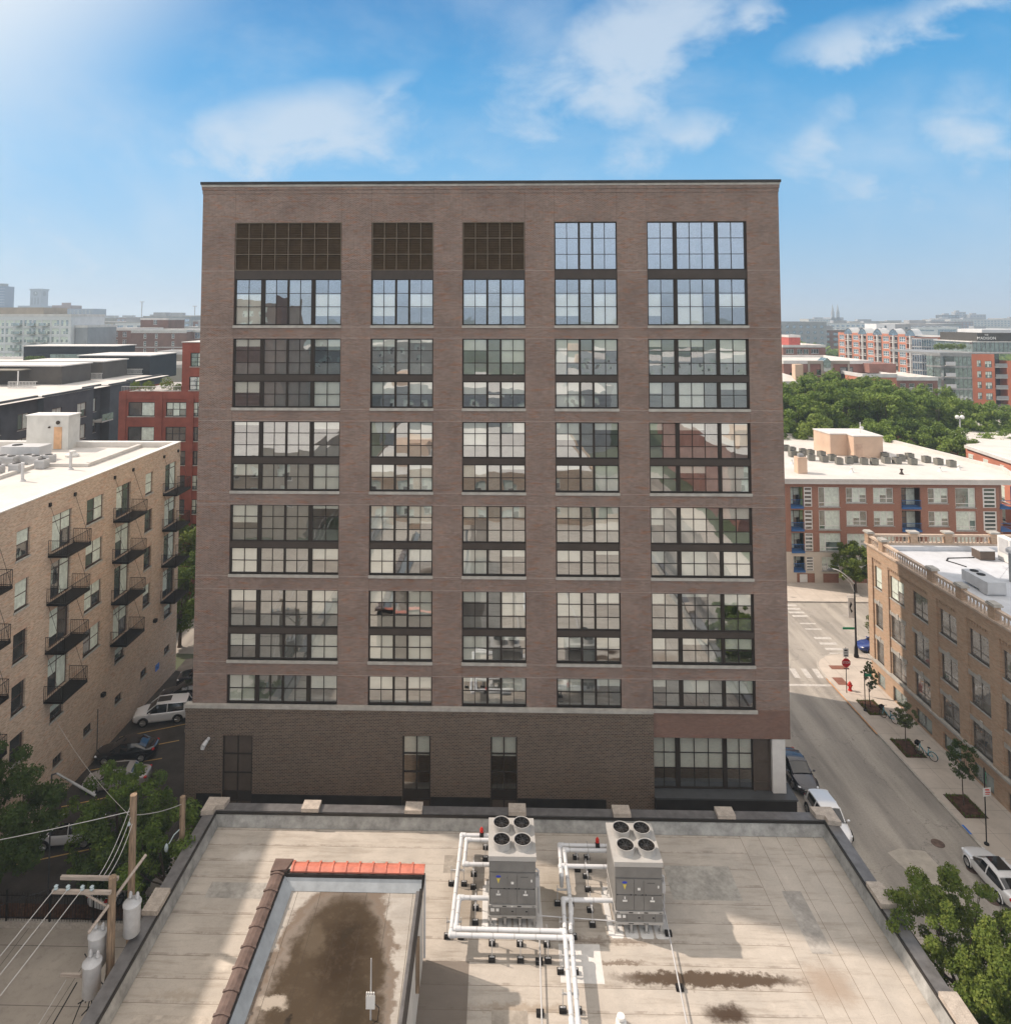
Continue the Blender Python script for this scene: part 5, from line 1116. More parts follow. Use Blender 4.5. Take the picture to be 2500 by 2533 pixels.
# young pavement trees
for (x, y, R_, H, th, lab, m_, tp) in ((34.45, 66.2, .72, 2.9, 1.4, 'slender young tree in a mulch bed by the green street sign', leaf_s, .55), (34.2, 60.2, .85, 2.7, 1.6, 'sparse young tree between the two parked bicycles', leaf_s, 0), (34.35, 53.4, 1.05, 3.3, 2.0, 'dark leafed young tree in a mulch bed near the white notice sign', leaf_d, 0)):
    bed(x + .05, y + .2 - .3, 1.7, 2.5)
    tree(lab, (x, y, .15), R_, H, th, 3600 if m_ == leaf_s else 4400, .11, m_, int(y), 70, 1.75 if tp else 1.25, .045, 'young_tree', 'young trees in the pavement beds', tp, rc=(.12, .24))
    gr = MB(); r = random.Random(int(y))
    for _ in range(260):
        a, b = x + .05 + r.choice((-1, 1)) * r.uniform(.55, .82), y - .1 + r.uniform(-1.2, 1.2)
        if r.random() < .4: a, b = x + r.uniform(-.8, .8), y - .1 + r.choice((-1, 1)) * r.uniform(1.0, 1.2)
        h = r.uniform(.08, .25); q = r.uniform(0, 3); gr.add([(a - .03 * cos(q), b - .03 * sin(q), .15), (a + .03 * cos(q), b + .03 * sin(q), .15), (a + r.uniform(-.06, .06), b + r.uniform(-.06, .06), .15 + h)], [(0, 1, 2)])
    o = gr.build('grass', leaf_a); tag(o, 'grass tufts round the mulch bed of the %s' % lab.split(' in ')[0].split(' between')[0], 'grass'); o['kind'] = 'stuff'
bed(35.6, 45.0, 1.7, 2.6)
tree('green street tree before the low concrete storey of the white roofed building', (46.9, 93.0, .14), 2.8, 3.7, 1.9, 12000, .26, leaf_b, 12, 90, .95, .14, 'street_tree', rc=(.12, .22))
tree('pale leafed tree behind the street lamp at the corner', (41.0, 75.3, .14), 1.6, 3.5, 1.6, 8500, .18, leaf_s, 13, 80, 1.5, .1, 'street_tree', rc=(.14, .26))
# trees at the lower left
tree('large dark tree filling the lower left corner of the lot', (-30.1, 41.6, 0), 3.7, 6.8, 3, 34000, .18, leaf_d, 20, 100, 1.1, .2, 'lot_tree', 'trees round the parking lot', .35, rc=(.11, .22))
tree('dark tree low at the left edge in front of the fence', (-34.6, 40.8, 0), 3.0, 4.6, 2.4, 13000, .22, leaf_d, 21, 36, 1.0, .16, 'lot_tree', 'trees round the parking lot', rc=(.16, .3))
tree('bushy tree covering the tail of the silver saloon', (-24.6, 45.8, 0), 3.4, 4.1, 2.0, 19000, .18, leaf_a, 22, 70, 1.0, .15, 'lot_tree', 'trees round the parking lot', .5, rc=(.11, .22))
tree('bushy tree behind the leftmost of the two rear wooden poles', (-22.6, 43.8, 0), 2.5, 3.3, 1.8, 13000, .2, leaf_d, 23, 38, 1.0, .15, 'lot_tree', 'trees round the parking lot', rc=(.16, .3))
tree('small tree between the wooden poles and the low roof parapet', (-19.9, 42.6, 0), 2.4, 3.9, 2.0, 9000, .19, leaf_a, 24, 30, 1.0, .12, 'lot_tree', 'trees round the parking lot', rc=(.16, .3))
tree('tall tree seen in the gap left of the brick apartment block, at its foot', (-34.6, 76.5, 0), 2.8, 5.6, 3, 9000, .30, leaf_a, 25, 40, 1.5, .18, 'street_tree', 'trees in the gap left of the apartment block')
tree('tree with yellowish crown higher up in the gap left of the apartment block', (-38.2, 84, 0), 3.2, 8.2, 4, 8000, .34, leaf_b, 26, 36, 1.3, .18, 'street_tree', 'trees in the gap left of the apartment block')
# ------------------------------------------------------------------ street furniture
def lampost(x, y, h, label, banner=True):
    t = thing('street_lamp', label, 'street lamp', (x, y, .14))
    mb = MB(); mb.lathe((x, y, .14), [(.24, 0), (.24, .25), (.2, .3), (.17, 1.0), (.12, 1.15), (.1, 1.3), (.07, h)], 12); mb.build('pole', steel, t, smooth=True)
    mb = MB()
    for k in range(8): a, b = k / 8, (k + 1) / 8; mb.cyl((x - 2.3 * a, y, h + .15 + 1.5 * sin(a * pi / 2)), (x - 2.3 * b, y, h + .15 + 1.5 * sin(b * pi / 2)), .06, n=6)
    mb.tube([(x, y, h - .8), (x - .4, y, h + .2), (x - 1.2, y, h + 1.0)], .04, 6); mb.build('arm', wframe, t)
    mb = MB(); mb.ball((x - 2.5, y, h + 1.62), .3, (1.3, .6, .35), n=10); mb.build('lamp_head', dkgrey, t, smooth=True)
    mb = MB(); mb.box(x - .72, y - .02, 4.2, x - .1, y + .02, 6.3); mb.build('banner', wframe, t)
    mb = MB(); mb.add([(x - .45, y - .025, 5.9), (x - .3, y - .025, 5.6), (x - .5, y - .025, 5.2), (x - .25, y - .025, 4.9), (x - .4, y - .025, 4.7), (x - .6, y - .025, 5.3)], [(0, 1, 2, 3, 4, 5)]); mb.build('banner_emblem', steel, t)
    mb = MB(); mb.box(x - .85, y - .02, 6.4, x + .6, y + .02, 6.45); mb.box(x - .85, y - .02, 6.55, x + .5, y + .02, 6.58); mb.build('bracket', wframe, t)
    mb = MB(); mb.box(x - 1.35, y - .02, 3.0, x - .12, y + .02, 3.22); mb.build('street_name_plate', M('sign_green', (.02, .25, .12), .5, var=.05), t)
    return t
lampost(38.0, 75.6, 7.6, 'tall black street lamp with curved arm and white banner at the corner')
sgreen = bpy.data.materials['sign_green']
def solid_text(o, parent, loc, rot):
    dg = bpy.context.evaluated_depsgraph_get(); dg.update(); me = bpy.data.meshes.new_from_object(o.evaluated_get(dg)); nm = o.name.split('.')[0]; bpy.data.objects.remove(o)
    q = bpy.data.objects.new(nm, me); C.objects.link(q); q.parent = parent; q.location = loc; q.rotation_euler = rot; return q
def text(s, size, mat, parent, loc, rot, name='lettering', ext=.004, ax='CENTER'):
    cu = bpy.data.curves.new(name, 'FONT'); cu.body = s; cu.size = size; cu.extrude = ext; cu.align_x = ax; cu.align_y = 'CENTER'
    o = bpy.data.objects.new(name, cu); C.objects.link(o); cu.materials.append(mat); return solid_text(o, parent, Vector(loc) - parent.location, rot)
x, y = 32.98 + .5, 68.6
t = thing('stop_sign', 'red octagonal stop sign on a thin pole with small plates at the corner', 'stop sign', (x, y, .14))
MB().cyl((x, y, .14), (x, y, 4.35), .035, n=6).build('post', steel, t)
mb = MB(); pts = [(.43 * cos(R(22.5 + 45 * k)), .43 * sin(R(22.5 + 45 * k))) for k in range(8)]
mb.add([(x + a, y - .06, 2.95 + b) for a, b in pts] + [(x + a, y - .04, 2.95 + b) for a, b in pts], [tuple(range(8)), tuple(range(15, 7, -1))] + [(k, (k + 1) % 8, 8 + (k + 1) % 8, 8 + k) for k in range(8)]); mb.build('sign_face', M('sign_red', (.55, .02, .025), .5, var=.04), t)
text('STOP', .30, wframe, t, (x, y - .066, 2.97), (R(90), 0, 0))
MB().box(x - .25, y - .05, 3.5, x + .25, y - .03, 4.3).build('plate', wframe, t); mb = MB(); mb.box(x - .17, y - .056, 3.6, x + .17, y - .052, 3.68); mb.box(x - .17, y - .056, 3.85, x + .17, y - .052, 3.9); mb.box(x - .15, y - .056, 4.05, x + .15, y - .052, 4.18); mb.build('plate_marking', steel, t)
MB().box(x - .24, y - .05, 2.36, x + .24, y - .03, 2.48).build('lower_plate', M('sign_dark_red', (.2, .02, .02), .5), t); text('4-WAY' if False else 'ALL WAY', .10, wframe, t, (x, y - .056, 2.42), (R(90), 0, 0))
x, y = 34.0, 67.6 + 1.4
t = thing('fire_hydrant', 'small red fire hydrant on the corner pavement', 'fire hydrant', (x, y, .14)); mb = MB(); mb.lathe((x, y, .14), [(.2, 0), (.2, .06), (.14, .08), (.13, .6), (.17, .62), (.15, .72), (.06, .8), (.05, .86), (0, .86)], 12); mb.build('barrel', redm, t, smooth=True)
mb = MB(); mb.cyl((x - .24, y, .62), (x + .24, y, .62), .07); mb.cyl((x, y - .22, .6), (x, y, .6), .09); mb.build('nozzle', redm, t, smooth=True)
def post(x, y, h, label, plates, nm='sign_post'):
    t = thing(nm, label, 'sign post', (x, y, .14)); mb = MB(); mb.cyl((x, y, .14), (x, y, h), .04, n=7); mb.lathe((x, y, .14), [(.16, 0), (.16, .08), (.05, .16)], 8); mb.build('post', steel, t)
    for (dx_, w_, z, hh, m_, ry) in plates:
        mb = MB(); c_, s_ = cos(ry), sin(ry); mb.add([(x + dx_ + a * c_ + b * s_, y + a * s_ - b * c_ - .05, zz) for b in (0, .02) for a, zz in ((-w_ / 2, z), (w_ / 2, z), (w_ / 2, z + hh), (-w_ / 2, z + hh))], [(0, 1, 2, 3), (7, 6, 5, 4), (0, 4, 5, 1), (1, 5, 6, 2), (2, 6, 7, 3), (3, 7, 4, 0)]); mb.build('sign_plate', m_, t)
    return t
post(33.65, 66.0 - .4, 3.6, 'thin sign post with green street plate by the slender young tree', [(.3, .6, 3.2, .25, sgreen, 0), (-.02, .3, 2.6, .4, midgrey, R(70))])
t = post(33.35, 49.6, 5.2, 'dark sign post with white notice and green plate near the sporty white car', [(.1, .62, 3.35, .55, wframe, .2), (.05, .22, 4.2, .7, sgreen, R(60))])
mb = MB(); mb.box(33.2, 49.5, 3.75, 33.6, 49.53, 3.82); mb.box(33.25, 49.5, 3.6, 33.65, 49.53, 3.65); mb.box(33.25, 49.5, 3.48, 33.6, 49.53, 3.52); mb.build('notice_marking', redm, t)
post(24.6, 93.5, 4.2, 'leftmost thin post on the far pavement across the junction', [(.0, .35, 3.6, .45, wframe, R(40))])
post(33.6, 92.8, 5.0, 'dark post on the far pavement near the green street tree', [(.0, .3, 4.3, .5, sgreen, R(60))])
def bike(x, y, rz, label):
    t = thing('bicycle', label, 'bicycle', (x, y, .14), rz, 'bicycles parked on the pavement')
    def add(mb, nm, mat): o = mb.build(nm, mat, None, off=(0, 0, 0)); o.parent = t; return o
    for sx in (-.53, .53):
        w = MB(); pts = [(sx + .33 * cos(a), 0, .34 + .33 * sin(a)) for a in [k * pi / 10 for k in range(21)]]; w.tube(pts, .022, 6, ball=False)
        wo = add(w, 'wheel', tyre); sp = MB()
        for k in range(8): a = k * pi / 8; sp.cyl((sx - .32 * cos(a), 0, .34 - .32 * sin(a)), (sx + .32 * cos(a), 0, .34 + .32 * sin(a)), .004, n=3)
        q = sp.build('spokes', ltgrey, None, off=(0, 0, 0)); q.parent = wo
    f = MB(); f.tube([(-.53, 0, .34), (-.12, 0, .32), (.38, 0, .72), (.46, 0, .9)], .03, 6); f.tube([(-.12, 0, .32), (-.22, 0, .85)], .028, 6); f.tube([(-.2, 0, .72), (-.53, 0, .34)], .02, 6); f.tube([(.53, 0, .34), (.42, 0, .98)], .024, 6)
    for sx in (-.53,): f.tube([(sx + .38 * cos(a), 0, .34 + .38 * sin(a)) for a in [k * pi / 6 for k in range(7)]], .02, 5, ball=False)
    add(f, 'frame', M_bike); h = MB(); h.tube([(.42, 0, .98), (.4, 0, 1.08)], .02); h.tube([(.3, -.3, 1.1), (.42, -.15, 1.08), (.42, .15, 1.08), (.3, .3, 1.1)], .018); add(h, 'handlebar', steel)
    s = MB(); s.ball((-.23, 0, .9), .13, (1.1, .7, .35)); add(s, 'saddle', rubber); b = MB(); b.box(.5, -.2, .78, .78, .2, .82); b.box(.5, -.2, .78, .53, .2, 1.02); b.box(.75, -.2, .78, .78, .2, 1.02); b.box(.53, -.2, .78, .75, -.17, 1.02); b.box(.53, .17, .78, .75, .2, 1.02); add(b, 'basket', steel)
    p = MB(); p.cyl((-.12, -.12, .3), (-.12, .12, .3), .05); p.box(-.2, -.2, .14, -.04, -.12, .17); p.box(-.2, .12, .43, -.04, .2, .46); add(p, 'crank', steel)
M_bike = M('teal_frame', (.12, .38, .46), .35, var=.05)
bike(34.9, 64.1, R(118), 'teal share bicycle leaning by the slender young tree'); bike(35.0, 58.9, R(125), 'light blue bicycle standing alone on the pavement between two mulch beds')
# ------------------------------------------------------------------ fence, poles and wires at the lower left
F = thing('iron_fence', 'black iron picket fence between the lot and the concrete alley', 'fence', (-42, 42.0, 0)); fx0, fx1 = -42.0, -18.5
n = int((fx1 - fx0) / .16); mb = MB()
for k in range(n + 1): x = fx0 + k * .16; mb.cyl((x, 42.0, .35), (x, 42.0, 1.95), .014, n=4, cap=False)
for z in (.5, 1.75): mb.box(fx0, 41.98, z, fx1, 42.02, z + .04)
mb.build('picket_panel', steel, F)
for k in range(10): x = fx0 + k * 2.6; MB().box(x - .04, 41.96, 0, x + .04, 42.04, 2.1).build('post', steel, F)
MB().box(fx0, 41.9, 0, fx1, 42.15, .33).build('plinth', M_kerb, F)
def soil_strip(): return flat('ground_strip', rect(-42, 42.2, -22, 43.6), .01, M_soil)
soil_strip()
wire_m = M('aluminium_wire', (.55, .54, .52), .4, .3, var=0); wire_b = M('black_wire', (.02, .02, .02), .7, var=0); ins = M('glass_insulator', (.4, .48, .5), .2, var=.05)
before_roof = set(bpy.data.objects)
px, py, pz = -16.0, 29.6, 12.7
P1 = thing('utility_pole', 'wooden utility pole with double crossarm and grey transformers beside the low roof', 'utility pole', (px, py, 0))
MB().cyl((px, py, 0), (px, py, pz), .2, .15, 14).build('pole', wood, P1, smooth=True)
armm = M('grey_crossarm', (.42, .36, .31), .85, var=.15, vs=3, stretch=(.4, 4, 4), grain=.2)
for dy_, dz_ in ((.28, .0), (-.28, -.12)):
    mb = MB(); mb.prism([(px - 2.35, py + dy_ - .06), (px + .1, py + dy_ - .06), (px + .1, py + dy_ + .06), (px - 2.35, py + dy_ + .06)], pz - .35 + dz_, pz - .22 + dz_); mb.build('crossarm', armm, P1)
mb = MB(); mb.cyl((px, py, pz - 1.3), (px - 1.1, py - .25, pz - .45), .045, n=6); mb.build('brace', armm, P1)
mb = MB(); mb.cyl((px - .45, py - .9, pz - 1.5), (px + .7, py + 1.4, pz - .15), .06, n=6); mb.build('crossarm', armm, P1)
for x in (-2.2, -1.7, -1.1, -.7): mb = MB(); mb.lathe((px + x, py - .28, pz - .34), [(.05, 0), (.09, .05), (.05, .1), (.09, .15), (.03, .2), (0, .22)], 8); mb.build('insulator', ins, P1, smooth=True)
tw = M('transformer_grey', (.52, .53, .54), .4, .05, var=.06, vs=2, grain=.12, gs=6)
for i, (dx_, dy_, z, lab) in enumerate(((-.62, .1, 9.1, 1), (-.42, -.6, 8.6, 2), (.55, .6, 9.95, 3))):
    tx, ty = px + dx_, py + dy_
    mb = MB(); mb.lathe((tx, ty, z), [(0, 0), (.31, 0), (.34, .04), (.34, 1.18), (.37, 1.19), (.37, 1.25), (.33, 1.29), (0, 1.35)], 20)
    tr = mb.build('transformer', tw, P1, smooth=True)
    for a in (.6, 2.4): 
        mb = MB(); mb.lathe((tx + .2 * cos(a), ty + .2 * sin(a), z + 1.28), [(.07, 0), (.05, .08), (.09, .1), (.05, .18), (.08, .2), (.04, .3), (0, .32)], 8); b_ = mb.build('bushing', tw, None, smooth=True, off=(0, 0, 0)); b_.data.transform(Matrix.Translation(-Vector(P1.location))); b_.parent = tr
for z in (9.15, 9.55):
    MB().box(px - 1.5, py - .5 - (z - 9.1), z, px - .7, py - .4 - (z - 9.1), z + .1).build('short_arm', armm, P1)
mb = MB(); r = random.Random(2)
for k in range(9):
    a = (px - .9 + r.uniform(-.6, .9), py + r.uniform(-.6, .6), r.uniform(8.2, 9.8)); b = (px - .6 + r.uniform(-.6, .6), py - .6 + r.uniform(-.6, .4), r.uniform(6.8, 8.4)); m_ = tuple((p + q) / 2 + r.uniform(-.7, .7) for p, q in zip(a, b)); 
    pts = [tuple((1 - t) ** 2 * p + 2 * t * (1 - t) * q + t * t * s for p, q, s in zip(a, m_, b)) for t in [k2 / 7 for k2 in range(8)]]; mb.tube(pts, .022, 5, ball=False)
mb.build('loose_cable', wire_b, P1)
scale_about_camera(); px, py, pz = px * RS, py * RS, pz * RS + RZ  # near pole group enlarged about the camera as well, like the roof
P2 = thing('utility_pole', 'plain wooden pole in the trees, left one of the two rear poles', 'utility pole', (-19.3, 37.4, 0)); MB().cyl((-19.2, 37.4, 0), (-19.2, 37.4, 10.75), .19, .17, 12).build('pole', wood, P2, smooth=True)
P3 = thing('utility_pole', 'plain wooden pole against the brick block corner, right one of the two rear poles', 'utility pole', (-18.65, 42.1, 0)); MB().cyl((-18.65, 42.1, 0), (-18.65, 42.1, 7.5), .18, .16, 12).build('pole', wood, P3, smooth=True)
mb = MB(); mb.tube([(-18.75, 42, 5.7), (-18.95, 41.7, 5.6), (-19.1, 41.4, 5.3)], .03); mb.ball((-19.2, 41.3, 5.15), .2, (.6, .6, 1.3)); mb.build('floodlight', ins, P3, smooth=True)
mb = MB(); mb.lathe((-19.3, 37.2, 9.3), [(.05, 0), (.09, .06), (.03, .2)], 7); mb.build('insulator', ins, P2)
def wire(a, b, sag, label, r=.016, mat=None, n=14):
    a, b = Vector(a), Vector(b); pts = [a.lerp(b, k / n) - Vector((0, 0, sag * 4 * (k / n) * (1 - k / n))) for k in range(n + 1)]
    mb = MB(); mb.tube(pts, r, 5, ball=False); return tag(mb.build('overhead_wire', mat or wire_m), label, 'wire', 'overhead wires at the lower left')
for i, (x, lab) in enumerate(((-2.25, 'leftmost'), (-1.7, 'middle'), (-1.1, 'rightmost'))):
    wire((px + x * RS, py - .35, pz - .35), (px + x * RS - 5.0, -12, 7.5), .9, 'bright wire from the near crossarm down to the bottom edge, %s of three' % lab, .02)
    wire((px + x * .4, py + .35, pz - .3), (-19.35 + .1 * i, 37.4, 10.2 - .35 * i), .3, 'wire between the near crossarm and the left rear pole, %s of three' % ['top', 'middle', 'lowest'][i], .015)
wire((-19.3, 37.4, 9.7), (-18.65, 42.1, 7.1), .15, 'short wire linking the two rear poles', .02)
wire((-19.3, 37.4, 9.9), (-46, 33, 8.6), .7, 'slack wire running left from the rear pole across the dark tree', .018)
wire((-18.65, 42.1, 6.6), (px - .7, py, pz - 3.3), .4, 'wire falling from the right rear pole to the transformers', .016, wire_b)
wire((-19.3, 37.4, 7.4), (-44, 30.5, 5.6), .9, 'black cable sagging left under the slack wire', .02, wire_b)
wire((px - 1.2, py - .7, pz - 4.3), (px - 2.6, -12, 0.8), .8, 'bundled black cable running down to the bottom edge', .03, wire_b)
wire((px - 1.6, py - .9, pz - 4.0), (px - 3.6, -12, 2.2), .8, 'bright low wire running down beside the bundled black cable', .018)
wire((-32.9, 52.0, 6.5), (-19.3, 37.4, 9.6), .5, 'thin wire from the loft wall to the left rear pole', .012)
t = thing('yard_lamp', 'grey tubular lamp arm sticking out of the dark tree over the silver saloon', 'lamp', (-27.8, 44, 0)); MB().tube([(-27.8, 44, 0), (-27.8, 44, 7.4), (-27.5, 44, 7.5)], .045, 8).build('pole', dkgrey, t); MB().cyl((-27.5, 44, 7.5), (-25.0, 44, 6.2), .06, .08, 8).build('arm', midgrey, t)
mb = MB(); mb.cyl((-32.4, 48.3, 1.2), (-29.8, 55.9, 1.6), .045, n=6); mb.cyl((-32.4, 48.3, 0), (-32.4, 48.3, 1.25), .06, n=6); mb.cyl((-29.8, 55.9, 0), (-29.8, 55.9, 1.6), .06, n=6); 
# ------------------------------------------------------------------ buildings farther off
roof_g = M('grey_gravel_roof', (.42, .41, .39), .9, var=.12, vs=.15)
roof_d = M('dark_roof', (.16, .155, .15), .9, var=.15, vs=.15)
cream = M('cream_stucco', (.58, .42, .31), .85, var=.06, vs=.5); white_w = M('white_cladding', (.62, .63, .63), .7, var=.05, vs=.5)
grey_w = M('grey_cladding', (.30, .31, .32), .8, var=.08, vs=.3); slate = M('slate_brick', (.085, .09, .098), .85, var=.14, vs=.5); slate2 = M('brown_slate_cladding', (.095, .085, .075), .8, var=.1, vs=.5); blackw = M('black_cladding', (.035, .038, .045), .7, var=.12, vs=.5)
paleb = M('pale_concrete', (.44, .42, .38), .85, var=.08, vs=.4); brownb = M('brown_brick_far', (.20, .115, .09), .85, var=.12, vs=.3); steelb = M('blue_steel', (.045, .13, .32), .5, var=.05); tanw = M('tan_cladding', (.33, .29, .24), .85, var=.1, vs=.3)
copl = M('pale_coping', (.60, .58, .55), .7, var=.08, vs=.6)
def bld(name, label, x0, x1, y0, y1, h, wall, rf=None, fr=None, sd=None, cat='building', par=.5, group=None, coping=True, sides=True):
    """block with real openings on the face towards the street (-Y) and on the flank that faces the camera.
    fr/sd: list of (u, z, w, hgt, mesh) with u from the left end of the face"""
    t = thing(name, label, cat, ((x0 + x1) / 2, y0, 0), group=group); mb = MB(); fr = fr or []; sd = sd or []
    facade(mb, (x0, y0, 0), (1, 0, 0), (0, -1, 0), x1 - x0, 0, h, [(u, u + w, z, z + g_) for u, z, w, g_, m_ in fr], .2)
    right = x0 + x1 < 0; sx = x1 if right else x0; O = (sx, y0, 0)
    facade(mb, O, (0, 1, 0), (1 if right else -1, 0, 0), y1 - y0, 0, h, [(u, u + w, z, z + g_) for u, z, w, g_, m_ in sd], .2)
    ox = x0 if right else x1; mb.quad((ox, y0, 0), (ox, y1, 0), (ox, y1, h), (ox, y0, h)); mb.quad((x0, y1, 0), (x1, y1, 0), (x1, y1, h), (x0, y1, h))
    mb.build('wall', wall, t)
    MB().quad((x0 + .2, y0 + .2, h - par), (x1 - .2, y0 + .2, h - par), (x1 - .2, y1 - .2, h - par), (x0 + .2, y1 - .2, h - par)).build('roof', rf or roof_g, t)
    if coping:
        mb = MB()
        for a, b, c, d in ((x0 - .1, y0 - .1, x1 + .1, y0 + .3), (x0 - .1, y1 - .3, x1 + .1, y1 + .1), (x0 - .1, y0 + .3, x0 + .3, y1 - .3), (x1 - .3, y0 + .3, x1 + .1, y1 - .3)): mb.box(a, b, h - par - .2, c, d, h + .12)
        mb.build('coping', copl, t)
    for u, z, w, g_, m_ in fr: place_win(t, (x0 + u, y0, z), (1, 0, 0), m_)
    for u, z, w, g_, m_ in sd:
        if right: place_win(t, (sx, y0 + u, z), (0, 1, 0), m_)
        else: place_win(t, (sx, y0 + u + w, z), (0, -1, 0), m_)
    return t
def grid(us, zs, w, h, mesh): return [(u, z, w, h, mesh[(i * 3 + j) % len(mesh)] if isinstance(mesh, list) else mesh) for i, u in enumerate(us) for j, z in enumerate(zs)]
def wm(w, h, xs, zs, frm=wframe, gl=dgl, bl_=.0, fr=.08, seed=0, sill=.1): return win_mesh(w, h, xs, zs, fr, .14, [frm, gl, curt, stone], sill, bl_, seed)
# --- long white-roofed brick building across the junction
WB = thing('brick_apartment_house', 'four storey red brick apartment house with wide white roof and blue balconies across the junction', 'apartment house', (37, 96, 0))
fx = 36.0; ops = []; FZ = [(10.3, 2.65), (7.25, 2.6), (4.35, 2.45)]
wins = []
for z, h in FZ:
    for u0, u1, kind in ((40.0, 41.7, 'bal'), (41.8, 42.9, 'slat'), (43.75, 46.6, 'L'), (47.45, 50.2, 'W'), (51.1, 53.8, 'W'), (54.85, 57.4, 'bal'), (58.4, 61.1, 'W'), (62.05, 64.75, 'R'), (65.7, 67.5, 'slat')):
        zz = z if kind in 'LR' or kind in ('bal', 'slat') else z + .55; hh = h if zz == z else h - .6
        wins.append((u0, zz, u1 - u0, hh, kind))
wins += [(40.2, 1.8, 1.5, 1.9, 'bal'), (41.9, 1.75, 1.0, 1.9, 'slat'), (43.95, 1.75, 2.4, 1.9, 'W'), (47.6, 1.75, 2.5, 1.9, 'W'), (51.2, 1.75, 2.5, 1.9, 'W'), (54.9, 1.6, 2.4, 2.1, 'bal'), (58.5, 1.75, 2.5, 1.9, 'W'), (62.1, 1.75, 2.5, 1.9, 'W')]
mb = MB(); facade(mb, (fx, 96, 0), (1, 0, 0), (0, -1, 0), 31.9, 4.3, 13.65, [(a - fx, a + w - fx, z, z + h) for a, z, w, h, k in wins if z > 4], .25)
for zz in [6.98, 9.98]: pass
mb.quad((67.9, 96, 0), (72.5, 102, 0), (72.5, 102, 13.65), (67.9, 96, 13.65)); mb.quad((fx, 96, 0), (fx, 130, 0), (fx, 130, 13.65), (fx, 96, 13.65)); mb.quad((67, 126, 0), (72.5, 102, 0), (72.5, 102, 13.65), (67, 126, 13.65))
mb.build('wall', brick_orange, WB)
mb = MB(); facade(mb, (fx, 95.96, 0), (1, 0, 0), (0, -1, 0), 31.9, 0, 4.3, [(a - fx, a + w - fx, z, z + h) for a, z, w, h, k in wins if z < 4] + [(4.6, 7.0, .2, 1.45), (8.1, 10.2, .2, 1.45), (12, 14, .2, 1.45)], .22)
mb.build('concrete_storey', M('pale_render', (.55, .49, .42), .85, var=.07, vs=.5), WB)
for a in (40.6, 44.1, 48.0): MB().box(a, 96.05, .2, a + 2.4, 96.2, 1.45).build('brick_infill', brick_orange, WB)
MB().box(41.0, 95.98, .25, 42.0, 96.04, 1.3).build('vent_grille', wframe, WB)
roofp = [(34, 95.4), (70.6, 95.4), (73.2, 102.2), (70, 124.5), (66.5, 127), (53, 131), (34, 131)]
MB().prism(roofp, 13.6, 13.95).build('roof', white_roof, WB)
mb = MB()
for (a, b) in zip(roofp[1:], roofp[2:]): mb.prism([a, b, (b[0] - .4, b[1] - .1), (a[0] - .4, a[1] - .1)], 13.95, 14.45)
mb.box(34, 95.35, 13.5, 70.6, 95.5, 14.15); mb.box(34, 95.3, 13.95, 70.7, 95.75, 14.2); mb.build('cornice', white_roof, WB)
def slatwin(w, h):
    mb = MB(); mb.box(0, .05, 0, w, .12, h); n = 5
    for k in range(n): z = h * (k + .2) / n; mb.box(w * .12, .02, z, w * .88, .06, z + h / n * .55, 1)
    return mb.mesh('window', [wframe, dgl])
sm_ = {}
k = 0
for a, z, w, h, kind in wins:
    if kind == 'slat': key = (w, h); sm_.setdefault(key, slatwin(w, h)); place_win(WB, (a, 96, z), (1, 0, 0), sm_[key])
    elif kind == 'bal':
        place_win(WB, (a, 97.1, z), (1, 0, 0), wm(w, h, (.5,), (.85,), frm=M_dkf if False else wf, bl_=.5, seed=k % 3), 'balcony_door')
        mb = MB(); mb.box(a, 95.85, z - .02, a + w, 97, z + .06); mb.box(a - .02, 95.82, z - .2, a + w + .02, 95.95, z + .06); o = mb.build('balcony', steelb, WB)
        mb = MB(); mb.box(a, 95.84, z + .95, a + w, 95.9, z + 1.0)
        n = int(w / .13)
        for q in range(n + 1): mb.box(a + w * q / n - .008, 95.86, z + .06, a + w * q / n + .008, 95.88, z + .95)
        q = mb.build('railing', steelb, None, off=(0, 0, 0)); q.data.transform(Matrix.Translation(-Vector(WB.location))); q.parent = o
        MB().box(a - .02, 96.25, z, a + .0, 97.2, z + h).build('recess_wall', paleb, WB)
    else:
        m_ = wm(w, h, (.33, .66) if kind == 'W' else ((.3,) if kind == 'L' else (.68,)), (.3,) if kind == 'W' else (.2,), gl=dgl_g, bl_=.75, fr=.1, seed=k % 4); place_win(WB, (a, 96, z), (1, 0, 0), m_)
    k += 1
for z in (4.4, 7.3, 10.3):
    mb = MB(); mb.box(67.95, 95.9, z - .15, 69.5, 98.5, z + .05); mb.box(69.4, 95.9, z, 69.5, 96.0, z + 2.9); mb.box(67.95, 95.9, z + .95, 69.5, 95.95, z + 1.02); mb.box(67.95, 95.9, z + .5, 69.5, 95.95, z + .55); mb.build('corner_balcony', steelb, WB)
RB = thing('roof_bulkhead', 'L shaped pale peach stair bulkhead on the wide white roof', 'bulkhead', (57, 112, 13.95))
MB().prism([(53.0, 116), (53.4, 112.6), (56.1, 112.6), (56.1, 110.6), (60.6, 110.6), (60.6, 117.5), (53.0, 117.5)], 13.95, 17.3).build('wall', cream, RB)
MB().prism([(52.9, 116), (53.3, 112.5), (56.0, 112.5), (56.0, 110.5), (60.7, 110.5), (60.7, 117.6), (52.9, 117.6)], 17.3, 17.45).build('roof_edge', copl, RB)
MB().box(56.4, 110.54, 14, 57.4, 110.59, 16.1).build('door', M('peach_door', (.5, .35, .26), .7), RB)
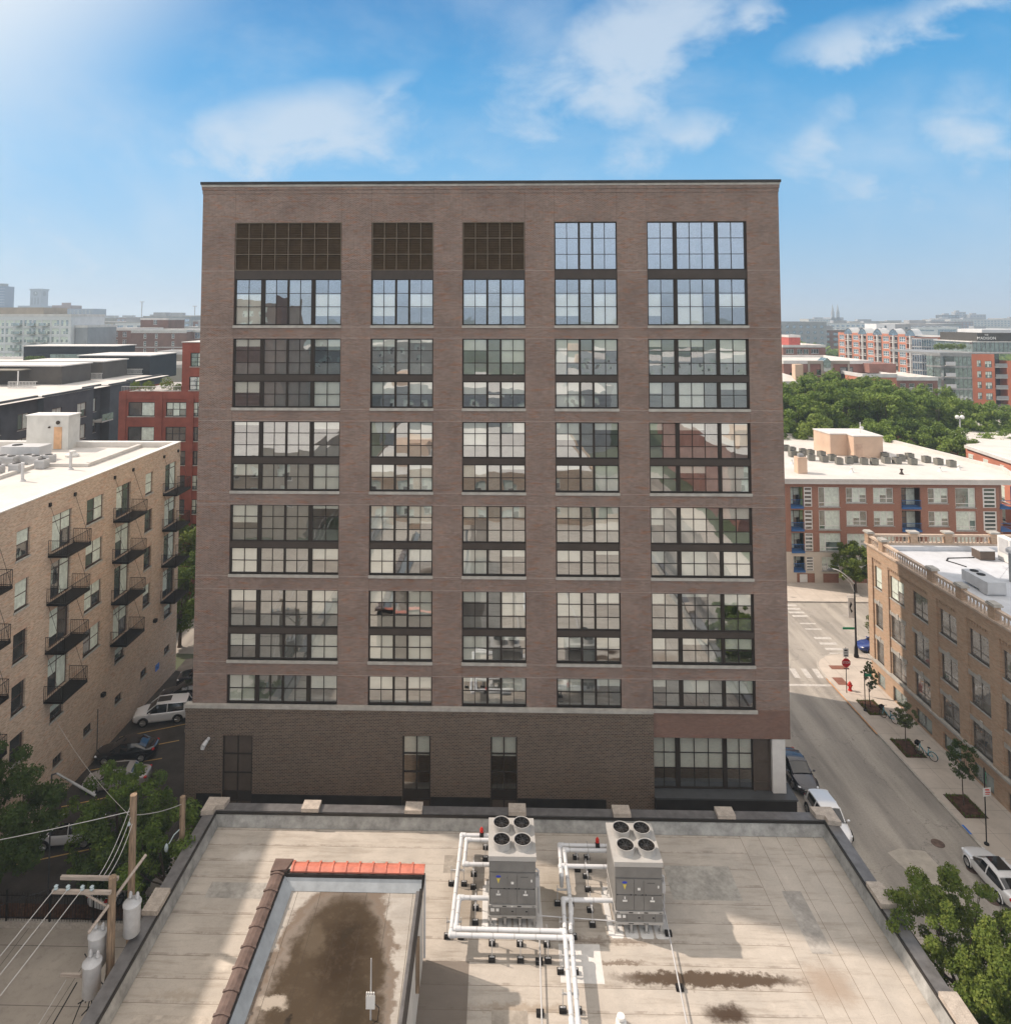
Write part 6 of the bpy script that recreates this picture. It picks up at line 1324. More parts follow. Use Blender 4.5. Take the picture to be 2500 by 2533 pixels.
mb = MB(); mb.cyl((58.4, 113, 17.4), (58.4, 113, 19.2), .06); mb.ball((58.6, 113, 18.3), .35, (1, .4, .8)); mb.build('dish', wframe, RB)
mb = MB(); mb.box(42.6, 99.5, 13.95, 43.9, 100.8, 16.2); t = mb.build('chimney', cream); tag(t, 'peach chimney box with metal cap near the roof edge across the junction', 'chimney'); c = MB().box(42.9, 99.8, 16.2, 43.6, 100.5, 16.6).build('cap', midgrey, None, off=(0, 0, 0)); c.parent = t
acB = None
A1 = [(46.6, 119), (47.3, 117.6), (47.9, 116.3), (48.2, 114.6), (49.3, 113.2), (46.9, 111.5), (47.9, 110.6), (48.6, 108.7), (50.1, 112.4), (51.3, 111.2), (50.0, 107.6), (51.7, 108.6), (51.5, 106.0), (53.2, 106.4), (54.4, 107.4), (55.2, 106.0), (56.6, 105.8)]
A2 = [(60.6, 110.2), (62.2, 108.6), (64.2, 109.8), (62.4, 106.0), (60.4, 106.6), (65.4, 107.6), (66.2, 106.0), (67.2, 104.6), (59.0, 107.0)]
agrey = M('olive_casing', (.20, .19, .16), .6, .1, var=.1); first = True
for lst, lab, gp in ((A1, 'of those left of the peach roof bulkhead', 'condensers left of the peach bulkhead'), (A2, 'of those right of the peach roof bulkhead', 'condensers right of the peach bulkhead')):
    for i, (x, y) in enumerate(lst):
        if first: acB = ac_small(0, 0, 0, .95, .95, agrey); o = acB; o.location = (x, y, 13.96); first = False
        else: o = dup(acB, (x, y, 13.96), rz=rnd.uniform(-.2, .2))
        o['label'] = 'square air conditioner, %s %s' % (adjs[i], lab); o['group'] = gp
for i, (x, y, lab) in enumerate(((44.5, 106, 'small vent with round cap on the wide white roof beside the brick block'), (50.6, 100.5, 'small white cone vent near the wide roof edge'), (57, 99.5, 'dark rooftop drain vent near the wide roof edge'), (63.6, 101.5, 'white cone vent right of the middle of the wide roof'), (66.9, 102.5, 'low box vent near the right end of the wide roof'))):
    mb = MB(); mb.lathe((x, y, 13.95), [(.35, 0), (.12, .35), (.12, .6), (.22, .62), (.2, .75), (0, .8)], 8); tag(mb.build('roof_vent', white_paint if i != 2 else rust), lab, 'vent', 'vents on the wide white roof')
# --- red loft block left
RD = thing('red_loft_building', 'red painted loft building with black grid windows beside the brick block', 'building', (-40, 90, 0))
mb = MB(); opsR = []; 
cz = [(31.2 - .1, 1.85), (28.0, 1.8)]
bx = -49.4
rw = []
for z in (23.05, 19.85, 16.75, 13.6, 10.5, 7.4):
    rw += [(-48.2, z, 3.5, 1.85), (-43.2, z, 2.7, 1.85), (-40.0, z, 2.9, 1.85)]
up = [(-40.1, 29.55, 2.4, 1.8), (-40.2, 26.45, 2.5, 1.8)]
facade(mb, (bx, 90, 0), (1, 0, 0), (0, -1, 0), 22, 0, 26.3, [(a - bx, a - bx + w, z, z + h) for a, z, w, h in rw], .3)
facade(mb, (-41.2, 89.99, 0), (1, 0, 0), (0, -1, 0), 13, 26.3, 32.7, [(a + 41.2, a + 41.2 + w, z, z + h) for a, z, w, h in up], .3)
mb.quad((-41.2, 90, 26.3), (-41.2, 105, 26.3), (-41.2, 105, 32.7), (-41.2, 90, 32.7)); mb.quad((-27.4, 90, 0), (-27.4, 105, 0), (-27.4, 105, 32), (-27.4, 90, 32)); mb.quad((bx, 90, 0), (bx, 105, 0), (bx, 105, 26.3), (bx, 90, 26.3))
for x in (-49.4, -44.6, -40.45): mb.box(x, 89.85, 0, x + .95, 89.99, 26.2)
for z in (25.3,): mb.box(bx, 89.9, z, -27.5, 89.99, 26.25)
mb.build('wall', red_wall, RD); MB().box(bx + .2, 90.2, 26.0, -41.2, 105, 26.1).build('roof', roof_g, RD); MB().box(-41.3, 89.9, 32.7, -27.3, 105, 32.8).build('coping', copl, RD)
gm1 = wm(2.7, 1.85, (.33, .66), (.5,), frm=bframe, gl=dgl_g, bl_=.8, fr=.1, seed=1); gm2 = wm(2.9, 1.85, (.33, .66), (.5,), frm=bframe, gl=dgl, fr=.1); gm3 = wm(3.5, 1.85, (.5,), (), frm=bframe, gl=dgl, bl_=.4, fr=.1, seed=2)
for i, (a, z, w, h) in enumerate(rw): place_win(RD, (a, 90, z), (1, 0, 0), gm3 if w > 3 else (gm1 if w < 2.8 and i < 4 else (wm(2.9, 1.85, (.33, .66), (.5,), frm=bframe, gl=dgl_g, bl_=.8, fr=.1, seed=4) if i in (2, 11, 14) else (gm2 if w > 2.8 else wm(2.7, 1.85, (.33, .66), (.5,), frm=bframe, gl=dgl, fr=.1)))))
for a, z, w, h in up: place_win(RD, (a, 89.99, z), (1, 0, 0), wm(w, h, (.4, .6), (.33, .66), frm=bframe, gl=dgl_g, bl_=.5, fr=.1, seed=3))
mb = MB(); mb.box(bx + .2, 90.1, 26.9, -41.3, 90.14, 26.95)
for k in range(40): mb.box(bx + .2 + k * .2, 90.11, 26.1, bx + .22 + k * .2, 90.13, 26.9)
mb.build('railing', white_paint, RD)
for i, (x, y, h_, m_) in enumerate(((-48.6, 92.5, 1.3, leaf_b), (-46.6, 92, 1.5, leaf_b), (-44.6, 93, 1.9, leaf_b), (-42.8, 92.5, 1.0, leaf_a))):
    V = leaves([(0, 0, h_ * .6, h_ * .5), (.4, 0, h_ * .35, h_ * .4), (-.4, .2, h_ * .4, h_ * .4)], 420, .22, 60 + i); o = bpy.data.objects.new('potted_shrub', leafmesh('potted_shrub', V, m_)); C.objects.link(o); o.location = (x, y, 26.1)
    tag(o, 'bright green terrace shrub on the red building, %s from the left' % ['first', 'second', 'third', 'fourth'][i], 'shrub', 'shrubs on the red terrace')
t = thing('patio_umbrella', 'closed cream patio umbrella on the red building terrace', 'umbrella', (-42.3, 93.5, 26.1)); mb = MB(); mb.cyl((-42.3, 93.5, 26.1), (-42.3, 93.5, 28.9), .03); mb.build('pole', wood, t); mb = MB(); mb.lathe((-42.3, 93.5, 26.1), [(.34, .8), (.38, 1.0), (.3, 1.6), (.22, 2.3), (.1, 2.7), (0, 2.9)], 8); mb.build('canopy', M('cream_canvas', (.62, .56, .46), .8), t)
# --- long slate row house running away, with its roof terraces
GR = thing('slate_apartment_row', 'long dark slate brick apartment row with white roof running away on the left', 'apartment row', (-62, 72, 0))
mb = MB(); segs = [(66, 92.5, 0), (92.5, 104, .9), (104, 108.5, -.6), (108.5, 116, .9), (116, 128, -.3)]; opsG = []
for a, b, off in segs:
    o_ = []
    n = max(1, int((b - a) / 5.2)); 
    for k in range(n):
        u = (b - a) * (k + .5) / n - 1.1
        for z in (21.3, 18.1, 14.9, 11.7, 8.5): o_.append((u, u + 2.2, z, z + 2.1)); opsG.append((-62 + off, a + u, z))
    facade(mb, (-62 + off, a, 0), (0, 1, 0), (1, 0, 0), b - a, 0, 25.3, o_, .25)
for (a, b, o1), (c, d, o2) in zip(segs, segs[1:]): mb.quad((-62 + o1, b, 0), (-62 + o2, b, 0), (-62 + o2, b, 25.3), (-62 + o1, b, 25.3))
mb.quad((-62, 66, 0), (-95, 66, 0), (-95, 66, 25.3), (-62, 66, 25.3)); mb.build('wall', slate, GR)
gmS = [win_mesh(2.2, 2.1, (.5,), (), .1, .16, [M('rust_frame', (.13, .075, .05), .6), dgl, curt, stone], .1, .3, s) for s in range(3)]
for i, (x, y, z) in enumerate(opsG): place_win(GR, (x, y, z), (0, 1, 0), gmS[i % 3])
MB().quad((-95, 66, 25.2), (-60.9, 66, 25.2), (-60.9, 128, 25.2), (-95, 128, 25.2)).build('roof', white_roof, GR)
mb = MB()
for a, b, off in segs: mb.box(-62 + off - .3, a, 25.2, -62 + off + .08, b, 25.45)
mb.build('coping', dkgrey, GR)
for y in (96, 105, 113): MB().box(-62.2, y, 19.9, -60.2, y + 3, 20.1).build('balcony', paleb, GR); MB().box(-60.3, y, 20.1, -60.2, y + 3, 21.1).build('balcony_rail', dgl_g, GR)
for i, (x0, x1, y0, y1, h, m_, lab) in enumerate(((-92, -76.2, 92, 99, 28.6, slate2, 'nearest brown slate roof box of the row'), (-86, -69.9, 110, 118, 28.1, slate2, 'second brown slate roof box of the row'), (-84, -69.0, 120, 128, 28.15, slate2, 'third brown slate roof box of the row'), (-80, -66.2, 131, 142, 28.6, blackw, 'black roof house beyond the brown slate boxes'), (-104, -83.4, 150, 158, 29.6, blackw, 'wide low black house with glass fence on the far terrace'))):
    t = thing('roof_house', lab, 'roof house', ((x0 + x1) / 2, y0, 25)); MB().box(x0, y0, 24.0, x1, y1, h).build('wall', m_, t); MB().box(x0 - .25, y0 - .3, h, x1 + .25, y1 + .2, h + .18).build('roof', copl, t)
    if i == 3: place_win(t, (-72.5, y0, 26), (1, 0, 0), wm(1.6, 2.1, (.5,), (), frm=bframe, gl=dgl_g))
    if i in (0, 1, 2): MB().box(x0 + 3, y0 - 3.0, 27.6, x1 - 5, y0, 27.75).build('pergola', M('grey_wood', (.24, .22, .18), .8), t); [MB().box(x, y0 - 3, 25.2, x + .15, y0 - 2.85, 27.6).build('pergola_post', white_paint, t) for x in (x0 + 3, x1 - 5.15)]
for i, (xa, xb, y, h) in enumerate(((-74, -69.5, 103.5, 1.1), (-73, -68.6, 119.3, 1.1), (-71, -66.5, 129, 1.1), (-82, -72, 91, 1.1))):
    t = thing('terrace_railing', 'white terrace railing on the slate row, %s from the camera' % ['second', 'third', 'fourth', 'first'][i], 'railing', (xa, y, 25.2), group='terrace railings on the slate row'); mb = MB(); mb.box(xa, y, 25.2 + h - .08, xb, y + .06, 25.2 + h); mb.box(xa, y, 25.35, xb, y + .06, 25.42)
    for k in range(int((xb - xa) / .22)): mb.box(xa + k * .22, y, 25.2, xa + k * .22 + .05, y + .05, 25.2 + h)
    mb.build('panel', white_paint, t)
MB_gf = MB(); [MB_gf.box(-97 + k * 1.45, 148.4, 26.6, -97 + k * 1.45 + 1.38, 148.46, 28.0) for k in range(9)]; tag(MB_gf.build('glass_fence', dgl_g), 'pale green glass fence in front of the wide black house', 'fence')
V = leaves([(k * .5, 0, .7, .7) for k in range(7)], 900, .3, 77); o = bpy.data.objects.new('hedge', leafmesh('hedge', V, leaf_a)); C.objects.link(o); o.location = (-101.5, 148, 26.4); tag(o, 'dark green terrace hedge left of the glass fence', 'hedge')
bld('flat_house', 'low grey flat house with white roof between slate row and leafy tree', -78, -66, 150, 160, 25.6, paleb, white_roof); bld('flat_house', 'small tan house with blank wall before the pale leafy tree', -83, -75.5, 168, 176, 27.6, tanw, roof_g)
bld('terrace_house', 'grey terrace block with white roof beneath the wide black house', -125, -84, 147.5, 165, 26.4, slate2, white_roof)
# --- far left ranks
k_ = 1.0
gA = [wm(2.6, 2.0, (.33, .66), (.25,), gl=dgl_g, bl_=.35, seed=s, sill=0) for s in range(4)]
GA = bld('glass_apartment_block', 'pale glassy apartment block with balconies at far left', -176, -143.5, 230, 250, 37, white_w, roof_g, fr=grid([.6 + 3.15 * k for k in range(10)], [33.1, 30.3, 27.5, 24.7, 21.9], 2.6, 2.0, gA), sd=[])
for z in (33, 30.2, 27.4, 24.6):
    for x in (-162.4, -157.5, -153.4): MB().box(x, 228.6, z, x + 2.2, 230, z + .15).build('balcony', paleb, GA); MB().box(x, 228.6, z + .15, x + 2.2, 228.66, z + 1.1).build('balcony_rail', dgl_g, GA)
MB().box(-174, 233, 37, -155, 246, 39.4).build('roof_storey', tanw, GA)
bld('grey_block', 'plain grey concrete slab block right of the pale glassy apartments', -143.2, -139, 232, 250, 33.2, grey_w, roof_g)
w2 = wm(1.6, 1.9, (.5,), (.5,), gl=dgl, sill=.1)
bld('brown_apartment_house', 'brown brick apartment house with pale trim at far left', -157, -138.8, 260, 285, 31.7, brownb, roof_g, fr=grid([1.2 + 3.4 * k for k in range(5)], [28.6, 25.7, 22.8], 1.6, 1.9, w2))
bld('brown_apartment_house', 'taller brown brick house with penthouse behind far left rooftops', -151, -139, 290, 305, 35.6, brownb, roof_g, fr=grid([5.5], [33], 1.6, 1.9, w2))
b3 = bld('brick_apartment_house', 'wide brown brick house with white trim bands and three window rows at left', -133.5, -113, 250, 275, 31.4, brownb, roof_g, fr=grid([4.6, 8.8, 15.0], [28.3, 25.6, 22.9], 1.0, 1.7, wm(1.0, 1.7, (), (.5,), fr=.14)))
mb = MB(); mb.box(-133.6, 249.9, 30.3, -113, 249.98, 30.55); mb.box(-133.6, 249.9, 25.0, -113, 249.98, 25.2); mb.build('trim_band', wframe, b3)
bld('bay_apartment_house', 'grey brown balconied house touching the red loft building skyline', -113, -100, 255, 280, 31.2, brownb, roof_g, fr=grid([.8 + 2.6 * k for k in range(5)], [28.2, 25.4, 22.6], 1.9, 2.2, wm(1.9, 2.2, (.5,), (), gl=dgl_b)))
for i, (x, y, h, R_, m_) in enumerate(((-66, 172, 13, 6, leaf_f), (-58, 178, 14, 6, leaf_f), (-74, 190, 13, 6.5, leaf_f))):
    tree('pale hazy green tree beyond the slate row, %s' % ['left of the patio umbrella', 'right of the patio umbrella', 'farthest back'][i], (x, y, 0), R_, h + 6, h, 5200, .7, leaf_b, 90 + i, 26, .8, .3, 'tree', 'hazy trees beyond the slate row')
# clock tower and the old office block round it
CT = thing('clock_tower', 'tall stone clock tower on the left skyline', 'clock tower', (-746, 1100, 0)); tw_ = M('stone_blue', (.20, .23, .28), .85, var=.05, vs=.05)
mb = MB(); mb.box(-755, 1100, 0, -737, 1118, 81); mb.box(-756, 1099, 80, -736, 1119, 82.5); mb.box(-772, 1096, 0, -730, 1125, 55); mb.build('tower_shaft', tw_, CT)
for cx in (-749.6,): mb = MB(); mb.cyl((cx + 3.5, 1099.6, 74.5), (cx + 3.5, 1099.9, 74.5), 4.0, n=20); o = mb.build('clock_face', M('dial', (.08, .1, .13), .6), CT); mb = MB(); mb.box(cx + 3.3, 1099.3, 74.5, cx + 3.7, 1099.5, 77.5); mb.box(cx + 3.4, 1099.3, 74.3, cx + 5.7, 1099.5, 74.7); q = mb.build('clock_hand', wframe, None, off=(0, 0, 0)); q.data.transform(Matrix.Translation(-Vector(CT.location))); q.parent = o
mb = MB(); mb.cyl((-736.9, 1108, 74.5), (-736.6, 1108, 74.5), 4.0, n=20); mb.build('clock_face', bpy.data.materials['dial'], CT)
for x in (-752.5, -747.5, -742.5): MB().box(x, 1099.8, 57, x + 2.2, 1099.95, 68).build('belfry_opening', bpy.data.materials['dial'], CT)
OB = bld('old_office_block', 'long grey office block with pilasters on the left skyline', -640, -532, 900, 930, 47.5, tw_, roof_d, coping=False); mb = MB(); mb.box(-588, 900, 47.5, -563, 925, 52); mb.box(-578, 905, 52, -566, 906, 55.5); mb.build('roof_storey', brownb, OB)
mb = MB(); [mb.box(-636 + k * 5.2, 899.2, 5, -634.5 + k * 5.2, 899.98, 46) for k in range(20)]; mb.build('pilaster_band', grey_w, OB)
TL_ = thing('glass_tower', 'dark blue glass tower cut by the left edge of the skyline', 'tower', (-742, 1000, 0)); MB().box(-760, 1000, 0, -724.5, 1020, 82).build('shaft', M('deep_blue_glass', (.02, .06, .14), .2, .3), TL_); mb = MB(); mb.cyl((-731, 1006, 82), (-731, 1006, 86), 6, n=16); mb.build('crown', dkgrey, TL_); mb = MB(); [mb.box(-760, 999.9, 6 + k * 4, -724.4, 999.98, 6.5 + k * 4) for k in range(19)]; mb.build('floor_band', grey_w, TL_)
r = random.Random(44)
mm_far = [grey_w, tanw, brownb, paleb, white_w, slate]
FARW = {}
def farblock(name, label, x0, x1, y, h, m_, nfl=None, rows=3, grp=None, roofs=True):
    """distant block: storey bands of recessed dark glass between piers"""
    t = thing(name, label, 'building', ((x0 + x1) / 2, y, 0), group=grp); d = (x1 - x0) * .6
    MB().box(x0, y, 0, x1, y + d, h).build('wall', m_, t); MB().box(x0 - .2, y - .2, h, x1 + .2, y + d + .2, h + .5).build('roof', roof_g, t)
    n = max(2, int((x1 - x0) / 5)); wdt = (x1 - x0) / n * .55; key = round(wdt, 1)
    if key not in FARW: b = MB(); b.box(0, -.12, 0, key, -.02, 1.9); FARW[key] = b.mesh('window', dgl_b)
    for a in range(rows):
        for b_ in range(n): place_win(t, (x0 + (x1 - x0) * (b_ + .22) / n, y, h - 3.4 - a * 3.4), (1, 0, 0), FARW[key])
    if roofs: MB().box(x0 + d * .3, y + 2, h + .5, x0 + d * .75, y + 9, h + 3).build('plant_room', grey_w, t)
    return t
lefts = [(-230, -188, 300, 35, 3), (-212, -184, 380, 33, 4), (-248, -214, 480, 36.5, 0), (-186, -162, 420, 33.5, 2), (-160, -138, 460, 35, 0), (-305, -262, 620, 37.3, 0), (-262, -230, 700, 35.5, 4), (-420, -372, 640, 35, 1), (-372, -340, 720, 36, 3), (-132, -104, 360, 30.5, 1), (-150, -120, 330, 31, 4), (-470, -420, 800, 35.2, 2), (-345, -305, 560, 32, 1), (-190, -150, 560, 32.5, 3), (-260, -215, 820, 34, 0), (-560, -500, 1000, 36, 3), (-420, -370, 1200, 37.4, 0), (-340, -300, 1250, 36, 4)]
L_desc = ['low pale', 'long white', 'squat grey', 'brown brick', 'small grey', 'wide stepped grey', 'pale flat', 'tan', 'pale concrete', 'low tan', 'whitish', 'brown', 'tan flat roofed', 'grey brown', 'hazy grey', 'hazy pale', 'faint grey', 'faint white']
for i, (a, b, y, h, m_) in enumerate(lefts): farblock('distant_building', '%s distant block in rank %s of hazy rooftops left of the tower' % (L_desc[i], ['one', 'two', 'three', 'four', 'five', 'six', 'seven', 'eight', 'nine', 'ten', 'eleven', 'twelve', 'thirteen', 'fourteen', 'fifteen', 'sixteen', 'seventeen', 'eighteen'][i]), a, b, y, h, mm_far[m_], rows=3, grp='hazy rooftops on the left')
for i, (x, y, h) in enumerate(((-270, 520, 48), (-238, 540, 45), (-205, 520, 44.5), (-172, 500, 45), (-230, 640, 44))):
    mb = MB(); mb.cyl((x, y, 20), (x, y, h), .35, n=5); mb.box(x - 1.6, y - .4, h - .4, x + 1.6, y + .4, h + .1); tag(mb.build('light_mast', ltgrey), 'thin distant highway light mast, %s from the left' % adjs[i].replace('leftmost', 'first'), 'light mast', 'distant highway light masts')
# --- right side: green square, apartment ranks
ctr = [(58, 136, 21, 6.5), (66, 140, 22.5, 7), (76, 138, 22, 7), (86, 142, 21, 7), (94, 140, 19.5, 6.5), (101, 134, 16.5, 6), (60, 150, 22.5, 7), (71, 152, 23.5, 7.5), (82, 154, 22.6, 7), (93, 152, 21, 7), (104, 148, 18, 6.5), (54, 143, 22, 6.5), (70, 130, 17.5, 6), (81, 128, 17, 6), (91, 128, 16, 5.5), (112, 150, 15, 5), (119, 158, 14.5, 5), (127, 166, 14, 5), (108, 142, 15.5, 5.5), (100, 124, 13.5, 5), (52, 131, 17.5, 6), (77, 147, 23.0, 7)]
protoT = []
for s in range(4):
    cl = crown_clumps(6.6, 0, 100, 200 + s, .72, (.10, .21)); V = leaves(cl, 15000, .46, 300 + s, .6); protoT.append((leafmesh('crown', V, leaf_f), limbs(cl, -5, .35, s, 8, (0, 0, -17)).mesh('trunk', bark)))
for i, (x, y, h, R_) in enumerate(ctr):
    t = thing('park_tree', 'green park tree behind the wide white roof, %s' % ('%s in the %s row' % (['first', 'second', 'third', 'fourth', 'fifth', 'sixth', 'seventh', 'eighth'][i % 8], ['front', 'middle', 'back'][i // 8])), 'tree', (x, y, h - 4.6), R(i * 77), 'trees of the park'); s = R_ / 6.8
    if h - 4.6 < 17 * s: pass
    c_ = bpy.data.objects.new('crown', protoT[i % 4][0]); C.objects.link(c_); c_.parent = t; c_.scale = (s, s, s)
    k_ = bpy.data.objects.new('trunk', protoT[i % 4][1]); C.objects.link(k_); k_.parent = t; k_.scale = (s, s, (h - 4.6) / 17 if True else s)
t = tree('bright yellow green tree standing in front of the park trees', (58.5, 128.5, 0), 4.6, 13.5, 8, 9000, .5, LEAF('leaf_bright', (.12, .17, .035), (.2, .26, .055), (.28, .3, .08), .4), 401, 36, 1.0, .25, 'park_tree', taper=.4)
flat('lawn', rect(38, 131, 140, 172), .02, M('lawn_green', (.05, .08, .02), .95, var=.3, vs=.2))
# low white roofed shops right
bld('shop_row', 'low red brick building with white roof right of the park trees, nearer one', 112, 150, 165, 182, 10.2, brick_far, white_roof); bld('shop_row', 'low red brick building with white roof right of the park trees, farther one', 120, 165, 186, 204, 10.4, brick_far, white_roof)
for i, (x, y) in enumerate(((124, 170), (129, 169), (134, 173), (126, 176), (133, 195), (137, 194), (141, 196))):
    o = dup(acB, (x, y, 10.1 if y < 180 else 10.3), scale=(1.7, 1.7, 1.7)); o['label'] = 'rooftop box unit on the low white shop roofs, %s counted from the left' % adjs[i].replace('leftmost', 'first'); o['group'] = 'units on the low white shop roofs'
CB = thing('curved_corner_building', 'coral brick building with white curved cornice at the right edge', 'building', (84, 112, 0))
cpts = [(80.9, 122)] + [(80.9 + 5.5 * sin(R(a)), 122 + 5.5 * (1 - cos(R(a)))) for a in (20, 45, 70, 90)] + [(86.4, 136), (130, 136), (130, 108), (79.2, 108)]
MB().prism(cpts, 0, 13.6).build('wall', brick_coral, CB); MB().prism([(x - .5 if x < 100 else x, y - .4) for x, y in cpts], 13.6, 14.1).build('cornice', copl, CB); MB().prism([(x + .2 if x < 100 else x, y + .2) for x, y in cpts], 14.1, 14.16).build('roof', white_roof, CB)
for y in (109.5, 114, 118.3):
    for z in (10.4, 7.2, 4.0): place_win(CB, (79.3 + (y - 108) * .115, y + 2.6, z), (0, -1, 0), wm(2.6, 2.4, (.4,), (.2,), frm=wframe, gl=dgl_g, bl_=.6, seed=int(z)))
t = thing('lamp_mast', 'white globe lamp mast rising behind the curved coral building', 'lamp', (86, 131, 0)); MB().cyl((86, 131, 0), (86, 131, 17.2), .12).build('pole', ltgrey, t); mb = MB(); [mb.ball((86 + a, 131, 17.5), .4) for a in (-.45, .45)]; mb.build('globe', wframe, t)
# mid brown gabled block
W1 = wm(3.0, 2.3, (.5,), (), gl=dgl, frm=bframe)
b4 = bld('gabled_apartment_house', 'brown brick house with central gabled glass bay above the park trees', 71.9, 93.6, 175, 200, 25.1, brick_far2, white_roof, fr=[(1.5, 19.6, 4.2, 2.6, wm(4.2, 2.6, (.5,), (), frm=bframe)), (8.2, 21.6, 1.8, 1.4, wm(1.8, 1.4, (.5,), (), frm=bframe)), (14.0, 21.0, 3.2, 2.6, W1b := wm(3.2, 2.6, (.5,), (), frm=bframe)), (7.6, 17.2, 3.2, 2.4, wm(3.2, 2.4, (.5,), (), frm=bframe)), (11.1, 19.0, 1.5, 1.6, wm(1.5, 1.6, (.5,), (.5,))), (14.0, 17.0, 3.2, 2.6, W1b)])
mb = MB(); mb.box(77.9, 174.8, 24.4, 88.2, 174.98, 25.15); mb.box(77.9, 174.8, 20.6, 78.4, 174.98, 24.4); mb.box(87.7, 174.8, 20.6, 88.2, 174.98, 24.4); mb.box(81.1, 174.8, 20.6, 81.7, 174.98, 24.4); mb.box(83.5, 174.8, 20.6, 84.1, 174.98, 24.4); mb.box(77.9, 174.8, 20.4, 88.2, 174.98, 20.6); mb.build('pale_trim', tanw, b4)
mb = MB(); mb.add([(81.5, 174.6, 24.9), (83.7, 174.6, 24.9), (82.6, 174.6, 25.9), (81.5, 178, 24.9), (83.7, 178, 24.9), (82.6, 178, 25.9)], [(0, 1, 2), (3, 5, 4), (0, 2, 5, 3), (1, 4, 5, 2)]); mb.box(81.7, 174.7, 20.7, 83.5, 174.85, 24.9); mb.build('glass_bay', dgl_g, b4)
for x, z in ((85.4, 20.9), (79.2, 17.1), (85.4, 16.9)): mb = MB(); mb.box(x, 173.4, z, x + 4.2, 175, z + .2); mb.box(x, 173.4, z + .2, x + 4.2, 173.5, z + 1.2); mb.build('balcony', steel, b4)
b5 = bld('stone_corner_house', 'low building corner with white hipped roof and tall brick chimney beside the brick block', 60, 71.9, 160, 175, 21.3, tanw, white_roof, fr=[(1, 17.5, 4, 2.2, wm(4, 2.2, (.5,), (), frm=bframe)), (6.5, 17.5, 4, 2.2, wm(4, 2.2, (.5,), (), frm=bframe))])
MB().box(68.6, 160.5, 21, 70.4, 162.3, 25.2).build('chimney', cream, b5); mb = MB(); mb.add([(60, 160, 21.4), (71.9, 160, 21.4), (71.9, 172, 21.4), (60, 172, 21.4), (62, 166, 23.6), (66, 166, 23.4)], [(0, 1, 5, 4), (1, 2, 5), (2, 3, 4, 5), (3, 0, 4)]); mb.build('hipped_roof', white_roof, b5)
bld('red_mechanical_house', 'low brown block with pale coping and grouped windows at mid distance right', 98.6, 113, 240, 262, 26.4, brick_far2, white_roof, fr=[(1.0, 23.6, 2.6, 1.5, wm(2.6, 1.5, (.33, .66), ())), (4.8, 23.4, 1.8, 1.7, wm(1.8, 1.7, (.5,), ())), (6.9, 23.4, 1.8, 1.7, wm(1.8, 1.7, (.5,), ())), (9.5, 23.6, 2.6, 1.5, wm(2.6, 1.5, (.33, .66), ()))])
bld('red_roof_house', 'bright red stair house on the low block at mid distance right', 104, 108, 248, 256, 29.6, M('bright_red', (.42, .10, .08), .8), roof_g)
b6 = bld('low_brick_house', 'salmon and brown low brick house directly behind the park trees', 86.2, 94.1, 165, 192, 22.6, brick_coral, roof_g); b7 = bld('low_brick_house', 'brown low brick house with pale lintels directly behind the park trees', 94.1, 103.5, 165, 192, 21.9, brick_far2, white_roof, fr=grid([.7, 2.8, 4.9, 7.0], [18.6], 1.3, 1.9, wm(1.3, 1.9, (), (.5,))))
MB().box(91.5, 172, 22.4, 98, 180, 24.6).build('roof_storey', brick_far2, b6)
# vaulted-roof apartment row
k2 = 1.25; AR = thing('vaulted_apartment_row', 'long orange brick apartment row with white vaulted roofs and stacked balconies', 'apartment row', (128, 262, 0))
yw = 262; mb = MB(); x0, x1 = 128.3, 156; 
# facade steps back from its glazed corner towards the left
bays_ = [(0, 3.3), (7.0, 3.3), (14.0, 3.3), (21.0, 3.3)]
pa = Vector((147.3, 301)); pb = Vector((156.5, 262)); dirv = (pb - pa).normalized(); Ln = (pb - pa).length; nrm = Vector((-dirv.y, dirv.x)) * -1
if nrm.dot(Vector((0, 0)) - pa) < 0: nrm = -nrm
U3 = (dirv.x, dirv.y, 0); N3 = (nrm.x, nrm.y, 0); nb = 5; bw = Ln / nb; opsA = []; wnA = []
zs_ = [26.6, 23.7, 20.8, 17.9, 15.0, 12.1]
for b_ in range(nb):
    for z in zs_: wnA.append((b_ * bw + .6, z, 3.0, 2.0)); opsA.append((b_ * bw + .6, b_ * bw + 3.6, z, z + 2.0)); opsA.append((b_ * bw + 4.2, (b_ + 1) * bw - .1, z - .3, z + 2.2))
facade(mb, (pa.x, pa.y, 0), U3, N3, Ln, 0, 29.6, opsA, 1.2)
mb.quad((156, 262, 0), (180, 262, 0), (180, 262, 28.6), (156, 262, 28.6)); mb.quad((147.3, 301, 0), (163, 331, 0), (163, 331, 29.4), (147.3, 301, 29.4)); mb.build('wall', brick_coral, AR)
mA = wm(3.0, 2.0, (.33, .66), (.5,), gl=dgl_b, fr=.16, sill=0)
for u, z, w, h in wnA: p = Vector((pa.x, pa.y, z)) + Vector(U3) * u; place_win(AR, p, U3, mA)
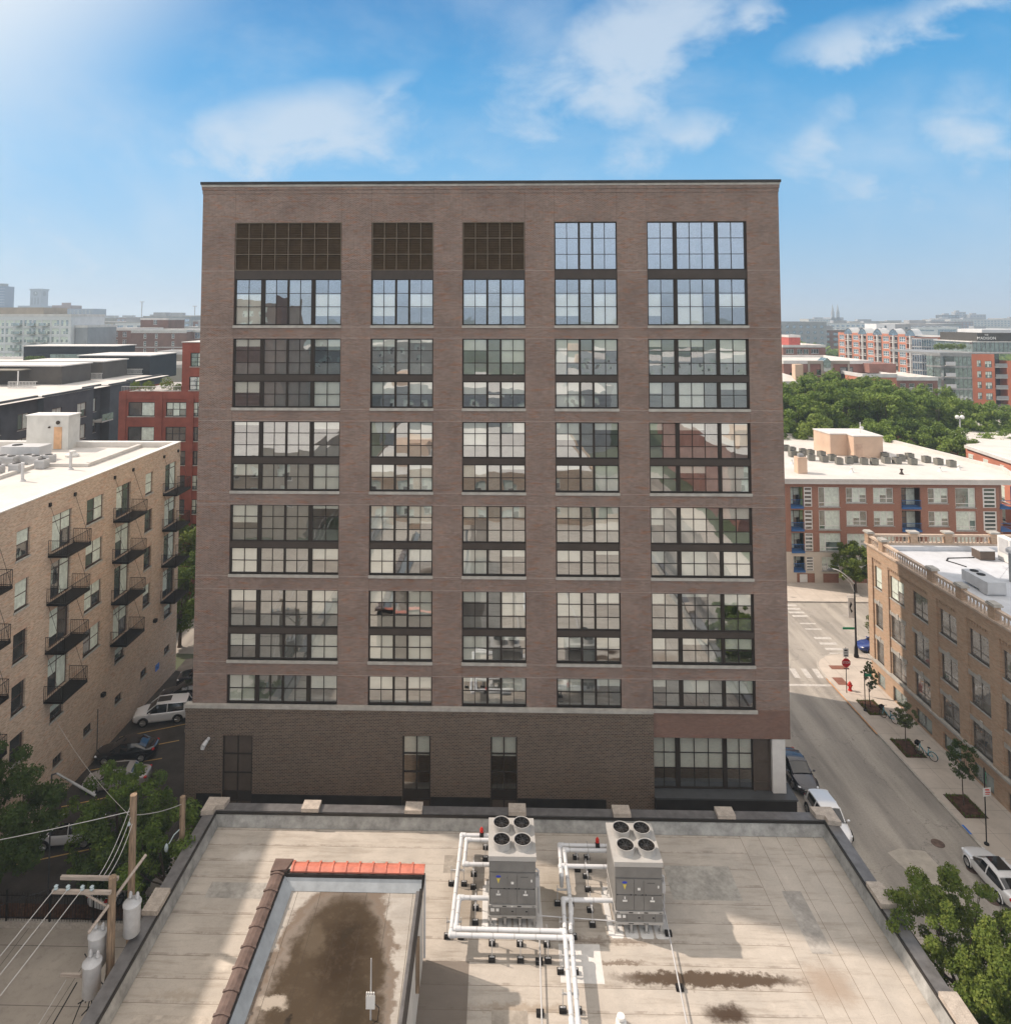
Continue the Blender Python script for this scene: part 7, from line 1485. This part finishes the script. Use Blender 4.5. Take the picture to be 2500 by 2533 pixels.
for b_ in range(nb):
    bl0 = MB(); bk = MB()
    for z in zs_:
        for (uu, ww, zz0, zz1, dp) in (((b_ * bw + 4.2), bw - 4.3, z - .45, z - .25, .3), ((b_ * bw + 4.2), bw - 4.3, z + .5, z + .62, .35)):
            P0 = Vector((pa.x, pa.y, 0)) + Vector(U3) * uu + Vector(N3) * dp; P1_ = P0 + Vector(U3) * ww
            bl0.add([(P0.x, P0.y, zz0), (P1_.x, P1_.y, zz0), (P1_.x, P1_.y, zz1), (P0.x, P0.y, zz1)], [(0, 1, 2, 3)])
            bl0.add([(P0.x, P0.y, zz1), (P1_.x, P1_.y, zz1), (P1_.x - N3[0] * 1.4, P1_.y - N3[1] * 1.4, zz1), (P0.x - N3[0] * 1.4, P0.y - N3[1] * 1.4, zz1)], [(0, 1, 2, 3)]) if zz0 < z else None
            if zz0 > z:
                for q in range(8): Q = P0 + Vector(U3) * ww * q / 7; bl0.cyl((Q.x, Q.y, z - .3), (Q.x, Q.y, z + .6), .05, n=4, cap=False)
    bl0.build('balcony_stack', copl, AR)
    P0 = Vector((pa.x, pa.y, 0)) + Vector(U3) * (b_ * bw + 4.2) - Vector(N3) * 1.2; P1_ = P0 + Vector(U3) * (bw - 4.3); bk.add([(P0.x, P0.y, 8), (P1_.x, P1_.y, 8), (P1_.x, P1_.y, 29), (P0.x, P0.y, 29)], [(0, 1, 2, 3)]); bk.build('recess_glazing', dgl, AR)
    Q = Vector((pa.x, pa.y, 0)) + Vector(U3) * (b_ * bw + 4.2 + (bw - 4.3) / 2) + Vector(N3) * .1; MB().cyl((Q.x, Q.y, 0), (Q.x, Q.y, 29), .45, n=6).build('pier', copl, AR)
    # vault over each balcony bay
    vm_ = MB(); c0_ = Vector((pa.x, pa.y, 0)) + Vector(U3) * (b_ * bw + 5.9); hwid = 2.5; pts = []
    for a in range(9): t_ = -1 + a / 4; pts.append((t_ * hwid, 29.3 + 2.2 * (1 - t_ * t_)))
    dpt = Vector((.62, .78, 0)) * 18
    vs = []
    for s_ in (0, 1): vs += [tuple(c0_ + Vector(U3) * a + dpt * s_ + Vector((0, 0, z))) for a, z in pts]
    vm_.add(vs, [(i, i + 1, i + 10, i + 9) for i in range(8)]); vm_.build('vault_roof', white_paint, AR)
    vm_ = MB(); vm_.add([tuple(c0_ + Vector(U3) * a + Vector(N3) * .02 + Vector((0, 0, z - .25))) for a, z in pts] + [tuple(c0_ + Vector(U3) * a + Vector(N3) * .02 + Vector((0, 0, 29.0))) for a, z in pts[::-1]], [tuple(range(18))]); vm_.build('vault_glazing', dgl_b, AR)
MB().prism([(147.3, 301), (156.5, 262.1), (180, 262.1), (180, 330), (163, 330)], 28.5, 28.7).build('roof', roof_g, AR)
cg = MB(); fgm = MB(); ca = [(155.5, 262.3), (157.5, 259.8), (160.5, 258.9), (163.4, 259.8), (164.5, 262)]
for (a, b) in zip(ca, ca[1:]):
    cg.quad((a[0], a[1], 5), (b[0], b[1], 5), (b[0], b[1], 28.0), (a[0], a[1], 28.0))
    for k in range(9): z = 4.6 + k * 2.9; fgm.quad((a[0], a[1] - .05, z), (b[0], b[1] - .05, z), (b[0], b[1] - .05, z + .45), (a[0], a[1] - .05, z + .45))
    for k in range(4): x = a[0] + (b[0] - a[0]) * k / 4; y = a[1] + (b[1] - a[1]) * k / 4; fgm.cyl((x, y - .05, 5), (x, y - .05, 28), .09, n=4)
cg.build('corner_glazing', dgl_b, AR); fgm.build('glazing_frame', ltgrey, AR)
for z in (25.4, 19.6, 13.8): place_win(AR, (168.0, 262, z), (1, 0, 0), wm(1.8, 2.2, (.5,), (), gl=dgl_b)); place_win(AR, (174.5, 262, z), (1, 0, 0), wm(1.8, 2.2, (.5,), (), gl=dgl_b))
bld('white_plant_house', 'white boxy plant house standing above the vaulted roofs', 164.5, 172.5, 302.5, 312, 33.2, white_w, roof_g, fr=[(1.6, 30.6, .9, 1.0, wm(.9, 1.0, (), ())), (3.4, 31.2, 1.0, 1.3, wm(1.0, 1.3, (), ()))], coping=False); bld('white_plant_house', 'pale grey boxy plant house right beside the white one', 172.6, 179.5, 303, 313, 33.0, grey_w, roof_g, fr=[(4.4, 30.6, 1.3, 1.3, wm(1.3, 1.3, (), ()))], coping=False)
# rounded glass corner block and the signed block
kM = 1.28
GC = thing('glass_corner_block', 'glass fronted rounded corner apartment block with planted roof terrace', 'apartment block', (131, 199, 0)); yg = 199
arcp = [(124.9, 204), (125.2, 201.6), (126.4, 200), (128.6, 199.2), (134.4, 199)]
mb = MB()
for a, b in zip(arcp, arcp[1:]): mb.quad((a[0], a[1], 0), (b[0], b[1], 0), (b[0], b[1], 25.2), (a[0], a[1], 25.2))
mb.build('glazing', dgl_g, GC)
fl_ = MB()
for k in range(8):
    z = 25.1 - k * 3.15
    for a, b in zip(arcp, arcp[1:]): fl_.prism([(a[0], a[1] - .25), (b[0], b[1] - .25), (b[0], b[1] + .3), (a[0] + .01, a[1] + .3)], z - .15, z + .35)
for a, b in zip(arcp, arcp[1:]):
    n = max(1, int((Vector(b) - Vector(a)).length / 1.1))
    for k in range(n + 1): fl_.cyl((a[0] + (b[0] - a[0]) * k / n, a[1] + (b[1] - a[1]) * k / n - .08, 2), (a[0] + (b[0] - a[0]) * k / n, a[1] + (b[1] - a[1]) * k / n - .08, 25), .06, n=4)
fl_.build('frame', midgrey, GC)
for k in range(6): z = 22.3 - k * 3.15; MB().box(126.9, 198.4, z, 129.6, 198.95, z + .2).build('balcony', paleb, GC); MB().box(126.9, 198.3, z + .2, 129.6, 198.36, z + 1.2).build('balcony_rail', ltgrey, GC); MB().box(127.0, 198.9, z + .2, 129.5, 199.0, z + 2.7).build('balcony_recess', dgl, GC)
MB().prism([(124.8, 203.9), (126.2, 199.8), (134.4, 198.8), (134.4, 222), (124.8, 222)], 25.3, 25.9).build('roof', midgrey, GC)
V = leaves([(k * 1.1, (k % 3) * .4, 1.6 + .3 * (k % 2), 1.0) for k in range(8)], 1500, .35, 88); o = bpy.data.objects.new('terrace_bush', leafmesh('terrace_bush', V, leaf_b)); C.objects.link(o); o.location = (127.4, 203, 25.9); tag(o, 'olive green bushes growing on the planted roof terrace', 'bush')
MD = thing('signed_apartment_block', 'orange brick apartment block with dark lettered top storey at right', 'apartment block', (142, 202, 0)); yo = 202; orange2 = M('bright_orange_brick', (.52, .17, .09), .85, var=.08, vs=.4)
mb = MB(); wn = [(138.0 - 136.9, z, 1.2, 1.8, wm(1.2, 1.8, (.5,), (.4,), frm=bframe, gl=dgl_g, bl_=.4)) for z in (21.9, 18.8, 15.8, 12.7)] + [(140.3 - 136.9, z, 1.9, 1.8, wm(1.9, 1.8, (.33, .66), (.4,), frm=bframe, gl=dgl_g, bl_=.5, seed=1)) for z in (21.7, 18.7, 15.6, 12.5, 9.4)]
facade(mb, (136.9, yo, 0), (1, 0, 0), (0, -1, 0), 6.1, 0, 25.5, [(u, u + w, z, z + h) for u, z, w, h, m_ in wn], .2); facade(mb, (146.4, yo, 0), (1, 0, 0), (0, -1, 0), 14, 0, 23.6, [(1.6, 3.2, z, z + 1.8) for z in (20.8, 17.7, 14.6, 11.5)], .2); mb.quad((143, yo, 0), (143, yo + 3, 0), (143, yo + 3, 25.5), (143, yo, 25.5)); mb.quad((146.4, yo, 0), (146.4, yo + 3, 0), (146.4, yo + 3, 23.6), (146.4, yo, 23.6)); mb.quad((134.6, yo, 0), (136.9, yo, 0), (136.9, yo, 25.5), (134.6, yo, 25.5))
mb.build('wall', orange2, MD)
for u, z, w, h, m_ in wn: place_win(MD, (136.9 + u, yo, z), (1, 0, 0), m_)
for z in (20.8, 17.7, 14.6, 11.5): place_win(MD, (148, yo, z), (1, 0, 0), wm(1.6, 1.8, (.5,), (.4,), frm=bframe, gl=dgl_g))
MB().quad((143, yo + 2.9, 0), (146.4, yo + 2.9, 0), (146.4, yo + 2.9, 25.5), (143, yo + 2.9, 25.5)).build('recess_glazing', dgl, MD)
for k in range(6): z = 21.6 - k * 3.08; MB().box(143, yo - .3, z, 146.4, yo + 2.8, z + .2).build('balcony', paleb, MD); MB().box(143, yo - .3, z + .2, 146.4, yo - .24, z + 1.2).build('balcony_rail', midgrey, MD)
MB().box(134.6, yo, 25.5, 160, yo + 20, 25.8).build('roof', midgrey, MD)
MB().box(140.2, yo + 5, 25.8, 175, yo + 22, 28.7).build('glass_storey', dgl_g, MD); mb = MB(); [mb.box(140.2 + k * 1.3, yo + 4.9, 25.8, 140.3 + k * 1.3, yo + 4.98, 28.7) for k in range(20)]; mb.build('mullion_band', midgrey, MD)
MB().box(139.6, yo + 4.2, 28.7, 175, yo + 22, 28.95).build('canopy', copl, MD); MB().box(141.8, yo + 5, 28.95, 175, yo + 22, 31.4).build('sign_storey', M('charcoal_cladding', (.075, .07, .062), .8, var=.08), MD)
def serif(s, size, x, z, nm):
    cu = bpy.data.curves.new(nm, 'FONT'); cu.body = s; cu.size = size; cu.extrude = .06; cu.offset = .012; cu.align_x = 'CENTER'; cu.align_y = 'CENTER'; cu.space_character = 1.12
    o = bpy.data.objects.new(nm, cu); C.objects.link(o); cu.materials.append(wframe); solid_text(o, MD, Vector((x, yo + 4.85, z)) - MD.location, (R(90), 0, 0))
serif('MADISON', 1.12, 144.4, 29.85, 'sign_lettering'); serif('THE', .55, 144.4, 30.8, 'sign_lettering')
MB().box(146, yo + 9, 31.4, 175, yo + 20, 32.4).build('plant_screen', white_w, MD)
# farther right ranks
bld('grey_hospital_block', 'large dark grey block with stepped outline beside the tower block on the right', 176, 213, 450, 480, 33.2, grey_w, roof_d, fr=grid([2 + 4.4 * k for k in range(8)], [29, 25.4, 21.8, 18.2], 2.2, 1.9, wm(2.2, 1.9, (.5,), (), frm=dkgrey, gl=dgl_b, sill=0)), coping=False)
G2_ = bld('long_glass_office', 'long white and blue glass office behind the vaulted row', 285, 330, 500, 520, 29.2, white_w, white_roof, fr=[(1.5, 26.0, 26, 1.2, wm(26, 1.2, (.25, .5, .75), (), gl=dgl_b, sill=0)), (30, 22.5, 13, 5.0, wm(13, 5, (.33, .66), (.33, .66), gl=dgl_b, sill=0))], coping=False)
rights = [(764, 793, 1200, 40, 5), (793, 811, 1210, 45, 0), (811, 838, 1200, 40.5, 0), (726, 764, 1150, 34, 0), (700, 816, 1080, 32.5, 3), (300, 345, 520, 31, 0), (240, 275, 480, 26, 3), (215, 232, 460, 27.5, 2), (330, 380, 700, 30, 4), (390, 450, 760, 29, 3), (455, 520, 900, 30.5, 1), (520, 590, 950, 29, 4), (610, 680, 1000, 30, 2), (850, 930, 1150, 33, 2), (940, 1010, 1300, 34, 1), (350, 400, 560, 24, 2), (560, 620, 1250, 33, 3), (250, 290, 620, 28, 4), (430, 470, 640, 25, 1)]
R_desc = ['pinkish', 'tall bluish', 'broad bluish', 'flat grey', 'long grey', 'dark glass', 'low pale', 'narrow brown', 'white flat', 'pale', 'tan', 'white', 'brown', 'reddish', 'tan far', 'low brown', 'faint pale', 'white low', 'tan low']
for i, (a, b, y, h, m_) in enumerate(rights): farblock('distant_building', '%s distant block in rank %s of hazy rooftops right of the tower' % (R_desc[i], ['one', 'two', 'three', 'four', 'five', 'six', 'seven', 'eight', 'nine', 'ten', 'eleven', 'twelve', 'thirteen', 'fourteen', 'fifteen', 'sixteen', 'seventeen', 'eighteen', 'nineteen'][i]), a, b, y, h, mm_far[m_], rows=3, grp='hazy rooftops on the right')
CH = thing('church', 'faint twin spired church on the right horizon', 'church', (610, 1250, 0)); MB().box(600, 1250, 0, 622, 1290, 36).build('nave', grey_w, CH)
for x in (604, 613): mb = MB(); mb.box(x - 2, 1250, 30, x + 2, 1254, 46); mb.cyl((x, 1252, 46), (x, 1252, 60), 2.4, .1, 6); mb.build('spire', grey_w, CH)
# treed plain to the horizon
r = np.random.default_rng(9); cs = []
for _ in range(1500):
    y = r.uniform(300, 2600); s = r.choice((-1, 1)); lo = 20.45 / 50 * y if s > 0 else 21.6 / 50 * y; x = s * r.uniform(lo * .97, lo * 1.95); cs.append((x, y, r.uniform(5, 11), r.uniform(7, 13)))
V = leaves(cs, 60000, 5.0, 12, .8, shell=.5); V[:, 2] = np.clip(V[:, 2], 0, 22); o = bpy.data.objects.new('distant_trees', leafmesh('distant_trees', V, leaf_f)); C.objects.link(o); o['kind'] = 'stuff'; o['label'] = 'hazy mass of street trees between the far rooftops up to the horizon'; o['category'] = 'trees'
# --- what stands behind the viewpoint and shows in the windows
bw_ = [wm(1.8, 2.0, (.5,), (.5,), bl_=.4, seed=s) for s in range(2)]
def rear(name, label, x0, x1, y1, y0, h, m_, rf):
    t = thing(name, label, 'building', ((x0 + x1) / 2, y1, 0), group='rooftops mirrored in the tower windows'); mb = MB(); us = [2 + 4.2 * k for k in range(int((x1 - x0 - 3) / 4.2))]; zs = [h - 4 - 3.6 * k for k in range(2)]
    facade(mb, (x0, y1, 0), (1, 0, 0), (0, 1, 0), x1 - x0, 0, h, [(u, u + 1.8, z, z + 2) for u in us for z in zs], .2); facade(mb, (x0, y0, 0), (0, 1, 0), (-1, 0, 0), y1 - y0, 0, h, [], 0); facade(mb, (x1, y0, 0), (0, 1, 0), (1, 0, 0), y1 - y0, 0, h, [], 0)
    mb.build('wall', m_, t); mb = MB(); mb.box(x0 + .3, y0, h - .5, x1 - .3, y1 - .3, h - .3); mb.build('roof', rf, t); MB().box(x0 + 4, y1 - 14, h - .3, x0 + 10, y1 - 8, h + 2.5).build('plant_room', cream, t)
    for i, u in enumerate(us):
        for z in zs: place_win(t, (x0 + u + 1.8, y1, z), (-1, 0, 0), bw_[i % 2])
rear('brick_warehouse', 'tan brick warehouse behind the viewpoint', -22, 16, -14, -60, 11, brick_tan, white_roof); rear('brick_warehouse', 'orange brick warehouse behind the viewpoint to the west', -75, -30, -12, -60, 14, tanw, white_roof)
rear('grey_workshop', 'grey workshop farther behind the viewpoint', -30, 30, -80, -130, 17, grey_w, white_roof); rear('pale_office', 'pale office far behind the viewpoint', -90, -20, -165, -200, 26, paleb, white_roof); rear('brick_tower', 'brown brick tower block far behind the viewpoint to the west', -120, -70, -120, -160, 41, brownb, roof_g); rear('coral_house', 'coral brick house behind the viewpoint to the east', 40, 90, -20, -70, 13, brick_far2, white_roof); rear('white_hall', 'white hall far behind the viewpoint to the east', 25, 110, -150, -200, 22, white_w, white_roof)
# ------------------------------------------------------------------ haze
hm = bpy.data.materials.new('haze_air'); hm.use_nodes = True; hn = hm.node_tree; hn.nodes.clear(); ho = hn.nodes.new('ShaderNodeOutputMaterial'); hv = hn.nodes.new('ShaderNodeVolumePrincipled')
hv.inputs['Color'].default_value = (.72, .87, 1.0, 1); hv.inputs['Density'].default_value = .00045; hv.inputs['Anisotropy'].default_value = .2; hn.links.new(hv.outputs[0], ho.inputs['Volume'])
hz_ = MB().box(-9100, -3100, -1.2, 9100, 9100, 96).build('haze', hm); hz_['kind'] = 'stuff'; hz_['label'] = 'pale blue haze lying over the whole city'; hz_['category'] = 'haze'
